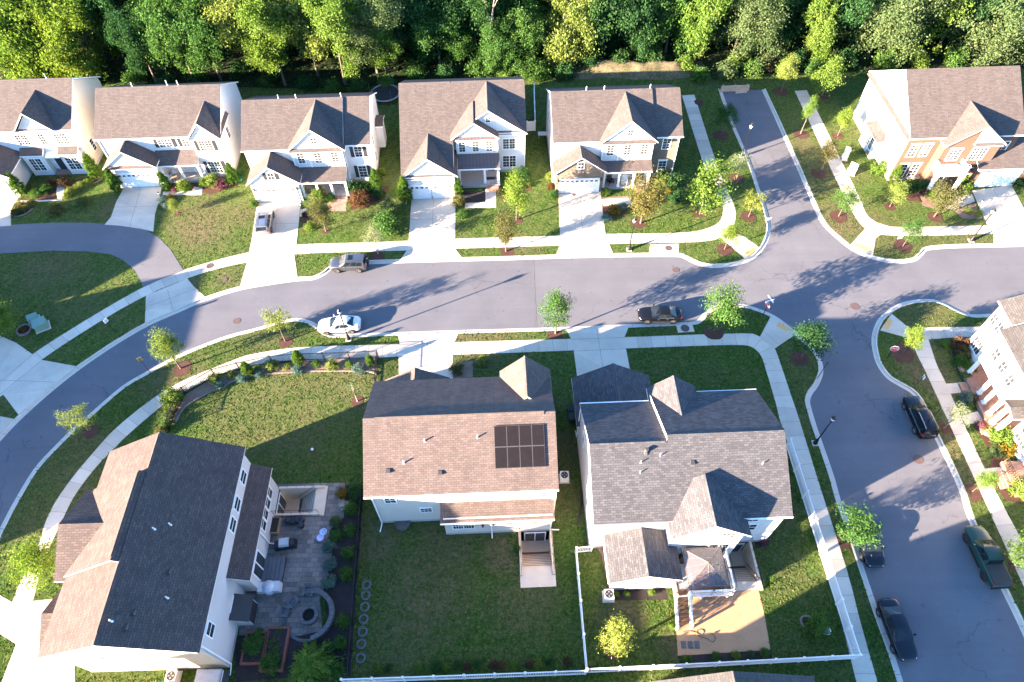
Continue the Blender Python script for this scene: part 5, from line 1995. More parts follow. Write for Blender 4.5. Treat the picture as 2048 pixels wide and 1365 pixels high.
# ------------------------------------------------------------------ shrubs and flowers
GB = "shrubs planted in the beds"


def bush(px, w_px, key, lab, hk=.9, group=None, name="shrub"):
    p = G(*px)
    return shrub(name, key, px, w_px / scale_at(p), lab, "shrub", group, hk)


for px, w, key, lab, hk in [
    # fenced bed along the curved pavement
    ((432, 762), 24, "bush_yellow", "round yellowing shrub, leftmost of three in the fenced bed", 1.0), ((545, 736), 26, "bush_yellow", "round yellowing shrub, middle of three in the fenced bed", 1.0), ((666, 735), 24, "bush_yellow", "round yellowing shrub, right of three in the fenced bed", 1.0),
    ((441, 774), 24, "bush_blue", "blue-grey perennial beside the leftmost yellowing shrub", .6), ((484, 760), 24, "bush_blue", "blue-grey perennial under the small cone of the fenced bed", .6), ((517, 752), 24, "bush_blue", "blue-grey perennial left of the middle yellowing shrub", .6),
    ((598, 743), 26, "bush_blue", "blue-grey perennial in front of the tallest cone of the fenced bed", .6), ((717, 742), 26, "bush_blue", "blue-grey perennial near the gate end of the fenced bed", .6),
    ((464, 752), 18, "bush_yellow", "small loose yellow plant between two cones of the fenced bed", .8), ((515, 740), 16, "bush_lime", "small lime plant behind the blue-grey perennials", .9), ((575, 736), 16, "bush_yellow", "small orange-yellow plant left of the tallest cone", .7),
    ((633, 731), 18, "bush_green", "small green plant right of the tallest cone", .9), ((698, 734), 18, "bush_lime", "small lime plant near the gate end of the bed", .9),
    ((348, 803), 40, "bush_lime", "big pale green shrub at the bend of the black fence", 1.1), ((336, 850), 18, "bush_green", "dark green shrub by the lower end of the black fence", 1.2), ((325, 866), 24, "bush_bronze", "brownish shrub nearest the dark brown roof", .9), ((340, 832), 24, "bush_grey", "grey shrub between fence bend and roof", .7),
    # front beds of the north row
    ((95, 383), 24, "bush_green", "dark shrub under the leftmost bay window", .8), ((105, 375), 22, "bush_red", "reddish shrub left of the leftmost house door", 1.0), ((132, 370), 24, "bush_red", "reddish shrub right of the leftmost house door", 1.0), ((75, 390), 26, "bush_green", "low shrub beside the leftmost garage wall", .6),
    ((135, 395), 16, "bush_yellow", "yellow shrub nearest the leftmost house path", .8), ((143, 386), 18, "bush_yellow", "second yellow shrub from the leftmost house path", .8), ((154, 380), 16, "bush_yellow", "third yellow shrub from the leftmost house path", .8), ((166, 374), 18, "bush_yellow", "fourth yellow shrub from the leftmost house path", .8), ((178, 369), 18, "bush_lime", "lime shrub at the right end of the yellow row", .8),
    ((48, 418), 30, "bush_bronze", "bronze shrub in the stone edged island bed", .7), ((66, 408), 18, "bush_yellow", "yellow shrub in the stone edged island bed", .7), ((32, 428), 20, "bush_bronze", "low brown shrub at the drive end of the island bed", .6),
    ((112, 424), 30, "bush_bronze", "dry brown shrub on the leftmost lawn", .6), ((165, 410), 28, "bush_grey", "grey shrub on the leftmost lawn near the drive", .7), ((168, 402), 18, "bush_red", "dark red plant behind the grey shrub", .7),
    ((370, 378), 28, "bush_lime", "round yellow-green shrub before the porch with furniture", .9), ((350, 382), 14, "bloom_pink", "pink flowers left of the round yellow-green shrub", .6), ((410, 370), 22, "bush_lime", "light shrub left in the bed under the lower window with dark shutters", .9), ((428, 368), 30, "bush_yellow", "golden shrub in the bed under the lower window with dark shutters", .9),
    ((446, 372), 28, "bloom_pink", "pink flowering plants in the bed under the lower window with dark shutters", .6), ((460, 366), 22, "bush_green", "green shrub beside the corner cone of the house with dark shutters", .8), ((478, 352), 20, "bush_dark", "dark shrub at the side wall of the house with dark shutters", .8),
    ((328, 405), 22, "bush_blue", "grey-green perennial beside the second drive", .6), ((341, 396), 16, "bloom_orange", "orange flowers beside the second drive", .6), ((333, 412), 18, "bush_blue", "low grey perennial at the lamp of the second drive", .5),
    ((510, 412), 18, "bush_green", "small shrub at the garage corner behind the silver car", .9), ((612, 430), 16, "bush_red", "pinkish low shrub right of the silver car drive", .6), ((622, 455), 26, "bush_lime", "lime low shrub below the bronze tree", .5), ((638, 402), 34, "bush_lime", "lime shrub before the three porch columns", .9), ((662, 400), 20, "bush_green", "green ball shrub at the brick porch steps", .9),
    ((720, 405), 40, "bush_red", "big red and yellow bush before the porch", .9), ((712, 384), 34, "bush_dark", "dark shrub behind the red bush", .8), ((738, 382), 26, "bush_dark", "second dark shrub behind the red bush", .9), ((758, 392), 26, "bush_dark", "dark shrub right of the red bush", .8), ((765, 352), 22, "bush_lime", "light shrub along the side wall of the silver car house", .9),
    ((775, 462), 52, "bush_green", "dense bright green bush beside the two bay drive", 1.0), ((782, 430), 34, "bush_pale" if False else "bush_grey", "feathery grey bush with red tips beside the two bay drive", 1.3),
    ((917, 412), 24, "bush_bronze", "upright bronze shrub at the corner of the two bay drive", 1.5), ((924, 432), 22, "bush_green", "low green shrub under the upright bronze shrub", .6), ((1044, 362), 32, "bush_dark", "dark round shrub right of the two bay house", 1.1), ((1000, 388), 16, "bush_bronze", "small bronze shrub behind the lime tree", .8), ((1058, 372), 10, "bush_lime", "tiny lime shrub on the round bed", .9), ((1045, 376), 10, "bush_lime", "second tiny lime shrub on the round bed", .9),
    ((1099, 358), 16, "bush_yellow", "yellow shrub at the left wall of the stone fronted house", 1.2), ((1101, 378), 16, "bush_red", "reddish shrub beside the stone garage", 1.0), ((1107, 394), 18, "bush_green", "green shrub at the foot of the stone garage", 1.0), ((1211, 388), 18, "bush_lime", "lime shrub right of the stone garage", .9), ((1228, 424), 30, "bloom_orange", "orange flowers in the square bed by the stone house path", .5),
    ((1245, 418), 20, "bush_blue", "blue-grey perennial in the square bed", .7), ((1214, 440), 22, "bush_blue", "low blue-grey perennial at the edge of the square bed", .5), ((1322, 374), 26, "bush_yellow", "yellow shrub under the lower stone window", 1.1), ((1338, 388), 16, "bloom_orange", "small golden flowers right of the bronze tree", 1.0), ((1346, 372), 40, "bush_dark", "dark shrub at the stone corner of the house", .9), ((1325, 362), 30, "bush_dark", "dark hedge shrub below the stone window", .9), ((1352, 400), 34, "bush_dark", "dark low shrub between bronze and lime trees", .7),
    # brick house
    ((1757, 345), 34, "bush_lime", "loose green shrub at the white end of the brick house", .9), ((1738, 310), 20, "bush_bronze", "brown shrub before the white bay of the brick house", .7), ((1812, 378), 30, "bush_dark", "dark shrub behind the yellow young tree", .8), ((1850, 388), 20, "bush_red", "dark red shrub left of the portico", 1.0), ((1866, 398), 30, "bush_lime", "light shrub before the portico", .8), ((1926, 372), 34, "bush_lime", "lime shrub right of the portico", .9), ((1840, 378), 26, "bush_dark", "dark round shrub before the brick wall", .9),
    ((1955, 430), 16, "bush_yellow", "yellow plant at the drive of the brick house", .8), ((1935, 424), 16, "bush_yellow", "golden plant in the bed beside the brick house drive", .6), ((2038, 372), 36, "bush_dark", "dark shrub right of the brick house garage", .9),
    # right edge house
    ((1917, 695), 36, "bush_red", "red flowering shrub at the corner of the right edge house", 1.0), ((1888, 692), 20, "bush_lime", "small lime shrub beside the pavement corner", .8), ((1922, 712), 30, "bush_bronze", "purple-brown shrub under the bay of the right edge house", .9), ((1916, 728), 26, "bush_green", "green shrub below the purple-brown shrub", .9), ((1934, 740), 26, "bush_lime", "bright shrub left of the brick porch", .9), ((1928, 755), 22, "bush_green", "low shrub at the walk of the brick porch", .7),
    ((1926, 800), 24, "bush_blue", "grey-green bush between the two walks", 1.1), ((1942, 800), 22, "bush_red", "dark red bush between the two walks", .9), ((1936, 812), 16, "bush_lime", "lime plant between the two walks", .8), ((1958, 852), 24, "bloom_pink", "pink flowers below the second walk", .6), ((1968, 855), 18, "bloom_orange", "orange flowers below the second walk", .7), ((1972, 868), 16, "bloom_white", "white flowers below the second walk", .6),
    ((1998, 880), 44, "bush_lime", "broad yellow-green shrub beside the brick steps", .9), ((2012, 900), 34, "bloom_orange", "golden shrub beside the lower brick steps", .8), ((1990, 905), 26, "bush_grey", "low grey shrub under the golden shrub", .6), ((2036, 985), 44, "bush_lime", "tall lime shrub at the right edge", 1.2),
    # centre and grey house
    ((914, 742), 30, "bush_bronze", "bronze shrub in the bed behind the middle house", .7), ((965, 726), 20, "bush_yellow", "small golden shrub in a ring behind the middle house", 1.0), ((1033, 1098), 16, "bush_green", "small shrub left of the sunken stair wall", 1.1),
    ((1232, 1190), 12, "bush_lime", "left one of three ball shrubs by the sun room", 1.0), ((1253, 1190), 13, "bush_lime", "middle one of three ball shrubs by the sun room", 1.0), ((1303, 1186), 14, "bush_lime", "right one of three ball shrubs by the sun room", 1.0), ((1528, 1084), 20, "bloom_pink", "red flowers in the bed beside the rear stair", .8),
    ((1632, 1259), 46, "bush_green", "green bushy plant inside the curved edging of the fenced corner", 1.0), ((1345, 1252), 16, "bush_lime", "lime plant at the foot of the deck stair", .9), ((1368, 1318), 14, "bush_lime", "light plant, leftmost in the bed below the sand", .9), ((1380, 1320), 12, "bush_green", "second plant from the left in the bed below the sand", .9), ((1430, 1314), 18, "bush_green", "green plant in the middle of the bed below the sand", 1.0), ((1470, 1312), 18, "bush_lime", "light plant right of the middle of the bed below the sand", 1.0), ((1500, 1310), 16, "bush_grey", "grey plant in the bed below the sand", .8), ((1528, 1308), 20, "bush_green", "rightmost plant in the bed below the sand", .9),
    # patio
    ((716, 992), 34, "bush_dark", "big dark shrub at the head of the patio bed", 1.1), ((706, 1024), 28, "bush_green", "round green shrub second from the head of the patio bed", 1.2), ((686, 990), 24, "bloom_orange", "orange and red flowers in the patio bed", .9), ((690, 1014), 22, "bloom_white", "white flowers in the patio bed", .8),
    ((702, 1066), 26, "bush_green", "egg shaped shrub third from the head of the patio bed", 1.3), ((700, 1110), 26, "bush_green", "egg shaped shrub fourth from the head of the patio bed", 1.3), ((696, 1152), 28, "bush_green", "egg shaped shrub fifth from the head of the patio bed", 1.3), ((688, 1246), 28, "bush_green", "egg shaped shrub beside the curved seat wall", 1.3), ((682, 1290), 28, "bush_green", "egg shaped shrub behind the weeping tree", 1.3), ((678, 1340), 28, "bush_green", "egg shaped shrub nearest the bottom of the patio bed", 1.3),
    ((673, 1046), 24, "bush_grey", "grey-green perennial at the top of the patio edge", .7), ((672, 1074), 26, "bush_green", "green perennial second down the patio edge", .7), ((661, 1096), 28, "bush_blue", "light perennial third down the patio edge", .7), ((662, 1130), 28, "bush_blue", "light perennial fourth down the patio edge", .7), ((660, 1165), 30, "bush_blue", "light perennial lowest down the patio edge", .7),
    ((512, 1292), 44, "bush_green", "leafy vegetable plant in the left brick planter", .8), ((546, 1328), 44, "bush_green", "leafy plant in the right brick planter", .7), ((553, 1288), 30, "bush_grey", "mixed herbs at the top of the right planter", .6), ((520, 1265), 16, "bush_green", "potted plant at the left of the patio foot", 1.0), ((563, 1262), 16, "bush_lime", "potted plant at the middle of the patio foot", 1.0),
]:
    bush(px, w, key, lab, hk, GB)
# low row along the bottom fence
ROW = "small shrubs in a row along the bottom fence"
xs = [(757, 1340), (780, 1338), (836, 1337), (872, 1333), (893, 1335), (914, 1331), (935, 1333), (957, 1330), (986, 1331), (1003, 1332), (1028, 1330), (1057, 1328), (1076, 1330), (1100, 1327), (1134, 1325)]
names = ["leftmost", "second", "third", "fourth", "fifth", "sixth", "seventh", "eighth", "ninth", "tenth", "eleventh", "twelfth", "thirteenth", "fourteenth", "rightmost"]
for k, p in enumerate(xs):
    red = k in (6, 9, 11, 14, 8)
    bush(p, 17 if k != 3 else 24, "bush_red" if red else "bush_dark" if k % 2 else "bush_lime", "%s %s shrub %sof the row along the bottom fence" % (names[k], "reddish" if red else "green", "" if k in (0, 14) else "from the left "), .8, ROW)

# ------------------------------------------------------------------ the wood behind the gardens
proto("wood_green", "lobed", "leaf_green", 187, 130, .030, .20, .5)
proto("wood_dark", "lobed", "leaf_dark", 187, 130, .030, .20, .5)
proto("wood_lime", "lobed", "leaf_lime", 187, 130, .030, .20, .5)
proto("wood_yellow", "lobed", "leaf_yellow", 187, 130, .030, .20, .5)
proto("wood_grey", "lobed", "leaf_grey", 187, 165, .023, .20, .5)
WG = "trees of the wood behind the houses"
HUE = {"wood_green": "green", "wood_dark": "dark green", "wood_lime": "light green", "wood_yellow": "yellow", "wood_grey": "grey-green"}
# X, Y, height, radius, kind
W = [(-90, 96, 15, 4.2, "wood_grey"), (-70, 97, 16, 6.0, "wood_lime"), (-62.5, 94.5, 13, 4.6, "wood_lime"), (-56, 98, 16, 4.5, "wood_dark"), (-53, 92.5, 12, 3.0, "wood_dark"),
     (-48, 94, 15, 4.0, "wood_green"), (-43.5, 93, 14, 4.0, "wood_green"), (-38, 95, 16, 4.6, "wood_yellow"), (-33.5, 91.5, 13, 3.6, "wood_lime"), (-29, 94, 15, 4.4, "wood_yellow"), (-24.5, 91.5, 14, 3.6, "wood_lime"),
     (-20, 94.5, 13, 4.2, "wood_grey"), (-18.5, 94.5, 8.5, 3.0, "wood_lime"), (-13.5, 99, 16, 4.0, "wood_dark"), (-10.5, 95.5, 9, 3.2, "wood_green"), (-5, 98, 14, 4.0, "wood_dark"), (-1.5, 95, 8, 3.0, "wood_green"),
     (3.5, 95.5, 9, 3.4, "wood_green"), (8.5, 97, 14, 4.2, "wood_yellow"), (14.5, 99, 15, 4.4, "wood_dark"), (19, 98.5, 14, 3.6, "wood_dark"), (24.5, 99, 15, 3.8, "wood_green"), (29.5, 97.5, 13, 3.5, "wood_lime"), (34.5, 97, 14, 5.0, "wood_grey"),
     (40.5, 100, 15, 4.0, "wood_dark"), (45.5, 96.5, 11, 2.6, "wood_lime"), (50.5, 99, 15, 4.2, "wood_dark"), (55.5, 97, 14, 5.6, "wood_grey"), (61.5, 97.5, 13, 3.8, "wood_lime"), (67, 99, 14, 4.2, "wood_dark"), (73, 97.5, 15, 6.0, "wood_grey"), (80, 98, 14, 4.4, "wood_green"), (87, 98, 14, 4.6, "wood_dark")]
r2 = random.Random(5)
for k in range(26):
    x = -92 + k * 7.3 + r2.uniform(-1.5, 1.5)
    if -88 < x < -70:
        continue
    W.append((x, 104 + r2.uniform(-1.2, 1.8), 16 + r2.uniform(-1.5, 2.5), 4.3 + r2.uniform(-.6, .9), r2.choice(["wood_dark", "wood_green", "wood_dark", "wood_grey"])))
for k in range(23):
    x = -100 + k * 9 + r2.uniform(-2, 2)
    if -96 < x < -78:
        continue
    W.append((x, 112 + r2.uniform(-1.5, 2.5), 18 + r2.uniform(-2, 3), 5 + r2.uniform(-.5, 1), r2.choice(["wood_dark", "wood_green", "wood_green", "wood_lime"])))
zones = [(-200, -56, "the leftmost white house"), (-56, -35, "the dark shuttered house"), (-35, -16, "the silver car house"), (-16, 3.5, "the two-garage house"), (3.5, 23, "the stone fronted house"), (23, 47, "the side street end"), (47, 200, "the brick house")]
bucket = {}
for i, (x, y, hgt, rad, key) in enumerate(W):
    z = next(t for a, b, t in zones if a <= x < b)
    row = "fronting the" if y < 101.5 else "deep in the" if y > 108 else "mid-way in the"
    bucket.setdefault("%s tree %s woods behind %s" % (HUE[key], row, z), []).append(i)
LAB = {}
ordw = ["first", "second", "third", "fourth", "fifth", "sixth", "seventh", "eighth"]
for base, idx in bucket.items():
    idx.sort(key=lambda i: W[i][0])
    for n, i in enumerate(idx):
        LAB[i] = "tall " + base if len(idx) == 1 else ordw[n] + " " + base + ", from the left"
for i, (x, y, hgt, rad, key) in enumerate(W):
    lab = LAB[i]
    if len(lab.split()) > 16:
        lab = lab.replace("the wood behind ", "woods behind ")
    plant_tree("woodland_tree", key, (x, y, 0), hgt, rad * 1.18, lab, "tree", WG, .30 if (-60 < x < -15 and y < 102) else .03, r0=.2)
# undergrowth at the wood's edge
UG = "bushes along the edge of the wood"
k = 0
ul = []
for x, y, w, key in [(-64, 92, 3, "bush_dark"), (-56, 92.5, 3.2, "bush_green"), (-40, 94, 3.4, "bush_dark"), (-14, 93, 3, "bush_green"), (-9.5, 92.5, 3, "bush_dark"), (-5, 93, 3.2, "bush_green"), (-.5, 93, 2.6, "bush_lime"), (4.5, 92.5, 3.4, "bush_green"), (8.5, 92.5, 3, "bush_dark"),
                     (12, 94.5, 3.2, "bush_dark"), (17, 95.5, 3.4, "bush_dark"), (22, 95.5, 3.2, "bush_dark"), (26.5, 94, 3, "bush_lime"), (28.5, 91.5, 2.6, "bush_green"), (32.5, 92.2, 3.2, "bush_grey"), (36.5, 92.5, 3, "bush_green"), (39, 94, 2.8, "bush_red"), (41.5, 93, 3, "bush_lime"),
                     (46, 92.5, 3, "bush_green"), (51, 94.5, 3.4, "bush_dark"), (57, 94, 3.6, "bush_green"), (62, 94.5, 3, "bush_lime"), (44, 95, 3.2, "bush_dark"), (35, 95, 3, "bush_lime"), (-30, 90.5, 2.6, "bush_dark"), (-22, 89.5, 2.6, "bush_dark"), (-26, 89.8, 2.4, "bush_green"), (-36, 91, 2.6, "bush_dark"), (-46, 91, 3, "bush_dark"), (-50.5, 90.5, 3, "bush_dark"), (-18, 90.5, 2.6, "bush_green"), (68, 95, 3.4, "bush_green")]:
    ul.append((x, y, w, key))
ul.sort()
for n, (x, y, w, key) in enumerate(ul):
    z = next(t for a, b, t in zones if a <= x < b)
    same = [q for q in ul if q[3] == key and next(t for a, b, t in zones if a <= q[0] < b) == z]
    pre = "" if len(same) == 1 else ordw[same.index((x, y, w, key))] + " "
    hue = {"bush_dark": "dark", "bush_green": "green", "bush_lime": "light green", "bush_grey": "grey-green", "bush_red": "rusty"}[key]
    shrub("woodland_bush", key, Vector((x, y, 0)), w, "%s%s bush at the wood edge behind %s%s" % (pre, hue, z, ", from the left" if pre else ""), "bush", UG, .9)
# dead pale tree standing in front of the wood
t = thing("dead_tree", "bare pale dead tree standing in the wood behind the two-garage house", "tree", (-2.2, 94.2, 0))
m = MB()
m.path([(0, 0, 0), (.1, 0, 4), (-.15, .1, 8), (.3, 0, 11), (.1, .2, 15)], [.22, .18, .13, .09, .03], 7)
m.path([(-.1, .05, 7.2), (-.9, .2, 9.5), (-1.2, 0, 13)], [.09, .06, .02], 5)
m.path([(.2, 0, 10), (1.2, .1, 12), (2.2, -.2, 13.5)], [.07, .05, .02], 5)
m.path([(.05, 0, 5), (-.7, -.2, 6)], [.06, .02], 5)
m.build("trunk", "bark_pale", t)

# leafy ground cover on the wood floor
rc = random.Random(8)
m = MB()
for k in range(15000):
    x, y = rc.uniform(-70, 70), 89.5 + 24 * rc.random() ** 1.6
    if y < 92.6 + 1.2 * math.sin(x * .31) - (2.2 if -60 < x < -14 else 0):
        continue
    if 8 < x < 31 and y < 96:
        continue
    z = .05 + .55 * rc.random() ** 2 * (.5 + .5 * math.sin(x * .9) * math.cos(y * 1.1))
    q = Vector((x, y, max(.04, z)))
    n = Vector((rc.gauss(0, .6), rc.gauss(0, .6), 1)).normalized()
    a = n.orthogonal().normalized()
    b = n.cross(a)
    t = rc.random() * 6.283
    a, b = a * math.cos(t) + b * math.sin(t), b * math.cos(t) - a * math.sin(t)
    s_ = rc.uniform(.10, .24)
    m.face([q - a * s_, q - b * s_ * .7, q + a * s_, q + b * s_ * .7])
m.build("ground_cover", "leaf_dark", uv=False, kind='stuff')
# ------------------------------------------------------------------ vehicles
def paint(name, col, rough=0.25, metal=0.3):
    m, nt, b = new_mat(name)
    co = coords(nt, 'object')
    f = nz(nt, co, 1.5, 4, 0.6)
    c = ramp(nt, f, [(0.35, tuple(x * .9 for x in col)), (0.65, tuple(min(1, x * 1.05) for x in col))])
    nt.links.new(c, b.inputs['Base Color'])
    b.inputs['Roughness'].default_value = rough
    b.inputs['Metallic'].default_value = metal
    b.inputs['Specular IOR Level'].default_value = 0.35
    b.inputs['Coat Weight'].default_value = 0.12
    b.inputs['Coat Roughness'].default_value = 0.08
    return m


paint("paint_silver", (0.36, 0.36, 0.37), .35, .9)
paint("paint_grey", (0.19, 0.195, 0.205), .32, .9)
paint("paint_white", (0.58, 0.58, 0.575), .35, 0)
paint("paint_black", (0.004, 0.004, 0.005), .2, 0)
paint("paint_navy", (0.004, 0.006, 0.012), .2, 0)
paint("paint_green", (0.014, 0.042, 0.034), .3, 0)
glass("car_glass", (0.010, 0.015, 0.019), .05)
MATS["car_glass"].node_tree.nodes["Principled BSDF"].inputs["Specular IOR Level"].default_value = 0.35
plain("tyre_rubber", (0.010, 0.010, 0.010), .85)
plain("alloy", (0.42, 0.42, 0.43), .3, .8, spec=.6)
plain("dark_alloy", (0.05, 0.05, 0.055), .4, .5)
plain("chrome", (0.6, 0.6, 0.6), .15, .9)
plain("black_trim", (0.010, 0.010, 0.011), .5)
plain("red_lens", (0.32, 0.010, 0.010), .15)
plain("lamp_lens", (0.50, 0.50, 0.50), .12)
plain("tonneau", (0.028, 0.026, 0.025), .8)

BODY = {
    # x, half width, z top centre, z shoulder, z bottom
    'sedan': [(-2.38, .60, .74, .66, .46), (-2.30, .80, .96, .82, .30), (-1.95, .89, 1.03, .93, .22), (-1.1, .915, 1.0, .94, .20), (0, .92, .97, .93, .20), (.9, .92, .97, .90, .20), (1.5, .905, .91, .85, .20), (2.0, .86, .82, .76, .22), (2.28, .74, .70, .64, .28), (2.38, .56, .60, .56, .40)],
    'suv': [(-2.30, .70, .95, .86, .48), (-2.24, .86, 1.08, .98, .34), (-1.9, .90, 1.10, 1.02, .28), (-1.1, .91, 1.08, 1.02, .26), (0, .915, 1.06, 1.01, .26), (.95, .91, 1.06, .99, .26), (1.5, .90, 1.02, .95, .27), (1.98, .86, .95, .88, .30), (2.24, .76, .84, .76, .34), (2.32, .60, .72, .66, .44)],
    'pickup': [(-2.72, .84, 1.02, .98, .52), (-2.66, .93, 1.10, 1.08, .42), (-1.9, .95, 1.12, 1.10, .38), (-.8, .955, 1.13, 1.11, .36), (.2, .955, 1.13, 1.09, .36), (1.1, .955, 1.15, 1.06, .36), (1.7, .945, 1.10, 1.0, .38), (2.3, .90, 1.03, .92, .42), (2.6, .80, .92, .80, .46), (2.70, .62, .78, .70, .54)],
}
CABIN = {  # base rear x, base front x, roof rear x, roof front x, base z, roof z, base half width, roof half width, side panes
    'sedan': (-1.72, 1.02, -.95, .12, .95, 1.45, .85, .62, 3),
    'suv': (-2.16, 1.05, -1.98, .18, 1.05, 1.69, .86, .68, 3),
    'pickup': (-.86, 1.25, -.72, .42, 1.11, 1.84, .88, .70, 2),
}
WH = {'sedan': (-1.38, 1.42, .33), 'suv': (-1.32, 1.32, .36), 'pickup': (-1.66, 1.68, .41)}


def vehicle(kind, name, cat, label, mat, wheels, side, L=None, heading=None, rim="alloy", extra=(), group="cars parked along the streets and drives"):
    """wheels: photo pixels of the (rear, front) tyre contacts on the visible side (+1 = left side)"""
    zr = -.128
    f = G(*wheels[1], zr)
    if heading is None:
        r = G(*wheels[0], zr)
        d = (f - r).normalized()
    else:
        d = Vector((math.cos(heading), math.sin(heading), 0))
    xr, xf, wr = WH[kind]
    sc_ = (L or 4.7) / (BODY[kind][-1][0] - BODY[kind][0][0])
    n = Vector((-d.y, d.x, 0))
    hw = BODY[kind][4][1]
    if heading is None:
        mid = (r + f) / 2
        ctr = mid - d * (xr + xf) / 2 * sc_ - n * side * hw * .97
    else:
        ctr = f - d * xf * sc_ - n * side * hw * .97
    ctr.z = zr if not extra or 'drive' not in extra else .03
    t = thing(name, label, cat, ctr, math.atan2(d.y, d.x), group)
    S = Matrix.Scale(sc_, 4, (1, 0, 0))
    body = BODY[kind]
    m = MB()
    rows = []
    for x, w, zt, zs, zb in body:
        half = [(w * .86, zb), (w * .98, zb + .10), (w, zb + (zs - zb) * .55), (w * .985, zs - .05), (w * .93, zs + .01), (w * .62, zt), (0, zt + .015)]
        rows.append([(x, -y, z) for y, z in half] + [(x, y, z) for y, z in half[-2::-1]])
    m.grid(rows, 0, True)
    m.face([p for p in rows[0]], 0, True)
    m.face([p for p in rows[-1][::-1]], 0, True)
    m.transform(S)
    o = m.build("body", [mat], t)
    s = o.modifiers.new("smooth", 'SUBSURF')
    s.levels = s.render_levels = 2

    def P(nm, mb, mt, parent=None):
        mb.transform(S)
        return mb.build(nm, mt, parent or t)
    # cabin: painted frame with a crowned roof, glass just proud of it
    bx0, bx1, rx0, rx1, bz, rzz, bw, rw, npan = CABIN[kind]
    m = MB()
    rows = []
    for k in range(7):
        u = k / 6
        x = rx0 + (rx1 - rx0) * u
        z = rzz - .05 * (2 * u - 1) ** 2
        rows.append([(x, y * rw, z - .05 * abs(y) ** 3) for y in (-1, -.8, -.4, 0, .4, .8, 1)])
    m.grid(rows, 0, True)
    b4 = [(bx0, -bw * .88, bz), (bx1, -bw * .9, bz), (bx1, bw * .9, bz), (bx0, bw * .88, bz)]
    t4 = [rows[0][0], rows[-1][0], rows[-1][-1], rows[0][-1]]
    bs = [(bx0 + .25, -bw, bz), (bx1 - .35, -bw, bz), (bx1 - .35, bw, bz), (bx0 + .25, bw, bz)]
    m.face([bs[0], bs[1], t4[1], t4[0]], 0)
    m.face([bs[2], bs[3], t4[3], t4[2]], 0)
    m.face([b4[1], b4[2], t4[2]] + [rows[-1][k] for k in (5, 4, 3, 2, 1)] + [t4[1]], 0)
    m.face([b4[3], b4[0], t4[0]] + [rows[0][k] for k in (1, 2, 3, 4, 5)] + [t4[3]], 0)
    m.face([bs[1], b4[1], t4[1]], 0)
    m.face([b4[2], bs[2], t4[2]], 0)
    m.face([b4[0], bs[0], t4[0]], 0)
    m.face([bs[3], b4[3], t4[3]], 0)
    P("roof", m, mat)

    def pane(nm, q, u0, u1, v0, v1, off=.012, mt="car_glass", dz=0):
        A, B_, C_, D = [Vector(p) for p in q]

        def at(u, v):
            return A.lerp(B_, u).lerp(D.lerp(C_, u), v)
        nn = (B_ - A).cross(D - A).normalized() * off
        g = MB()
        g.grid([[at(u0 + (u1 - u0) * i / 4, v0 + (v1 - v0) * j / 2) + nn + Vector((0, 0, dz * (1 - (2 * (i / 4) - 1) ** 2))) for i in range(5)] for j in range(3)], 0, True)
        return P(nm, g, mt)
    pane("windshield", [b4[2], b4[1], t4[1], t4[2]][::-1] if False else [b4[1], b4[2], t4[2], t4[1]], .05, .95, .04, .93, .02)
    pane("rear_window", [b4[3], b4[0], t4[0], t4[3]], .07, .93, .10, .90, .02)
    for q in ([bs[0], bs[1], t4[1], t4[0]], [bs[2], bs[3], t4[3], t4[2]]):
        for k in range(npan):
            a, b = .05 + .9 * k / npan + .012, .05 + .9 * (k + 1) / npan - .012
            pane("side_window", q, a, b, .06, .92)
    # wheels
    for sx, x in ((0, xr), (1, xf)):
        for sy in (-1, 1):
            y = sy * hw
            m = MB()
            N_ = 24
            rowsw = []
            for rr, yy in ((wr * .62, -.10), (wr * .97, -.10), (wr, -.06), (wr, .06), (wr * .97, .10), (wr * .62, .10)):
                rowsw.append([(rr * math.cos(6.2832 * k / N_), yy, rr * math.sin(6.2832 * k / N_)) for k in range(N_)])
            m.grid(rowsw, 0, True, closed=True)
            w = m.build("wheel", "tyre_rubber", t, loc=(x * sc_, y - sy * .07, wr))
            m = MB()
            m.face([(wr * .64 * math.cos(6.2832 * k / N_), sy * .05, wr * .64 * math.sin(6.2832 * k / N_)) for k in range(N_)], 1)
            for k in range(5):
                a = 6.2832 * k / 5
                c, s_ = math.cos(a), math.sin(a)
                pts = [(-.05, .04), (.05, .04), (.035, wr * .62), (-.035, wr * .62)]
                m.face([(c * u - s_ * v, sy * .085, s_ * u + c * v) for u, v in pts], 0)
            ring = [[(rr * math.cos(6.2832 * k / N_), sy * .09, rr * math.sin(6.2832 * k / N_)) for k in range(N_)] for rr in (wr * .56, wr * .66)]
            m.grid(ring, 0, True, closed=True)
            m.build("rim", [rim, "black_trim"], w)
            m = MB()
            m.face([((x * sc_ + (wr + .075) * math.cos(6.2832 * k / N_)), sy * (hw + .004), max(.22, wr + (wr + .075) * math.sin(6.2832 * k / N_))) for k in range(N_)], 0)
            m.build("wheel_arch", "black_trim", t)
    # lights, bumper strips, mirrors, handles
    xe, xs_ = body[-1], body[0]
    for sy in (-1, 1):
        m = MB()
        x2, w2, z2 = body[-2][0], body[-2][1], body[-2][3]
        m.hexa([(x2 - .28, sy * w2 * 1.06, z2 - .10), (x2 + .05, sy * w2 * .72, z2 - .14), (x2 + .03, sy * w2 * .66, z2 - .10), (x2 - .28, sy * w2 * .98, z2 - .08),
                (x2 - .30, sy * w2 * 1.07, z2 + .07), (x2 + .04, sy * w2 * .74, z2 + .03), (x2 + .0, sy * w2 * .68, z2 + .045), (x2 - .30, sy * w2 * .96, z2 + .09)])
        P("headlight", m, "lamp_lens")
        m = MB()
        x2, w2, z2 = body[1][0], body[1][1], body[1][3]
        up = .32 if kind == 'suv' else .02
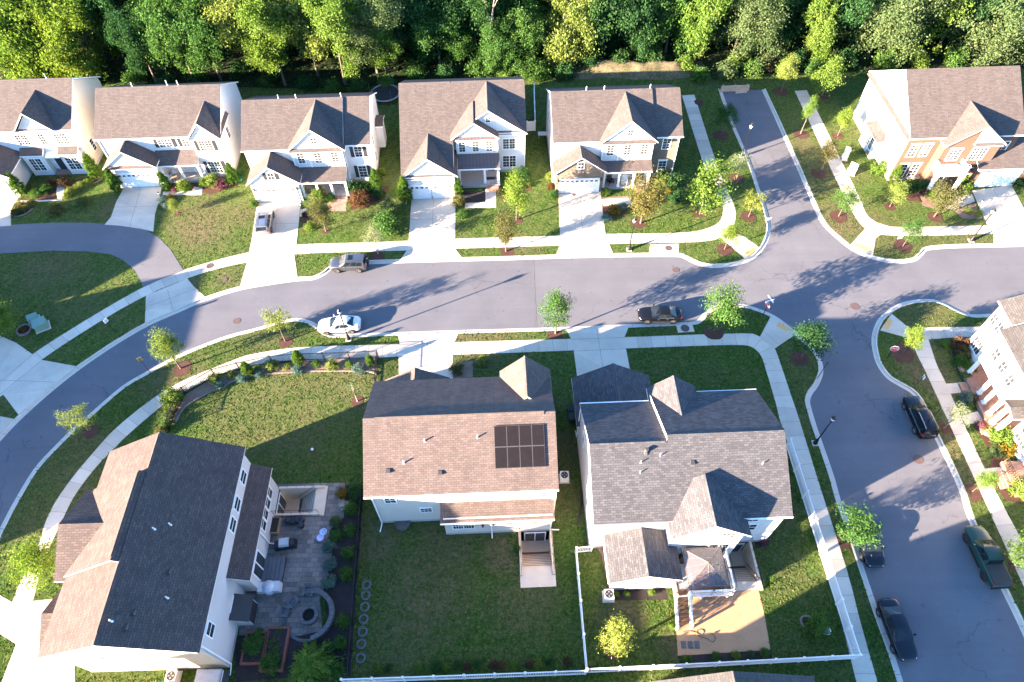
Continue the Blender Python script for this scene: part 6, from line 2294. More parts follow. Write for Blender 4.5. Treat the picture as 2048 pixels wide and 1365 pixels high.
        m.hexa([(x2 - .045, sy * w2 * .72, z2 - .12), (x2 + .20, sy * w2 * 1.06, z2 - .12), (x2 + .16, sy * w2 * .98, z2 - .12), (x2 + .0, sy * w2 * .72, z2 - .12),
                (x2 - .035, sy * w2 * .76, z2 + .06 + up * .4), (x2 + .16, sy * w2 * 1.05, z2 + .06 + up * .4), (x2 + .16, sy * w2 * .96, z2 + .06 + up * .4), (x2 + .02, sy * w2 * .74, z2 + .06 + up * .4)])
        P("tail_light", m, "red_lens")
        m = MB()
        mx = bx1 - .42
        m.hexa([(mx - .05, sy * (bw + .03), bz + .03), (mx + .08, sy * (bw + .03), bz + .03), (mx + .10, sy * (bw + .22), bz + .06), (mx - .03, sy * (bw + .22), bz + .06),
                (mx - .05, sy * (bw + .03), bz + .14), (mx + .08, sy * (bw + .03), bz + .14), (mx + .07, sy * (bw + .22), bz + .17), (mx - .03, sy * (bw + .22), bz + .17)])
        P("mirror", m, mat)
        for hx in (-.75, .2):
            m = MB()
            m.box(hx, hx + .2, sy * (hw - .01), sy * (hw + .03), bz - .17, bz - .13)
            P("door_handle", m, "chrome" if 'chrome' in extra else mat)
    m = MB()
    m.box(body[-1][0] - .06, body[-1][0] + .015, -.42, .42, .46, .60)
    P("grille", m, "black_trim")
    if 'rails' in extra:
        for sy in (-1, 1):
            m = MB()
            m.path([(rx0 + .15, sy * rw * .86, rzz), (rx0 + .25, sy * rw * .86, rzz + .05), (rx1 - .35, sy * rw * .86, rzz + .05), (rx1 - .2, sy * rw * .86, rzz)], .025, 6)
            P("roof_rail", m, "alloy" if 'chrome' in extra else "black_trim")
    if 'sunroof' in extra:
        m = MB()
        m.box(rx1 - .85, rx1 - .3, -.38, .38, rzz - .02, rzz + .012)
        P("sunroof", m, "car_glass")
    if 'chrome' in extra:
        for sy in (-1, 1):
            m = MB()
            m.box(bx0 + .35, bx1 - .4, sy * (bw + .02), sy * (bw + .045), bz + .02, bz + .055)
            P("window_trim", m, "chrome")
            m = MB()
            m.box(-.95, .95, sy * (hw - .02), sy * (hw + .03), .33, .37)
            P("sill_trim", m, "chrome")
    if 'spare' in extra:
        m = MB()
        m.tube((body[0][0] - .16, -.05, .85), (body[0][0] + .05, -.05, .85), .34, .34, 20)
        P("spare_wheel", m, "black_trim")
    if kind == 'pickup':
        m = MB()
        m.box(-2.62, -.9, -.80, .80, 1.10, 1.165)
        P("bed_cover", m, "tonneau")
        m = MB()
        m.box(-2.80, -2.66, -.85, .85, .48, .62)
        P("bumper", m, "black_trim")
        for sy in (-1, 1):
            m = MB()
            m.box(-.9, 1.0, sy * .90, sy * 1.02, .36, .41)
            P("side_step", m, "black_trim")
    return t


vehicle('suv', "car", "car", "silver car with roof rails parked on the concrete drive", "paint_silver", ((544.6, 471), (550.3, 431)), -1, 4.6, extra=('rails', 'sunroof', 'drive'))
vehicle('suv', "car", "car", "grey car with a sunroof and spare wheel, parked at the far kerb", "paint_grey", ((720.8, 546), (674.6, 546.5)), 1, 4.45, extra=('sunroof', 'spare'))
vehicle('sedan', "car", "car", "white saloon parked under the street lamp", "paint_white", ((704.8, 667.3), (654.6, 670.5)), 1, 4.65)
vehicle('sedan', "car", "car", "black saloon parked at the near kerb in front of the round tree", "paint_black", ((1346, 648), (1294.2, 648.4)), 1, 4.85, extra=('chrome',))
vehicle('suv', "car", "car", "black people carrier with chrome trim parked on the side street", "paint_black", ((1826.7, 868), (1803.8, 815.2)), 1, 4.75, extra=('chrome', 'rails'))
vehicle('sedan', "car", "car", "small dark car half hidden under the spiky tree", "paint_navy", ((1711, 1084), (1721, 1119.6)), -1, 4.3, heading=R(-90.6))
vehicle('sedan', "car", "car", "navy saloon parked at the near kerb of the side street, lowest in the picture", "paint_navy", ((1753.7, 1228), (1782, 1301.6)), -1, 4.85)
vehicle('pickup', "pickup_truck", "pickup", "dark green pickup with a black bed cover at the right kerb", "paint_green", ((1961.8, 1156), (1927.4, 1081.3)), 1, 5.4, rim="dark_alloy")
# ------------------------------------------------------------------ street furniture
plain("lamp_black", (0.012, 0.012, 0.014), .45, .3)
plain("frosted", (0.72, 0.72, 0.68), .3)
plain("sign_red", (0.50, 0.018, 0.022), .4)
plain("sign_white", (0.78, 0.78, 0.78), .4)
plain("sign_yellow", (0.30, 0.25, 0.10), .5)
plain("steel", (0.28, 0.28, 0.29), .4, .7)
plain("cabinet_green", (0.13, 0.22, 0.17), .5)
plain("cabinet_white", (0.66, 0.65, 0.62), .55)
plain("bin_green", (0.01, 0.16, 0.08), .5)
plain("bin_black", (0.012, 0.013, 0.014), .5)


def fontmesh(text, size, name, matn, parent, M):
    cu = bpy.data.curves.new(name, 'FONT')
    cu.body = text
    cu.size = size
    cu.align_x = 'CENTER'
    cu.align_y = 'CENTER'
    cu.extrude = 0.002
    ob = bpy.data.objects.new(name, cu)
    COL.objects.link(ob)
    dg = bpy.context.evaluated_depsgraph_get()
    me = bpy.data.meshes.new_from_object(ob.evaluated_get(dg))
    bpy.data.objects.remove(ob)
    me.materials.clear()
    me.materials.append(MATS[matn])
    me.transform(M)
    o = bpy.data.objects.new(name, me)
    COL.objects.link(o)
    o.parent = parent
    return o


def lamp(px, label, h=5.26):
    t = thing("street_lamp", label, "street lamp", G(*px), 0, "black street lamps")
    m = MB()
    m.box(-.3, .3, -.3, .3, -.02, .05)
    m.build("footing", "kerb_concrete", t)
    m = MB()
    m.lathe([(.22, .05), (.22, .25), (.17, .32), (.14, .75), (.10, .85)], n=14)
    m.build("base", "lamp_black", t)
    m = MB()
    m.lathe([(.07, .8), (.06, h - 1.0), (.10, h - .97), (.10, h - .90), (.05, h - .86), (.12, h - .72)], n=12)
    m.build("pole", "lamp_black", t)
    m = MB()
    m.lathe([(.11, h - .72), (.21, h - .5), (.22, h - .30)], n=14)
    m.build("lantern", "frosted", t)
    m = MB()
    m.lathe([(.25, h - .31), (.24, h - .26), (.13, h - .10), (.04, h - .04), (.03, h + .06), (.0, h + .1)], n=14)
    m.build("cap", "lamp_black", t)
    return t


lamp((697.5, 679), "black street lamp standing in front of the white car")
lamp((1258, 500), "black street lamp beside the storm drain of the stone fronted house")
lamp((1483, 313), "black street lamp halfway up the short side street")
lamp((1941.8, 482), "black street lamp on the verge below the brick house drive")
lamp((1630, 887), "black street lamp beside the white fenced house, on the side street verge")


def small_sign(name, foot, tip, label, w, hh, matn, face_az, cat="sign", pole="lamp_black", back=None):
    b, h = height_to(foot, tip)
    t = thing(name, label, cat, b, face_az)
    m = MB()
    m.tube((0, 0, 0), (0, 0, h - .05), .035, .03, 8)
    m.build("post", pole, t)
    m = MB()
    m.box(-w / 2, w / 2, -.055, -.035, h - hh, h)
    m.build("plate", matn, t)
    return t, h


t, h = small_sign("parking_sign", (231.6, 667.4), (209, 638), "small white sign on a black post on the verge left of the wide drive", .45, .55, "sign_white", R(60))
for k in range(3):
    m = MB()
    m.box(-.15, .15, -.058, -.055, h - .14 - k * .14, h - .10 - k * .14)
    m.build("lettering", "sign_red" if k == 0 else "lamp_black", t)
small_sign("parking_sign", (301.3, 747.1), (278, 716), "dull sign seen from behind on the inner verge of the curve", .5, .6, "sign_yellow", R(215))
small_sign("parking_sign", (1828, 776), (1863, 764), "white sign on a post leaning over the right pavement near the people carrier", .4, .5, "sign_white", R(80))
small_sign("parking_sign", (1852, 848), (1866, 800), "thin sign post beside the black people carrier", .3, .45, "steel", R(80))
small_sign("parking_sign", (1366, 501), (1374, 468), "thin grey post beside the storm drain near the stone fronted house", .08, .3, "steel", R(0))
small_sign("parking_sign", (1634, 758), (1650, 720), "black post at the corner kerb under the dark tree", .1, .4, "lamp_black", R(20))
small_sign("parking_sign", (1783, 502), (1797, 466), "white sign beside the small tree at the corner of the main street", .55, .6, "sign_white", R(10))
small_sign("street_name_sign", (1530, 454), (1533, 434), "low white plate at the kerb of the side street mouth", .8, .4, "sign_white", R(10))


def octagon(m, r, y0, y1, z, mi=0):
    P = [(r * math.cos(math.pi / 8 + k * math.pi / 4), z + r * math.sin(math.pi / 8 + k * math.pi / 4)) for k in range(8)]
    m.face([(x, y0, zz) for x, zz in P], mi)
    m.face([(x, y1, zz) for x, zz in P[::-1]], mi)
    for k in range(8):
        a, b = P[k], P[(k + 1) % 8]
        m.face([(a[0], y0, a[1]), (b[0], y0, b[1]), (b[0], y1, b[1]), (a[0], y1, a[1])], mi)


def stop_sign(foot, h, az, label, names=False, tilt=0.0):
    t = thing("stop_sign", label, "stop sign", G(*foot), az)
    m = MB()
    m.tube((0, .03, 0), (0, .03, h + (1.0 if names else 0)), .04, .035, 8)
    m.build("post", "lamp_black", t)
    m = MB()
    octagon(m, .44, -.030, -.012, h - .4)
    p = m.build("plate", "sign_white", t)
    m = MB()
    octagon(m, .405, -.036, -.032, h - .4)
    m.build("face", "sign_red", p)
    M = Matrix.Translation((0, -.040, h - .4)) @ Matrix.Rotation(math.pi / 2, 4, 'X')
    fontmesh("STOP", .34, "lettering", "sign_white", p, M)
    if names:
        m = MB()
        m.box(-.55, .55, .01, .05, h + .55, h + .78)
        m.build("name_plate", "sign_white", t)
        m = MB()
        m.box(-.02, .02, -.5, .6, h + .22, h + .45)
        m.build("name_plate", "sign_white", t)
    return t


stop_sign((1525.5, 631), 2.2, R(-72), "stop sign with crossed white street name plates at the corner by the round tree", True)
stop_sign((1775, 716), 2.1, R(-15), "red stop sign facing the camera beside the small lime tree")

# manhole covers, drains
MH = "round rusty manhole covers"
for px, r, lab in [((420, 532), .42, "manhole cover in the pavement beside the shared drive"), ((449, 560), .35, "manhole cover in the small verge near the third drive"), ((473, 641), .42, "manhole cover in the curve of the street"),
                   ((1352, 539), .42, "manhole cover in the main street below the storm drain"), ((1710, 612), .5, "manhole cover at the mouth of the side street"), ((1837, 918), .5, "manhole cover in the side street behind the people carrier"),
                   ((1337, 497), .42, "round lid in the storm drain slab at the far kerb"), ((1370, 657), .48, "round lid in the drain slab beside the black saloon"), ((1148, 390), .28, "small brown mat before the stone garage door")]:
    p = G(*px)
    on_road = lab.startswith("manhole cover in the main") or "street" in lab.split("cover")[-1] and "far" not in lab
    z = -.118 if ("street" in lab and "pavement" not in lab and "curve of" not in lab) or "curve" in lab else .024
    m = MB()
    m.lathe([(r, 0), (r, .012), (r * .86, .013), (r * .84, .006), (0.02, .008)], (0, 0, 0), 20, 0, False)
    for k in range(5):
        a = r * .7 - k * r * .35
        w = math.sqrt(max(0.01, (r * .8) ** 2 - a * a))
        m.box(-w, w, a - .02, a + .02, .006, .016)
    o = m.build("manhole_cover", "rust_iron", loc=(p.x, p.y, z))
    if "mat" in lab:
        o.name = "door_mat"
        tag(o, lab, "mat")
    else:
        tag(o, lab, "manhole cover", MH)

# cabinets and boxes
def cabinet(px, w, d, h, rz, mat, label, name="utility_box", lid=True):
    t = thing(name, label, "utility box", G(*px), R(rz))
    m = MB()
    m.box(-w / 2 - .12, w / 2 + .12, -d / 2 - .12, d / 2 + .12, -.02, .08)
    m.build("pad", "kerb_concrete", t)
    m = MB()
    c = .08
    m.hexa([(-w / 2, -d / 2, .08), (w / 2, -d / 2, .08), (w / 2, d / 2, .08), (-w / 2, d / 2, .08), (-w / 2, -d / 2, h - .06), (w / 2, -d / 2, h - .06), (w / 2, d / 2, h + .06), (-w / 2, d / 2, h + .06)])
    m.build("case", mat, t)
    m = MB()
    m.hexa([(-w / 2 - .04, -d / 2 - .05, h - .06), (w / 2 + .04, -d / 2 - .05, h - .06), (w / 2 + .04, d / 2 + .04, h + .06), (-w / 2 - .04, d / 2 + .04, h + .06),
            (-w / 2 - .04, -d / 2 - .05, h), (w / 2 + .04, -d / 2 - .05, h), (w / 2 + .04, d / 2 + .04, h + .12), (-w / 2 - .04, d / 2 + .04, h + .12)])
    m.build("lid", mat, t)
    return t


cabinet((69, 640), 1.0, .7, .55, 30, "cabinet_green", "small pale green utility box, left of the pair on the shaded lawn")
cabinet((86, 655), 1.3, 1.1, .95, 30, "cabinet_green", "larger green utility box, right of the pair on the shaded lawn")
cabinet((1688, 318), .75, .55, 1.6, 75, "cabinet_white", "tall white cabinet on the lawn beside the right pavement")
cabinet((1702, 345), 1.15, .9, 1.05, 60, "cabinet_white", "broad white cabinet nearest the brick house lawn")
t = thing("flower_ring", "ring of pale stones filled with red flowers on the shaded lawn", "flower bed", G(49, 661))
m = MB()
for k in range(16):
    a = 6.2832 * k / 16
    n0 = len(m.v)
    m.box(.62, .82, -.13, .13, 0, .16)
    m.transform(Matrix.Rotation(a, 4, 'Z'), n0)
m.build("stone_ring", "stone_edge", t)
o = shrub("flowers", "bush_red", Vector((0, 0, 0)), 1.2, None, None, None, .3)
o.parent = t
for k in ("label", "category"):
    if k in o:
        del o[k]
o["label"] = "red flowers"

# ------------------------------------------------------------------ fences
def picket_fence(name, label, pts, h, mat, gap, pr, rr, post, closed_board=False, spacing=2.4, cat="fence", cap=None):
    """fence along world points; posts and one panel of pickets per bay as parts"""
    o0 = pts[0]
    t = thing(name, label, cat, (o0.x, o0.y, 0))
    P = [Vector((p.x - o0.x, p.y - o0.y, 0)) for p in pts]

    def mk_post(p):
        m = MB()
        m.box(p.x - post, p.x + post, p.y - post, p.y + post, 0, h + .06)
        m.hexa([(p.x - post * 1.4, p.y - post * 1.4, h + .06), (p.x + post * 1.4, p.y - post * 1.4, h + .06), (p.x + post * 1.4, p.y + post * 1.4, h + .06), (p.x - post * 1.4, p.y + post * 1.4, h + .06),
                (p.x - post * .3, p.y - post * .3, h + .16), (p.x + post * .3, p.y - post * .3, h + .16), (p.x + post * .3, p.y + post * .3, h + .16), (p.x - post * .3, p.y + post * .3, h + .16)])
        m.build("post", mat, t)
    mk_post(P[0])
    for a, b in zip(P, P[1:]):
        L = (b - a).length
        n = max(1, round(L / spacing))
        d = (b - a) / L
        s = Vector((-d.y, d.x, 0))
        for k in range(n):
            p, q = a + (b - a) * k / n, a + (b - a) * (k + 1) / n
            m = MB()
            for z, hh in ((.12, rr * 2.2), (h - rr * 2.4, rr * 2.2)) + (((h * .62, rr * 1.6),) if closed_board else ()):
                m.hexa([p - s * rr + Vector((0, 0, z)), q - s * rr + Vector((0, 0, z)), q + s * rr + Vector((0, 0, z)), p + s * rr + Vector((0, 0, z)),
                        p - s * rr + Vector((0, 0, z + hh)), q - s * rr + Vector((0, 0, z + hh)), q + s * rr + Vector((0, 0, z + hh)), p + s * rr + Vector((0, 0, z + hh))])
            c = int((q - p).length / gap)
            for j in range(1, c):
                x = p.lerp(q, j / c)
                z1 = h - .03 if not closed_board else (h - .05)
                e = d * pr
                m.hexa([x - e - s * pr * .6 + Vector((0, 0, .05)), x + e - s * pr * .6 + Vector((0, 0, .05)), x + e + s * pr * .6 + Vector((0, 0, .05)), x - e + s * pr * .6 + Vector((0, 0, .05)),
                        x - e - s * pr * .6 + Vector((0, 0, z1)), x + e - s * pr * .6 + Vector((0, 0, z1)), x + e + s * pr * .6 + Vector((0, 0, z1)), x - e + s * pr * .6 + Vector((0, 0, z1))])
            m.build("panel", mat, t)
            mk_post(q)
    return t


def wf(L):
    return [G(x, y) for x, y in L]


picket_fence("white_fence", "long white picket fence beside the side street and behind the grey roofed house", wf([(1572, 893), (1640, 1110), (1706, 1318), (1430, 1333), (1172, 1346)]), 1.55, "vinyl", .13, .028, .035, .065)
picket_fence("white_fence", "white fence between the middle garden and the yellow tree's lawn", wf([(1172, 1346), (1160, 1210), (1151, 1106), (1182, 1103)]), 1.3, "vinyl", .13, .028, .035, .065)
picket_fence("white_fence", "white fence along the bottom of the middle garden", wf([(690, 1366), (930, 1358), (1170, 1349)]), 1.5, "vinyl", .13, .028, .035, .065)
picket_fence("white_fence", "white privacy fence behind the two-garage house", wf([(1054, 263), (1070, 262), (1068, 188)]), 1.6, "vinyl", .15, .073, .04, .065)
picket_fence("black_fence", "black metal railing round the curved corner lawn and its bed", wf([(340, 860), (349, 832), (372, 789), (431, 753), (480, 740), (545, 726), (600, 722), (700, 719), (757, 716), (752, 770)]), 1.3, "black_metal", .14, .017, .026, .042)
picket_fence("black_fence", "black metal railing between the patio bed and the middle garden", wf([(727, 985), (722, 1060), (715, 1150), (708, 1250), (700, 1362)]), 1.3, "black_metal", .14, .017, .026, .042)
# ------------------------------------------------------------------ sunken stairs, decks, garden things
speckle("pit_concrete", [(0.3, (0.50, 0.39, 0.29)), (0.7, (0.62, 0.49, 0.37))], 1.5, 14, 0.5, 0.9, 0.2, space='object')
plain("pit_step_shade", (0.20, 0.165, 0.135), .9)  # shade along the step edges, put into the colour
plain("rib_bronze", (0.10, 0.08, 0.065), .4)
plain("grey_board", (0.075, 0.082, 0.095), .7, var=.2, scale=2)
plain("cover_black", (0.012, 0.013, 0.015), .6)
plain("cover_pale", (0.36, 0.36, 0.38), .5)
plain("cover_white", (0.45, 0.45, 0.46), .5)
plain("pool_blue", (0.42, 0.42, 0.66), .4)
plain("pool_teal", (0.10, 0.45, 0.55), .3)
plain("terracotta", (0.17, 0.05, 0.035), .8, var=.25, scale=5)
plain("wood_box", (0.22, 0.15, 0.09), .8, var=.2)
plain("soot", (0.008, 0.007, 0.007), .95)
plain("plastic_white", (0.7, 0.7, 0.7), .4)
plain("tan_board", (0.36, 0.27, 0.19), .85, var=.2, scale=1.5)
plain("hose", (0.16, 0.10, 0.05), .6)
bricks("seat_stone", (0.125, 0.122, 0.125), (0.085, 0.083, 0.088), (0.05, 0.05, 0.055), .4, .15, .012, space='uv')
m_, nt_, b_ = new_mat("canopy")
b_.inputs['Base Color'].default_value = (0.11, 0.10, 0.11, 1)
b_.inputs['Roughness'].default_value = 0.15
b_.inputs['Alpha'].default_value = 0.62
m_, nt_, b_ = new_mat("rug")
co_ = coords(nt_, 'object')
tx_ = N(nt_, "ShaderNodeTexMagic")
tx_.turbulence_depth = 1
tx_.inputs['Scale'].default_value = 9
nt_.links.new(co_, tx_.inputs[0])
nt_.links.new(ramp(nt_, tx_.outputs['Fac'], [(0.48, (0.01, 0.01, 0.012)), (0.52, (0.5, 0.5, 0.5))]), b_.inputs['Base Color'])


def pit(O, ang, x0, x1, y0, y1, side, label, depth=2.35, run=2.1, land=1.5):
    """sunken basement stair; side = 'S' or 'E': the end from which the steps come down"""
    t = thing("basement_stair", label, "stairs", (O[0], O[1], 0), R(ang))

    def P(nm, m, mt="pit_concrete"):
        return m.build(nm, mt, t)
    w = .2
    if side == 'S':
        T = lambda a, b, c0, c1, z0, z1: (a, b, c0, c1, z0, z1)
        A0, A1, far, near = x0, x1, y1, y0
        sg = -1
    else:
        T = lambda a, b, c0, c1, z0, z1: (min(c0, c1), max(c0, c1), a, b, z0, z1)
        A0, A1, far, near = y0, y1, x0, x1
        sg = 1

    def box(m, a, b, c0, c1, z0, z1):
        if side == 'S':
            m.box(a, b, min(c0, c1), max(c0, c1), z0, z1)
        else:
            m.box(min(c0, c1), max(c0, c1), a, b, z0, z1)
    for a, b in ((A0 - w + .03, A0 + .03), (A1 - .03, A1 + w - .03)):
        m = MB()
        box(m, a, b, far, near + sg * .75, -depth - .2, .24)
        P("side_wall", m)
    m = MB()
    box(m, A0 + .03, A1 - .03, far, near, -depth - .2, -depth)
    P("floor", m)
    n = 9
    for k in range(n):
        m = MB()
        c1 = near - sg * run * k / n
        c0 = near - sg * run * (k + 1) / n
        box(m, A0 + .03, A1 - .03, c0 + sg * .004, c1, -depth - .1, -depth * (k + 1) / n - .0)
        P("step", m)
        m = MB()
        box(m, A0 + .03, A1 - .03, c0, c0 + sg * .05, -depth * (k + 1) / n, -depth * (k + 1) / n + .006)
        P("step_shade", m, "pit_step_shade")  # dark strip painting in the shade that sets one step off from the next
    m = MB()
    box(m, A0 - w, A1 + w, near, near + sg * land, -.15, .034)
    P("landing", m)
    for a in (A0 - .07, A1 + .07):
        m = MB()
        pts = []
        for u in range(6):
            c = far + (near + sg * .6 - far) * u / 5
            q = (a, c) if side == 'S' else (c, a)
            pts.append((q[0], q[1], 1.05))
            m.tube((q[0], q[1], .2), (q[0], q[1], 1.05), .018, .018, 5)
        m.path(pts, .022, 5)
        P("handrail", m, "black_metal")
    m = MB()
    pts = [((A1 - .1, near - sg * run * u, .75 - depth * u) if side == 'S' else (near - sg * run * u, A1 - .1, .75 - depth * u)) for u in (0, .5, 1)]
    m.path(pts, .022, 5)
    P("handrail", m, "black_metal")
    return t


pit((-12.1, 23.3), 1.7, 12.60, 15.28, -4.6, -1.37, 'S', "pale concrete stair down to a glass door behind the middle house", land=1.75)
pit((-23.3, 11.4), 1.0, 1.52, 5.0, 12.75, 15.25, 'E', "sunken concrete stair at the upper end of the paved patio", land=1.05)
pit((6.6, 20.7), 1.7, 12.12, 14.3, -3.5, -.02, 'S', "sunken stair in the shade beside the gazebo deck", land=.7)

# deck with gazebo behind the grey roofed house
FO, FA = (6.6, 20.7, 0), R(1.7)
t = thing("deck", "raised wooden deck with white rails and a stair down to the sand", "deck", FO, FA)
m = MB()
m.box(6.86, 11.4, -4.8, -1.34, 1.36, 1.5)
m.build("platform", "deck_board", t)
m = MB()
m.box(6.82, 11.44, -4.88, -4.8, 1.1, 1.5)
m.build("fascia", "trim", t)
for x in (6.95, 9.1, 11.3):
    m = MB()
    m.box(x - .08, x + .08, -4.75, -4.6, 0, 1.36)
    m.build("post", "trim", t)
for k in range(8):
    m = MB()
    y = -4.8 - .29 * k
    m.box(6.55, 7.6, y - .31, y, 1.5 - .187 * (k + 1) - .05, 1.5 - .187 * (k + 1))
    m.build("step", "deck_board", t)


def deck_rail(pts, h=.95):
    m = MB()
    for a, b in zip(pts, pts[1:]):
        a, b = Vector(a), Vector(b)
        L = (b - a).length
        d = (b - a).normalized()
        s = Vector((-d.y, d.x, 0)).normalized()
        up = Vector((0, 0, 1))
        for z, hh, ww in ((h - .06, .07, .07), (.1, .06, .03)):
            m.hexa([a - s * ww + up * z, b - s * ww + up * z, b + s * ww + up * z, a + s * ww + up * z, a - s * ww + up * (z + hh), b - s * ww + up * (z + hh), b + s * ww + up * (z + hh), a + s * ww + up * (z + hh)])
        n = max(1, int(L / .14))
        for k in range(n + 1):
            p = a.lerp(b, k / n)
            r = .065 if k in (0, n) else .02
            m.box(p.x - r, p.x + r, p.y - r, p.y + r, p.z, p.z + h + (.12 if k in (0, n) else 0))
    m.build("railing", "trim", t)


deck_rail([(7.75, -4.78, 1.5), (9.6, -4.78, 1.5), (11.35, -4.78, 1.5), (11.35, -3.0, 1.5), (11.35, -1.4, 1.5)])
deck_rail([(6.5, -4.0, 1.5), (6.5, -4.85, 1.5), (6.5, -7.1, .05)])
deck_rail([(7.68, -4.78, 1.5), (7.68, -7.1, .05)])
t = thing("gazebo", "gazebo with a see-through brown pyramid roof standing on the deck", "gazebo", FO, FA)
c = [(7.5, -4.6), (10.45, -4.6), (10.45, -1.7), (7.5, -1.7)]
ap = Vector((8.98, -3.15, 4.65))
for x, y in c:
    m = MB()
    m.box(x - .06, x + .06, y - .06, y + .06, 1.5, 3.55)
    m.build("post", "black_metal", t)
for k in range(4):
    a, b = Vector((*c[k], 3.55)), Vector((*c[(k + 1) % 4], 3.55))
    cc = Vector((8.98, -3.15, 3.55))
    a, b = cc + (a - cc) * 1.1, cc + (b - cc) * 1.1
    m = MB()
    m.face([a, b, ap])
    m.build("roof_panel", "canopy", t)
    m = MB()
    m.path([a, ap], .035, 5)
    m.path([a, b], .035, 5)
    m.path([(a + b) / 2, ap], .02, 5)
    m.build("roof_rib", "rib_bronze", t)
t = thing("rug", "black and white patterned rug on the deck", "rug", (FO[0], FO[1], 0), FA)
m = MB()
m.box(7.0, 8.3, -4.3, -2.2, 1.502, 1.515)
m.build("carpet", "rug", t)
hx = lambda x, y, z=0: Matrix.Translation(FO) @ Matrix.Rotation(FA, 4, 'Z') @ Vector((x, y, z))
t = thing("sofa", "dark outdoor sofa under the gazebo", "sofa", hx(10.3, -3.2, 1.5), FA)
m = MB()
m.box(-.35, .35, -.9, .9, 0, .42)
m.build("seat", "cover_black", t)
m = MB()
m.box(.2, .4, -.9, .9, .42, .85)
m.build("backrest", "cover_black", t)

# hose on the sand
m = MB()
hp = [(1366, 1264), (1380, 1263), (1392, 1266), (1400, 1270), (1407, 1266), (1404, 1260), (1395, 1261), (1393, 1268), (1402, 1274), (1415, 1278), (1425, 1284), (1430, 1278), (1427, 1270), (1416, 1268), (1405, 1270)]
m.path(crom([G(x, y, .035) for x, y in hp], 4), .035, 5)
tag(m.build("garden_hose", "hose"), "brown garden hose curled on the sand", "hose")
for px, lab in (((1367, 1290), "left one of three square pavers on the sand"), ((1381, 1290), "middle one of three square pavers on the sand"), ((1394, 1290), "right one of three square pavers on the sand")):
    m = MB()
    m.box(-.2, .2, -.28, .28, 0, .04)
    o = m.build("paver", "seat_stone", loc=G(*px, .014))
    tag(o, lab, "paver", "pavers on the sand")
for k, (px, py) in enumerate([(733, 1170), (731.5, 1191), (730, 1214), (727.5, 1238.5), (725.5, 1263.7), (723, 1288), (721.7, 1316.5)]):
    m = MB()
    n = 12
    for j in range(n):
        n0 = len(m.v)
        m.box(.24, .42, -.085, .085, 0, .05)
        m.transform(Matrix.Rotation(6.2832 * j / n, 4, 'Z'), n0)
    m.lathe([(.27, 0), (.27, .02), (.38, .02), (.38, 0)], (0, 0, 0), 24, 0, False, False)
    o = m.build("stepping_ring", "seat_stone", loc=G(px, py, .004))
    tag(o, "%s ring of pale stones beside the black railing" % (["uppermost", "second", "third", "fourth", "fifth", "sixth", "lowest"][k] + ("" if k in (0, 6) else " from the top")), "stepping stone", "stone rings in a line beside the railing")

# patio things
p0 = G(619, 1232, .024)
t = thing("fire_pit", "round stone fire pit at the lower end of the patio", "fire pit", p0)
m = MB()
m.lathe([(.80, 0), (.80, .42), (.52, .42), (.52, .05)], n=28, smooth=False, cap=False)
m.build("stone_ring", "seat_stone", t)
m = MB()
m.lathe([(.52, .05), (.0, .12)], n=20, smooth=False, cap=False)
m.build("hearth", "soot", t)
t = thing("seat_wall", "curved low stone seat wall round the right side of the fire pit", "wall", p0)
m = MB()
rows = []
for k in range(25):
    a = R(-75 + 185 * k / 24)
    rows.append([(r * math.cos(a), r * math.sin(a), z) for r, z in ((1.75, 0), (1.75, .5), (2.15, .5), (2.15, 0))])
m.grid(rows, 0, False)
m.build("wall", "seat_stone", t)
m = MB()
rows = []
for k in range(26):
    a = R(110 + 175 * k / 25)
    rows.append([(r * math.cos(a), r * math.sin(a), z) for r, z in ((1.85, 0.0), (1.85, .035), (2.1, .035), (2.1, 0.0))])
m.grid(rows, 0, False)
tag(m.build("paving_edge", "seat_stone", loc=p0), "flat ring of dark paving round the left side of the fire pit", "paving")


def lounge_chair(px, rz, label, mat="cover_black", z=.024, name="garden_chair", s=1.0):
    t = thing(name, label, "chair", G(*px, z), R(rz), "chairs on patios and porches")
    t.scale = (s, s, s)
    m = MB()
    m.hexa([(-.3, -.35, .34), (.3, -.35, .34), (.27, .25, .24), (-.27, .25, .24), (-.3, -.35, .38), (.3, -.35, .38), (.27, .25, .28), (-.27, .25, .28)])
    m.build("seat", mat, t)
    m = MB()
    for k in range(5):
        x = -.26 + .13 * k
        m.hexa([(x - .055, .22, .26), (x + .055, .22, .26), (x + .055, .26, .26), (x - .055, .26, .26), (x * 1.15 - .055, .52, .95), (x * 1.15 + .055, .52, .95), (x * 1.15 + .055, .56, .95), (x * 1.15 - .055, .56, .95)])
    m.build("backrest", mat, t)
    for sx in (-1, 1):
        m = MB()
        m.box(sx * .36 - .07, sx * .36 + .07, -.4, .3, .52, .56)
        m.build("armrest", mat, t)
        for y, h in ((-.34, .52), (.2, .52)):
            m = MB()
            m.box(sx * .33 - .03, sx * .33 + .03, y - .04, y + .04, 0, h)
            m.build("leg", mat, t)
    return t


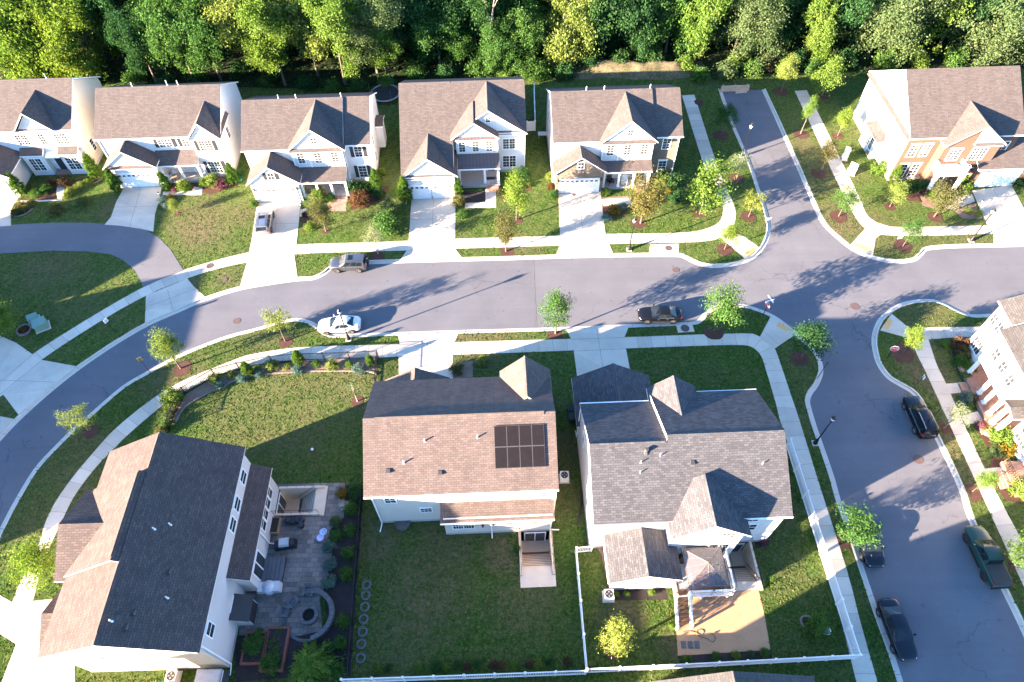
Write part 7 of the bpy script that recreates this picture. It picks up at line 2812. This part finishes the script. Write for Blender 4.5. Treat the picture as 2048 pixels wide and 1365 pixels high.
lounge_chair((619, 1186), 0, "dark slatted chair above the fire pit", "grey_board")
lounge_chair((588, 1206), 55, "dark slatted chair upper left of the fire pit", "grey_board")
lounge_chair((572, 1226), 80, "dark slatted chair left of the fire pit with a pink thing", "grey_board")
t = thing("covered_grill", "covered grill with a pale lid on the patio", "grill", G(573, 1092, .024), R(8))
m = MB()
m.hexa([(-.95, -.38, 0), (.95, -.38, 0), (.95, .38, 0), (-.95, .38, 0), (-.85, -.3, .85), (.85, -.3, .85), (.85, .3, .85), (-.85, .3, .85)])
m.build("cover", "cover_black", t)
m = MB()
m.hexa([(-.42, -.4, .8), (.42, -.4, .8), (.42, .4, .8), (-.42, .4, .8), (-.38, -.3, 1.15), (.38, -.3, 1.15), (.38, .3, 1.15), (-.38, .3, 1.15)])
m.build("lid", "cover_pale", t)
for k, (px, lab) in enumerate([((577, 1044), "leftmost round black stool by the stair wall"), ((586, 1045), "second round black stool by the stair wall"), ((595, 1043), "third round black stool by the stair wall"), ((604, 1042), "rightmost round black stool by the stair wall"), ((603, 1053), "round black stool standing in front of the others")]):
    m = MB()
    m.lathe([(.27, 0), (.30, .25), (.28, .44), (.22, .48), (0, .47)], n=16)
    tag(m.build("stool", "cover_black", loc=G(*px, .024)), lab, "stool", "round black stools")
t = thing("planter_box", "wooden planter box against the house wall on the patio", "planter", G(551, 1054, .024))
m = MB()
for a in ((-.45, .45, -.75, -.68), (-.45, .45, .68, .75), (-.45, -.38, -.68, .68), (.38, .45, -.68, .68)):
    m.box(*a, 0, .5)
m.build("box", "wood_box", t)
m = MB()
m.box(-.38, .38, -.68, .68, .05, .4)
m.build("soil", "dark_mulch", t)
t = thing("paddling_pool", "small lilac and blue toy pool on the patio", "toy pool", G(644, 1071, .024), R(-20))
m = MB()
for cy in (-.28, .28):
    m.lathe([(.30, 0), (.34, .14), (.28, .16), (.24, .05), (0, .05)], (0, cy, 0), 18)
m.build("basin", "pool_blue", t)
m = MB()
m.lathe([(.16, .055), (.0, .06)], (0, .28, 0), 14)
m.build("water", "pool_teal", t)
t = thing("timber_deck", "low grey timber deck at the patio door", "deck", G(545, 1142, .02), R(1))
m = MB()
for k in range(6):
    m.box(-1.05 + .36 * k, -1.05 + .36 * k + .33, -1.1, 1.1, .3, .4)
m.build("boards", "grey_board", t)
m = MB()
m.box(-1.05, 1.05, -1.08, 1.08, 0, .3)
m.build("frame", "cover_black", t)
t = thing("covered_table", "garden table under a white cover beside the timber deck", "table", G(541, 1178, .024), R(3))
m = MB()
m.hexa([(-1.0, -.4, 0), (1.0, -.4, 0), (1.0, .4, 0), (-1.0, .4, 0), (-.9, -.42, .72), (.9, -.42, .72), (.9, .42, .72), (-.9, .42, .72)])
m.lathe([(.55, .0), (.52, .74), (.0, .78)], (0, 0, 0), 16)
m.build("cover", "cover_white", t)
t = thing("lean_to_shed", "dark lean-to shed against the house wall", "shed", (-23.3, 11.4, 0), R(1))
m = MB()
m.hexa([(.24, 3.1, 0), (1.45, 3.1, 0), (1.45, 4.9, 0), (.24, 4.9, 0), (.24, 3.1, 2.35), (1.45, 3.1, 1.75), (1.45, 4.9, 1.75), (.24, 4.9, 2.35)])
m.build("wall", "cover_white", t)
m = MB()
m.hexa([(.23, 2.95, 2.38), (1.65, 2.95, 1.72), (1.65, 5.05, 1.72), (.23, 5.05, 2.38), (.23, 2.95, 2.46), (1.65, 2.95, 1.80), (1.65, 5.05, 1.80), (.23, 5.05, 2.46)])
m.build("roof", "cover_black", t)
m = MB()
m.box(1.45, 1.5, 3.2, 4.8, .05, 1.65)
m.build("door", "cover_black", t)
for px, lab in (((512, 1298), "left brick planter with leafy plants"), ((552, 1300), "right brick planter with mixed plants")):
    t = thing("brick_planter", lab, "planter", G(*px))
    w, d = .95, 1.25 if px[0] < 530 else 1.7
    m = MB()
    for a in ((-w, w, -d, -d + .16), (-w, w, d - .16, d), (-w, -w + .16, -d + .16, d - .16), (w - .16, w, -d + .16, d - .16)):
        m.box(*a, 0, .42)
    m.build("wall", "terracotta", t)
    m = MB()
    m.box(-w + .16, w - .16, -d + .16, d - .16, .1, .36)
    m.build("soil", "dark_mulch", t)


def ac_unit(px, label):
    t = thing("air_conditioner", label, "air conditioner", G(*px))
    m = MB()
    m.box(-.5, .5, -.5, .5, 0, .08)
    m.build("pad", "kerb_concrete", t)
    m = MB()
    m.box(-.4, .4, -.4, .4, .08, .85)
    m.build("case", "cabinet_white", t)
    m = MB()
    m.lathe([(.34, .852), (.34, .87), (.28, .872), (.28, .855), (0, .856)], n=20, smooth=False)
    m.build("grille", "cover_black", t)
    m = MB()
    for k in range(4):
        a = 6.2832 * k / 4
        m.face([(.05 * math.cos(a), .05 * math.sin(a), .862), (.25 * math.cos(a - .3), .25 * math.sin(a - .3), .862), (.25 * math.cos(a + .3), .25 * math.sin(a + .3), .864)])
    m.build("fan", "steel", t)


ac_unit((350, 1356), "air conditioner under the side wall of the lower left house")
ac_unit((1128, 958), "air conditioner at the right wall of the middle house")
ac_unit((1216, 1194), "air conditioner beside the sun room")
t = thing("playhouse", "small shed with a pale roof at the bottom edge beside the patio bed", "shed", G(428, 1372))
m = MB()
m.box(-1.0, 1.0, -.7, .9, 0, 1.3)
m.build("wall", "cabinet_white", t)
m = MB()
m.hexa([(-1.1, -.8, 1.3), (.9, -.8, 1.3), (.9, 1.0, 1.3), (-1.1, 1.0, 1.3), (-1.0, -.7, 1.55), (.8, -.7, 1.55), (.8, .9, 1.55), (-1.0, .9, 1.55)])
m.build("roof", "cover_pale", t)
m = MB()
m.hexa([(.92, -.75, 1.0), (1.3, -.75, .6), (1.3, .9, .6), (.92, .9, 1.0), (.92, -.75, 1.35), (1.32, -.75, .75), (1.32, .9, .75), (.92, .9, 1.35)])
m.build("skylight", "pane_blind", t)


def bin_(px, mat, label, h=1.05):
    t = thing("wheelie_bin", label, "bin", G(*px))
    m = MB()
    m.hexa([(-.24, -.28, .05), (.24, -.28, .05), (.24, .28, .05), (-.24, .28, .05), (-.3, -.36, h), (.3, -.36, h), (.3, .36, h), (-.3, .36, h)])
    m.build("body", mat, t)
    m = MB()
    m.hexa([(-.33, -.4, h), (.33, -.4, h), (.33, .4, h), (-.33, .4, h), (-.28, -.34, h + .08), (.28, -.34, h + .08), (.28, .38, h + .1), (-.28, .38, h + .1)])
    m.build("lid", mat, t)
    for sx in (-1, 1):
        m = MB()
        m.tube((sx * .26, .3, .12), (sx * .32, .3, .12), .12, .12, 12)
        m.build("wheel", "tyre_rubber", t)


bin_((1141, 827), "bin_black", "upper of two black bins between the middle and the grey roofed house")
bin_((1142, 843), "bin_black", "lower of two black bins between the middle and the grey roofed house")
m = MB()
m.lathe([(.34, 0), (.42, .28), (.38, .3), (.30, .06), (0, .05)], n=16)
tag(m.build("tub", "bin_green", loc=G(479, 361)), "round green tub at the side of the house with dark shutters", "tub")
t = thing("window_well", "grey window well against the back wall of the middle house", "window well", G(805, 1050))
m = MB()
rows = []
for k in range(13):
    a = R(180 + 180 * k / 12)
    rows.append([(.75 * math.cos(a), .9 * math.sin(a) + .35, z) for z in (0, .3)])
m.grid(rows, 0, True)
m.build("rim", "steel", t)
m = MB()
m.face([(.74 * math.cos(R(180 + 15 * k)), .88 * math.sin(R(180 + 15 * k)) + .35, .29) for k in range(13)])
m.build("cover", "pane_blind", t)
t = thing("trampoline", "round black trampoline in the shade behind the silver car house", "trampoline", G(772, 196))
m = MB()
m.lathe([(1.95, .85), (0, .82)], n=28, cap=False)
m.build("mat", "cover_black", t)
m = MB()
m.lathe([(1.95, .85), (2.0, .92), (2.2, .9), (2.2, .82)], n=28, cap=False)
m.build("rim", "steel", t)
for k in range(6):
    a = 6.2832 * k / 6
    m = MB()
    m.tube((2.1 * math.cos(a), 2.1 * math.sin(a), 0), (2.1 * math.cos(a), 2.1 * math.sin(a), .86), .03, .03, 6)
    m.tube((2.2 * math.cos(a), 2.2 * math.sin(a), .86), (2.2 * math.cos(a), 2.2 * math.sin(a), 2.4), .02, .02, 6)
    m.build("leg", "steel", t)
t = thing("garden_table", "pale table in the shaded gap right of the two-garage house", "table", G(1086, 276))
m = MB()
m.box(-.7, .7, -.4, .4, .68, .74)
m.build("tabletop", "cover_white", t)
for sx in (-.6, .6):
    for sy in (-.3, .3):
        m = MB()
        m.box(sx - .03, sx + .03, sy - .03, sy + .03, 0, .68)
        m.build("leg", "steel", t)
t = thing("barrier", "tan timber barrier across the end of the side street", "barrier", G(1468, 184, 0), R(2))
for k in range(3):
    m = MB()
    m.box(-2.1, 2.1, -.05, .05, .1 + .33 * k, .38 + .33 * k)
    m.build("board", "tan_board", t)
for x in (-1.8, 0, 1.8):
    m = MB()
    m.box(x - .08, x + .08, .05, .21, 0, 1.1)
    m.build("post", "tan_board", t)
m = MB()
m.path([G(1166, 974, .06), G(1163, 992, .06), G(1161, 1012, .06), G(1158, 1035, .06), G(1154, 1051, .06)], .09, 7)
tag(m.build("drain_pipe", "cover_black"), "black corrugated drain pipe on the grass left of the grey roofed house", "pipe")
m = MB()
m.lathe([(.0, -.14), (.1, -.1), (.14, 0), (.1, .1), (0, .14)], n=14, cap=False)
tag(m.build("ball", "plastic_white", loc=G(624, 899, .14)), "white ball on the shaded lawn behind the patio", "ball")
m = MB()
m.lathe([(.0, -.1), (.32, .0), (.36, .2), (.2, .42), (.05, .5), (0, .5)], n=12, cap=False)
tag(m.build("garden_stone", "plastic_white", loc=G(1652, 1263, .08)), "white rounded stone beside the low tree in the fenced corner", "stone")
# stone edging of two beds
for nm, pts, lab in (("stone_edging", [(66, 418), (52, 429), (38, 433), (25, 434)], "pale stone edging of the island bed by the leftmost drive"), ("stone_edging", [(128, 399), (145, 388), (165, 376), (190, 367), (205, 357)], "pale stone edging of the yellow shrub bed"),
                     ("stone_edging", [(352, 846), (372, 813), (430, 781), (480, 759), (535, 749), (640, 743), (735, 744), (754, 751)], "pale stone edging of the fenced curved bed"), ("stone_edging", [(1622, 1262), (1606, 1252), (1600, 1240), (1608, 1232), (1622, 1236)], "curved stone edging in the fenced corner")):
    m = MB()
    L = crom([G(x, y) for x, y in pts], 3)
    n = max(3, int(plen(L) / .32))
    q = resample(L, n)
    for a, b in zip(q, q[1:]):
        d = (b - a).normalized()
        s = Vector((-d.y, d.x, 0)) * .08
        e = d * .012
        m.hexa([a + e - s, b - e - s, b - e + s, a + e + s, a + e - s + Vector((0, 0, .12)), b - e - s + Vector((0, 0, .12)), b - e + s + Vector((0, 0, .12)), a + e + s + Vector((0, 0, .12))])
    tag(m.build(nm, "stone_edge"), lab, "edging")

# porch things
lounge_chair((338, 363), 30, "white chair on the porch beside the round table", "plastic_white", .34, "porch_chair", .9)
lounge_chair((349, 357), -20, "second white chair on the porch, behind the round table", "plastic_white", .34, "porch_chair", .9)
t = thing("porch_table", "small round wooden table on the porch with white chairs", "table", G(352, 361, .33))
m = MB()
m.lathe([(.05, 0), (.05, .68), (.42, .69), (.42, .73), (0, .73)], n=16, smooth=False)
m.build("tabletop", "wood_box", t)
lounge_chair((620, 390), 0, "left dark wooden chair on the columned porch", "wood_box", .34, "porch_chair")
lounge_chair((645, 389), 0, "right dark wooden chair on the columned porch", "wood_box", .34, "porch_chair")
lounge_chair((1220, 367), 20, "dark chair on the stone house porch", "cover_black", .34, "porch_chair")
lounge_chair((1248, 367), -10, "white chair on the stone house porch", "plastic_white", .34, "porch_chair")
t = thing("door_bench", "dark mat by the door under the metal porch roof", "mat", G(982, 357, .36))
m = MB()
m.box(-.6, .6, -.25, .25, 0, .03)
m.build("mat", "door_dark", t)
for foot, tip, lab in (((39, 400), (21, 381), "thin black path lamp beside the leftmost drive"), ((325, 402), (316, 384), "thin black path lamp beside the second drive"), ((609, 433), (603, 406), "thin black path lamp beside the silver car drive"), ((1951, 423), (1967, 400), "thin black path lamp beside the brick house drive"), ((917, 742), (918, 731), "short black path lamp behind the middle house")):
    b, h = height_to(foot, tip)
    t = thing("path_lamp", lab, "path lamp", b, 0, "thin path lamps beside the drives")
    m = MB()
    m.tube((0, 0, 0), (0, 0, h - .25), .035, .03, 8)
    m.build("pole", "lamp_black", t)
    m = MB()
    m.lathe([(.06, h - .27), (.12, h - .05)], n=8)
    m.build("lantern", "frosted", t)
    m = MB()
    m.lathe([(.15, h - .06), (.02, h + .05)], n=8)
    m.build("cap", "lamp_black", t)
# ------------------------------------------------------------------ loose tufts that give the lawns their nap
from mathutils.bvhtree import BVHTree
leafmat("grass_blades", (0.030, 0.066, 0.012), (0.062, 0.108, 0.022), (0.135, 0.135, 0.055), 0.3)
bpy.context.view_layer.update()
bv, bf, src = [], [], []
for o in list(COL.objects):
    if o.type == 'MESH' and (o.get('kind') == 'structure' or len(o.data.polygons) < 500):
        b0 = len(bv)
        M = o.matrix_world
        bv += [M @ v.co for v in o.data.vertices]
        for p in o.data.polygons:
            bf.append([b0 + i for i in p.vertices])
            src.append(o.name.startswith("lawn") and o.get('kind') == 'structure')
tree = BVHTree.FromPolygons(bv, bf)
rg = random.Random(21)
m = MB()
for k in range(90000):
    p = G(rg.uniform(-20, 2068), rg.uniform(150, 1390))
    hit = tree.ray_cast(Vector((p.x, p.y, 30)), Vector((0, 0, -1)))
    if hit[2] is None or not src[hit[2]]:
        continue
    s = rg.uniform(.06, .15)
    for j in range(2):
        a = rg.random() * 6.283
        d = Vector((math.cos(a), math.sin(a), 0)) * s
        q = Vector((p.x + rg.gauss(0, .06), p.y + rg.gauss(0, .06), .004))
        lean = Vector((rg.gauss(0, .05), rg.gauss(0, .05), rg.uniform(.012, .042)))
        m.face([q - d * .6, q + d * .6, q + d * .8 + lean, q - d * .7 + lean * 1.1])
m.build("grass", "grass_blades", uv=False, kind='stuff')
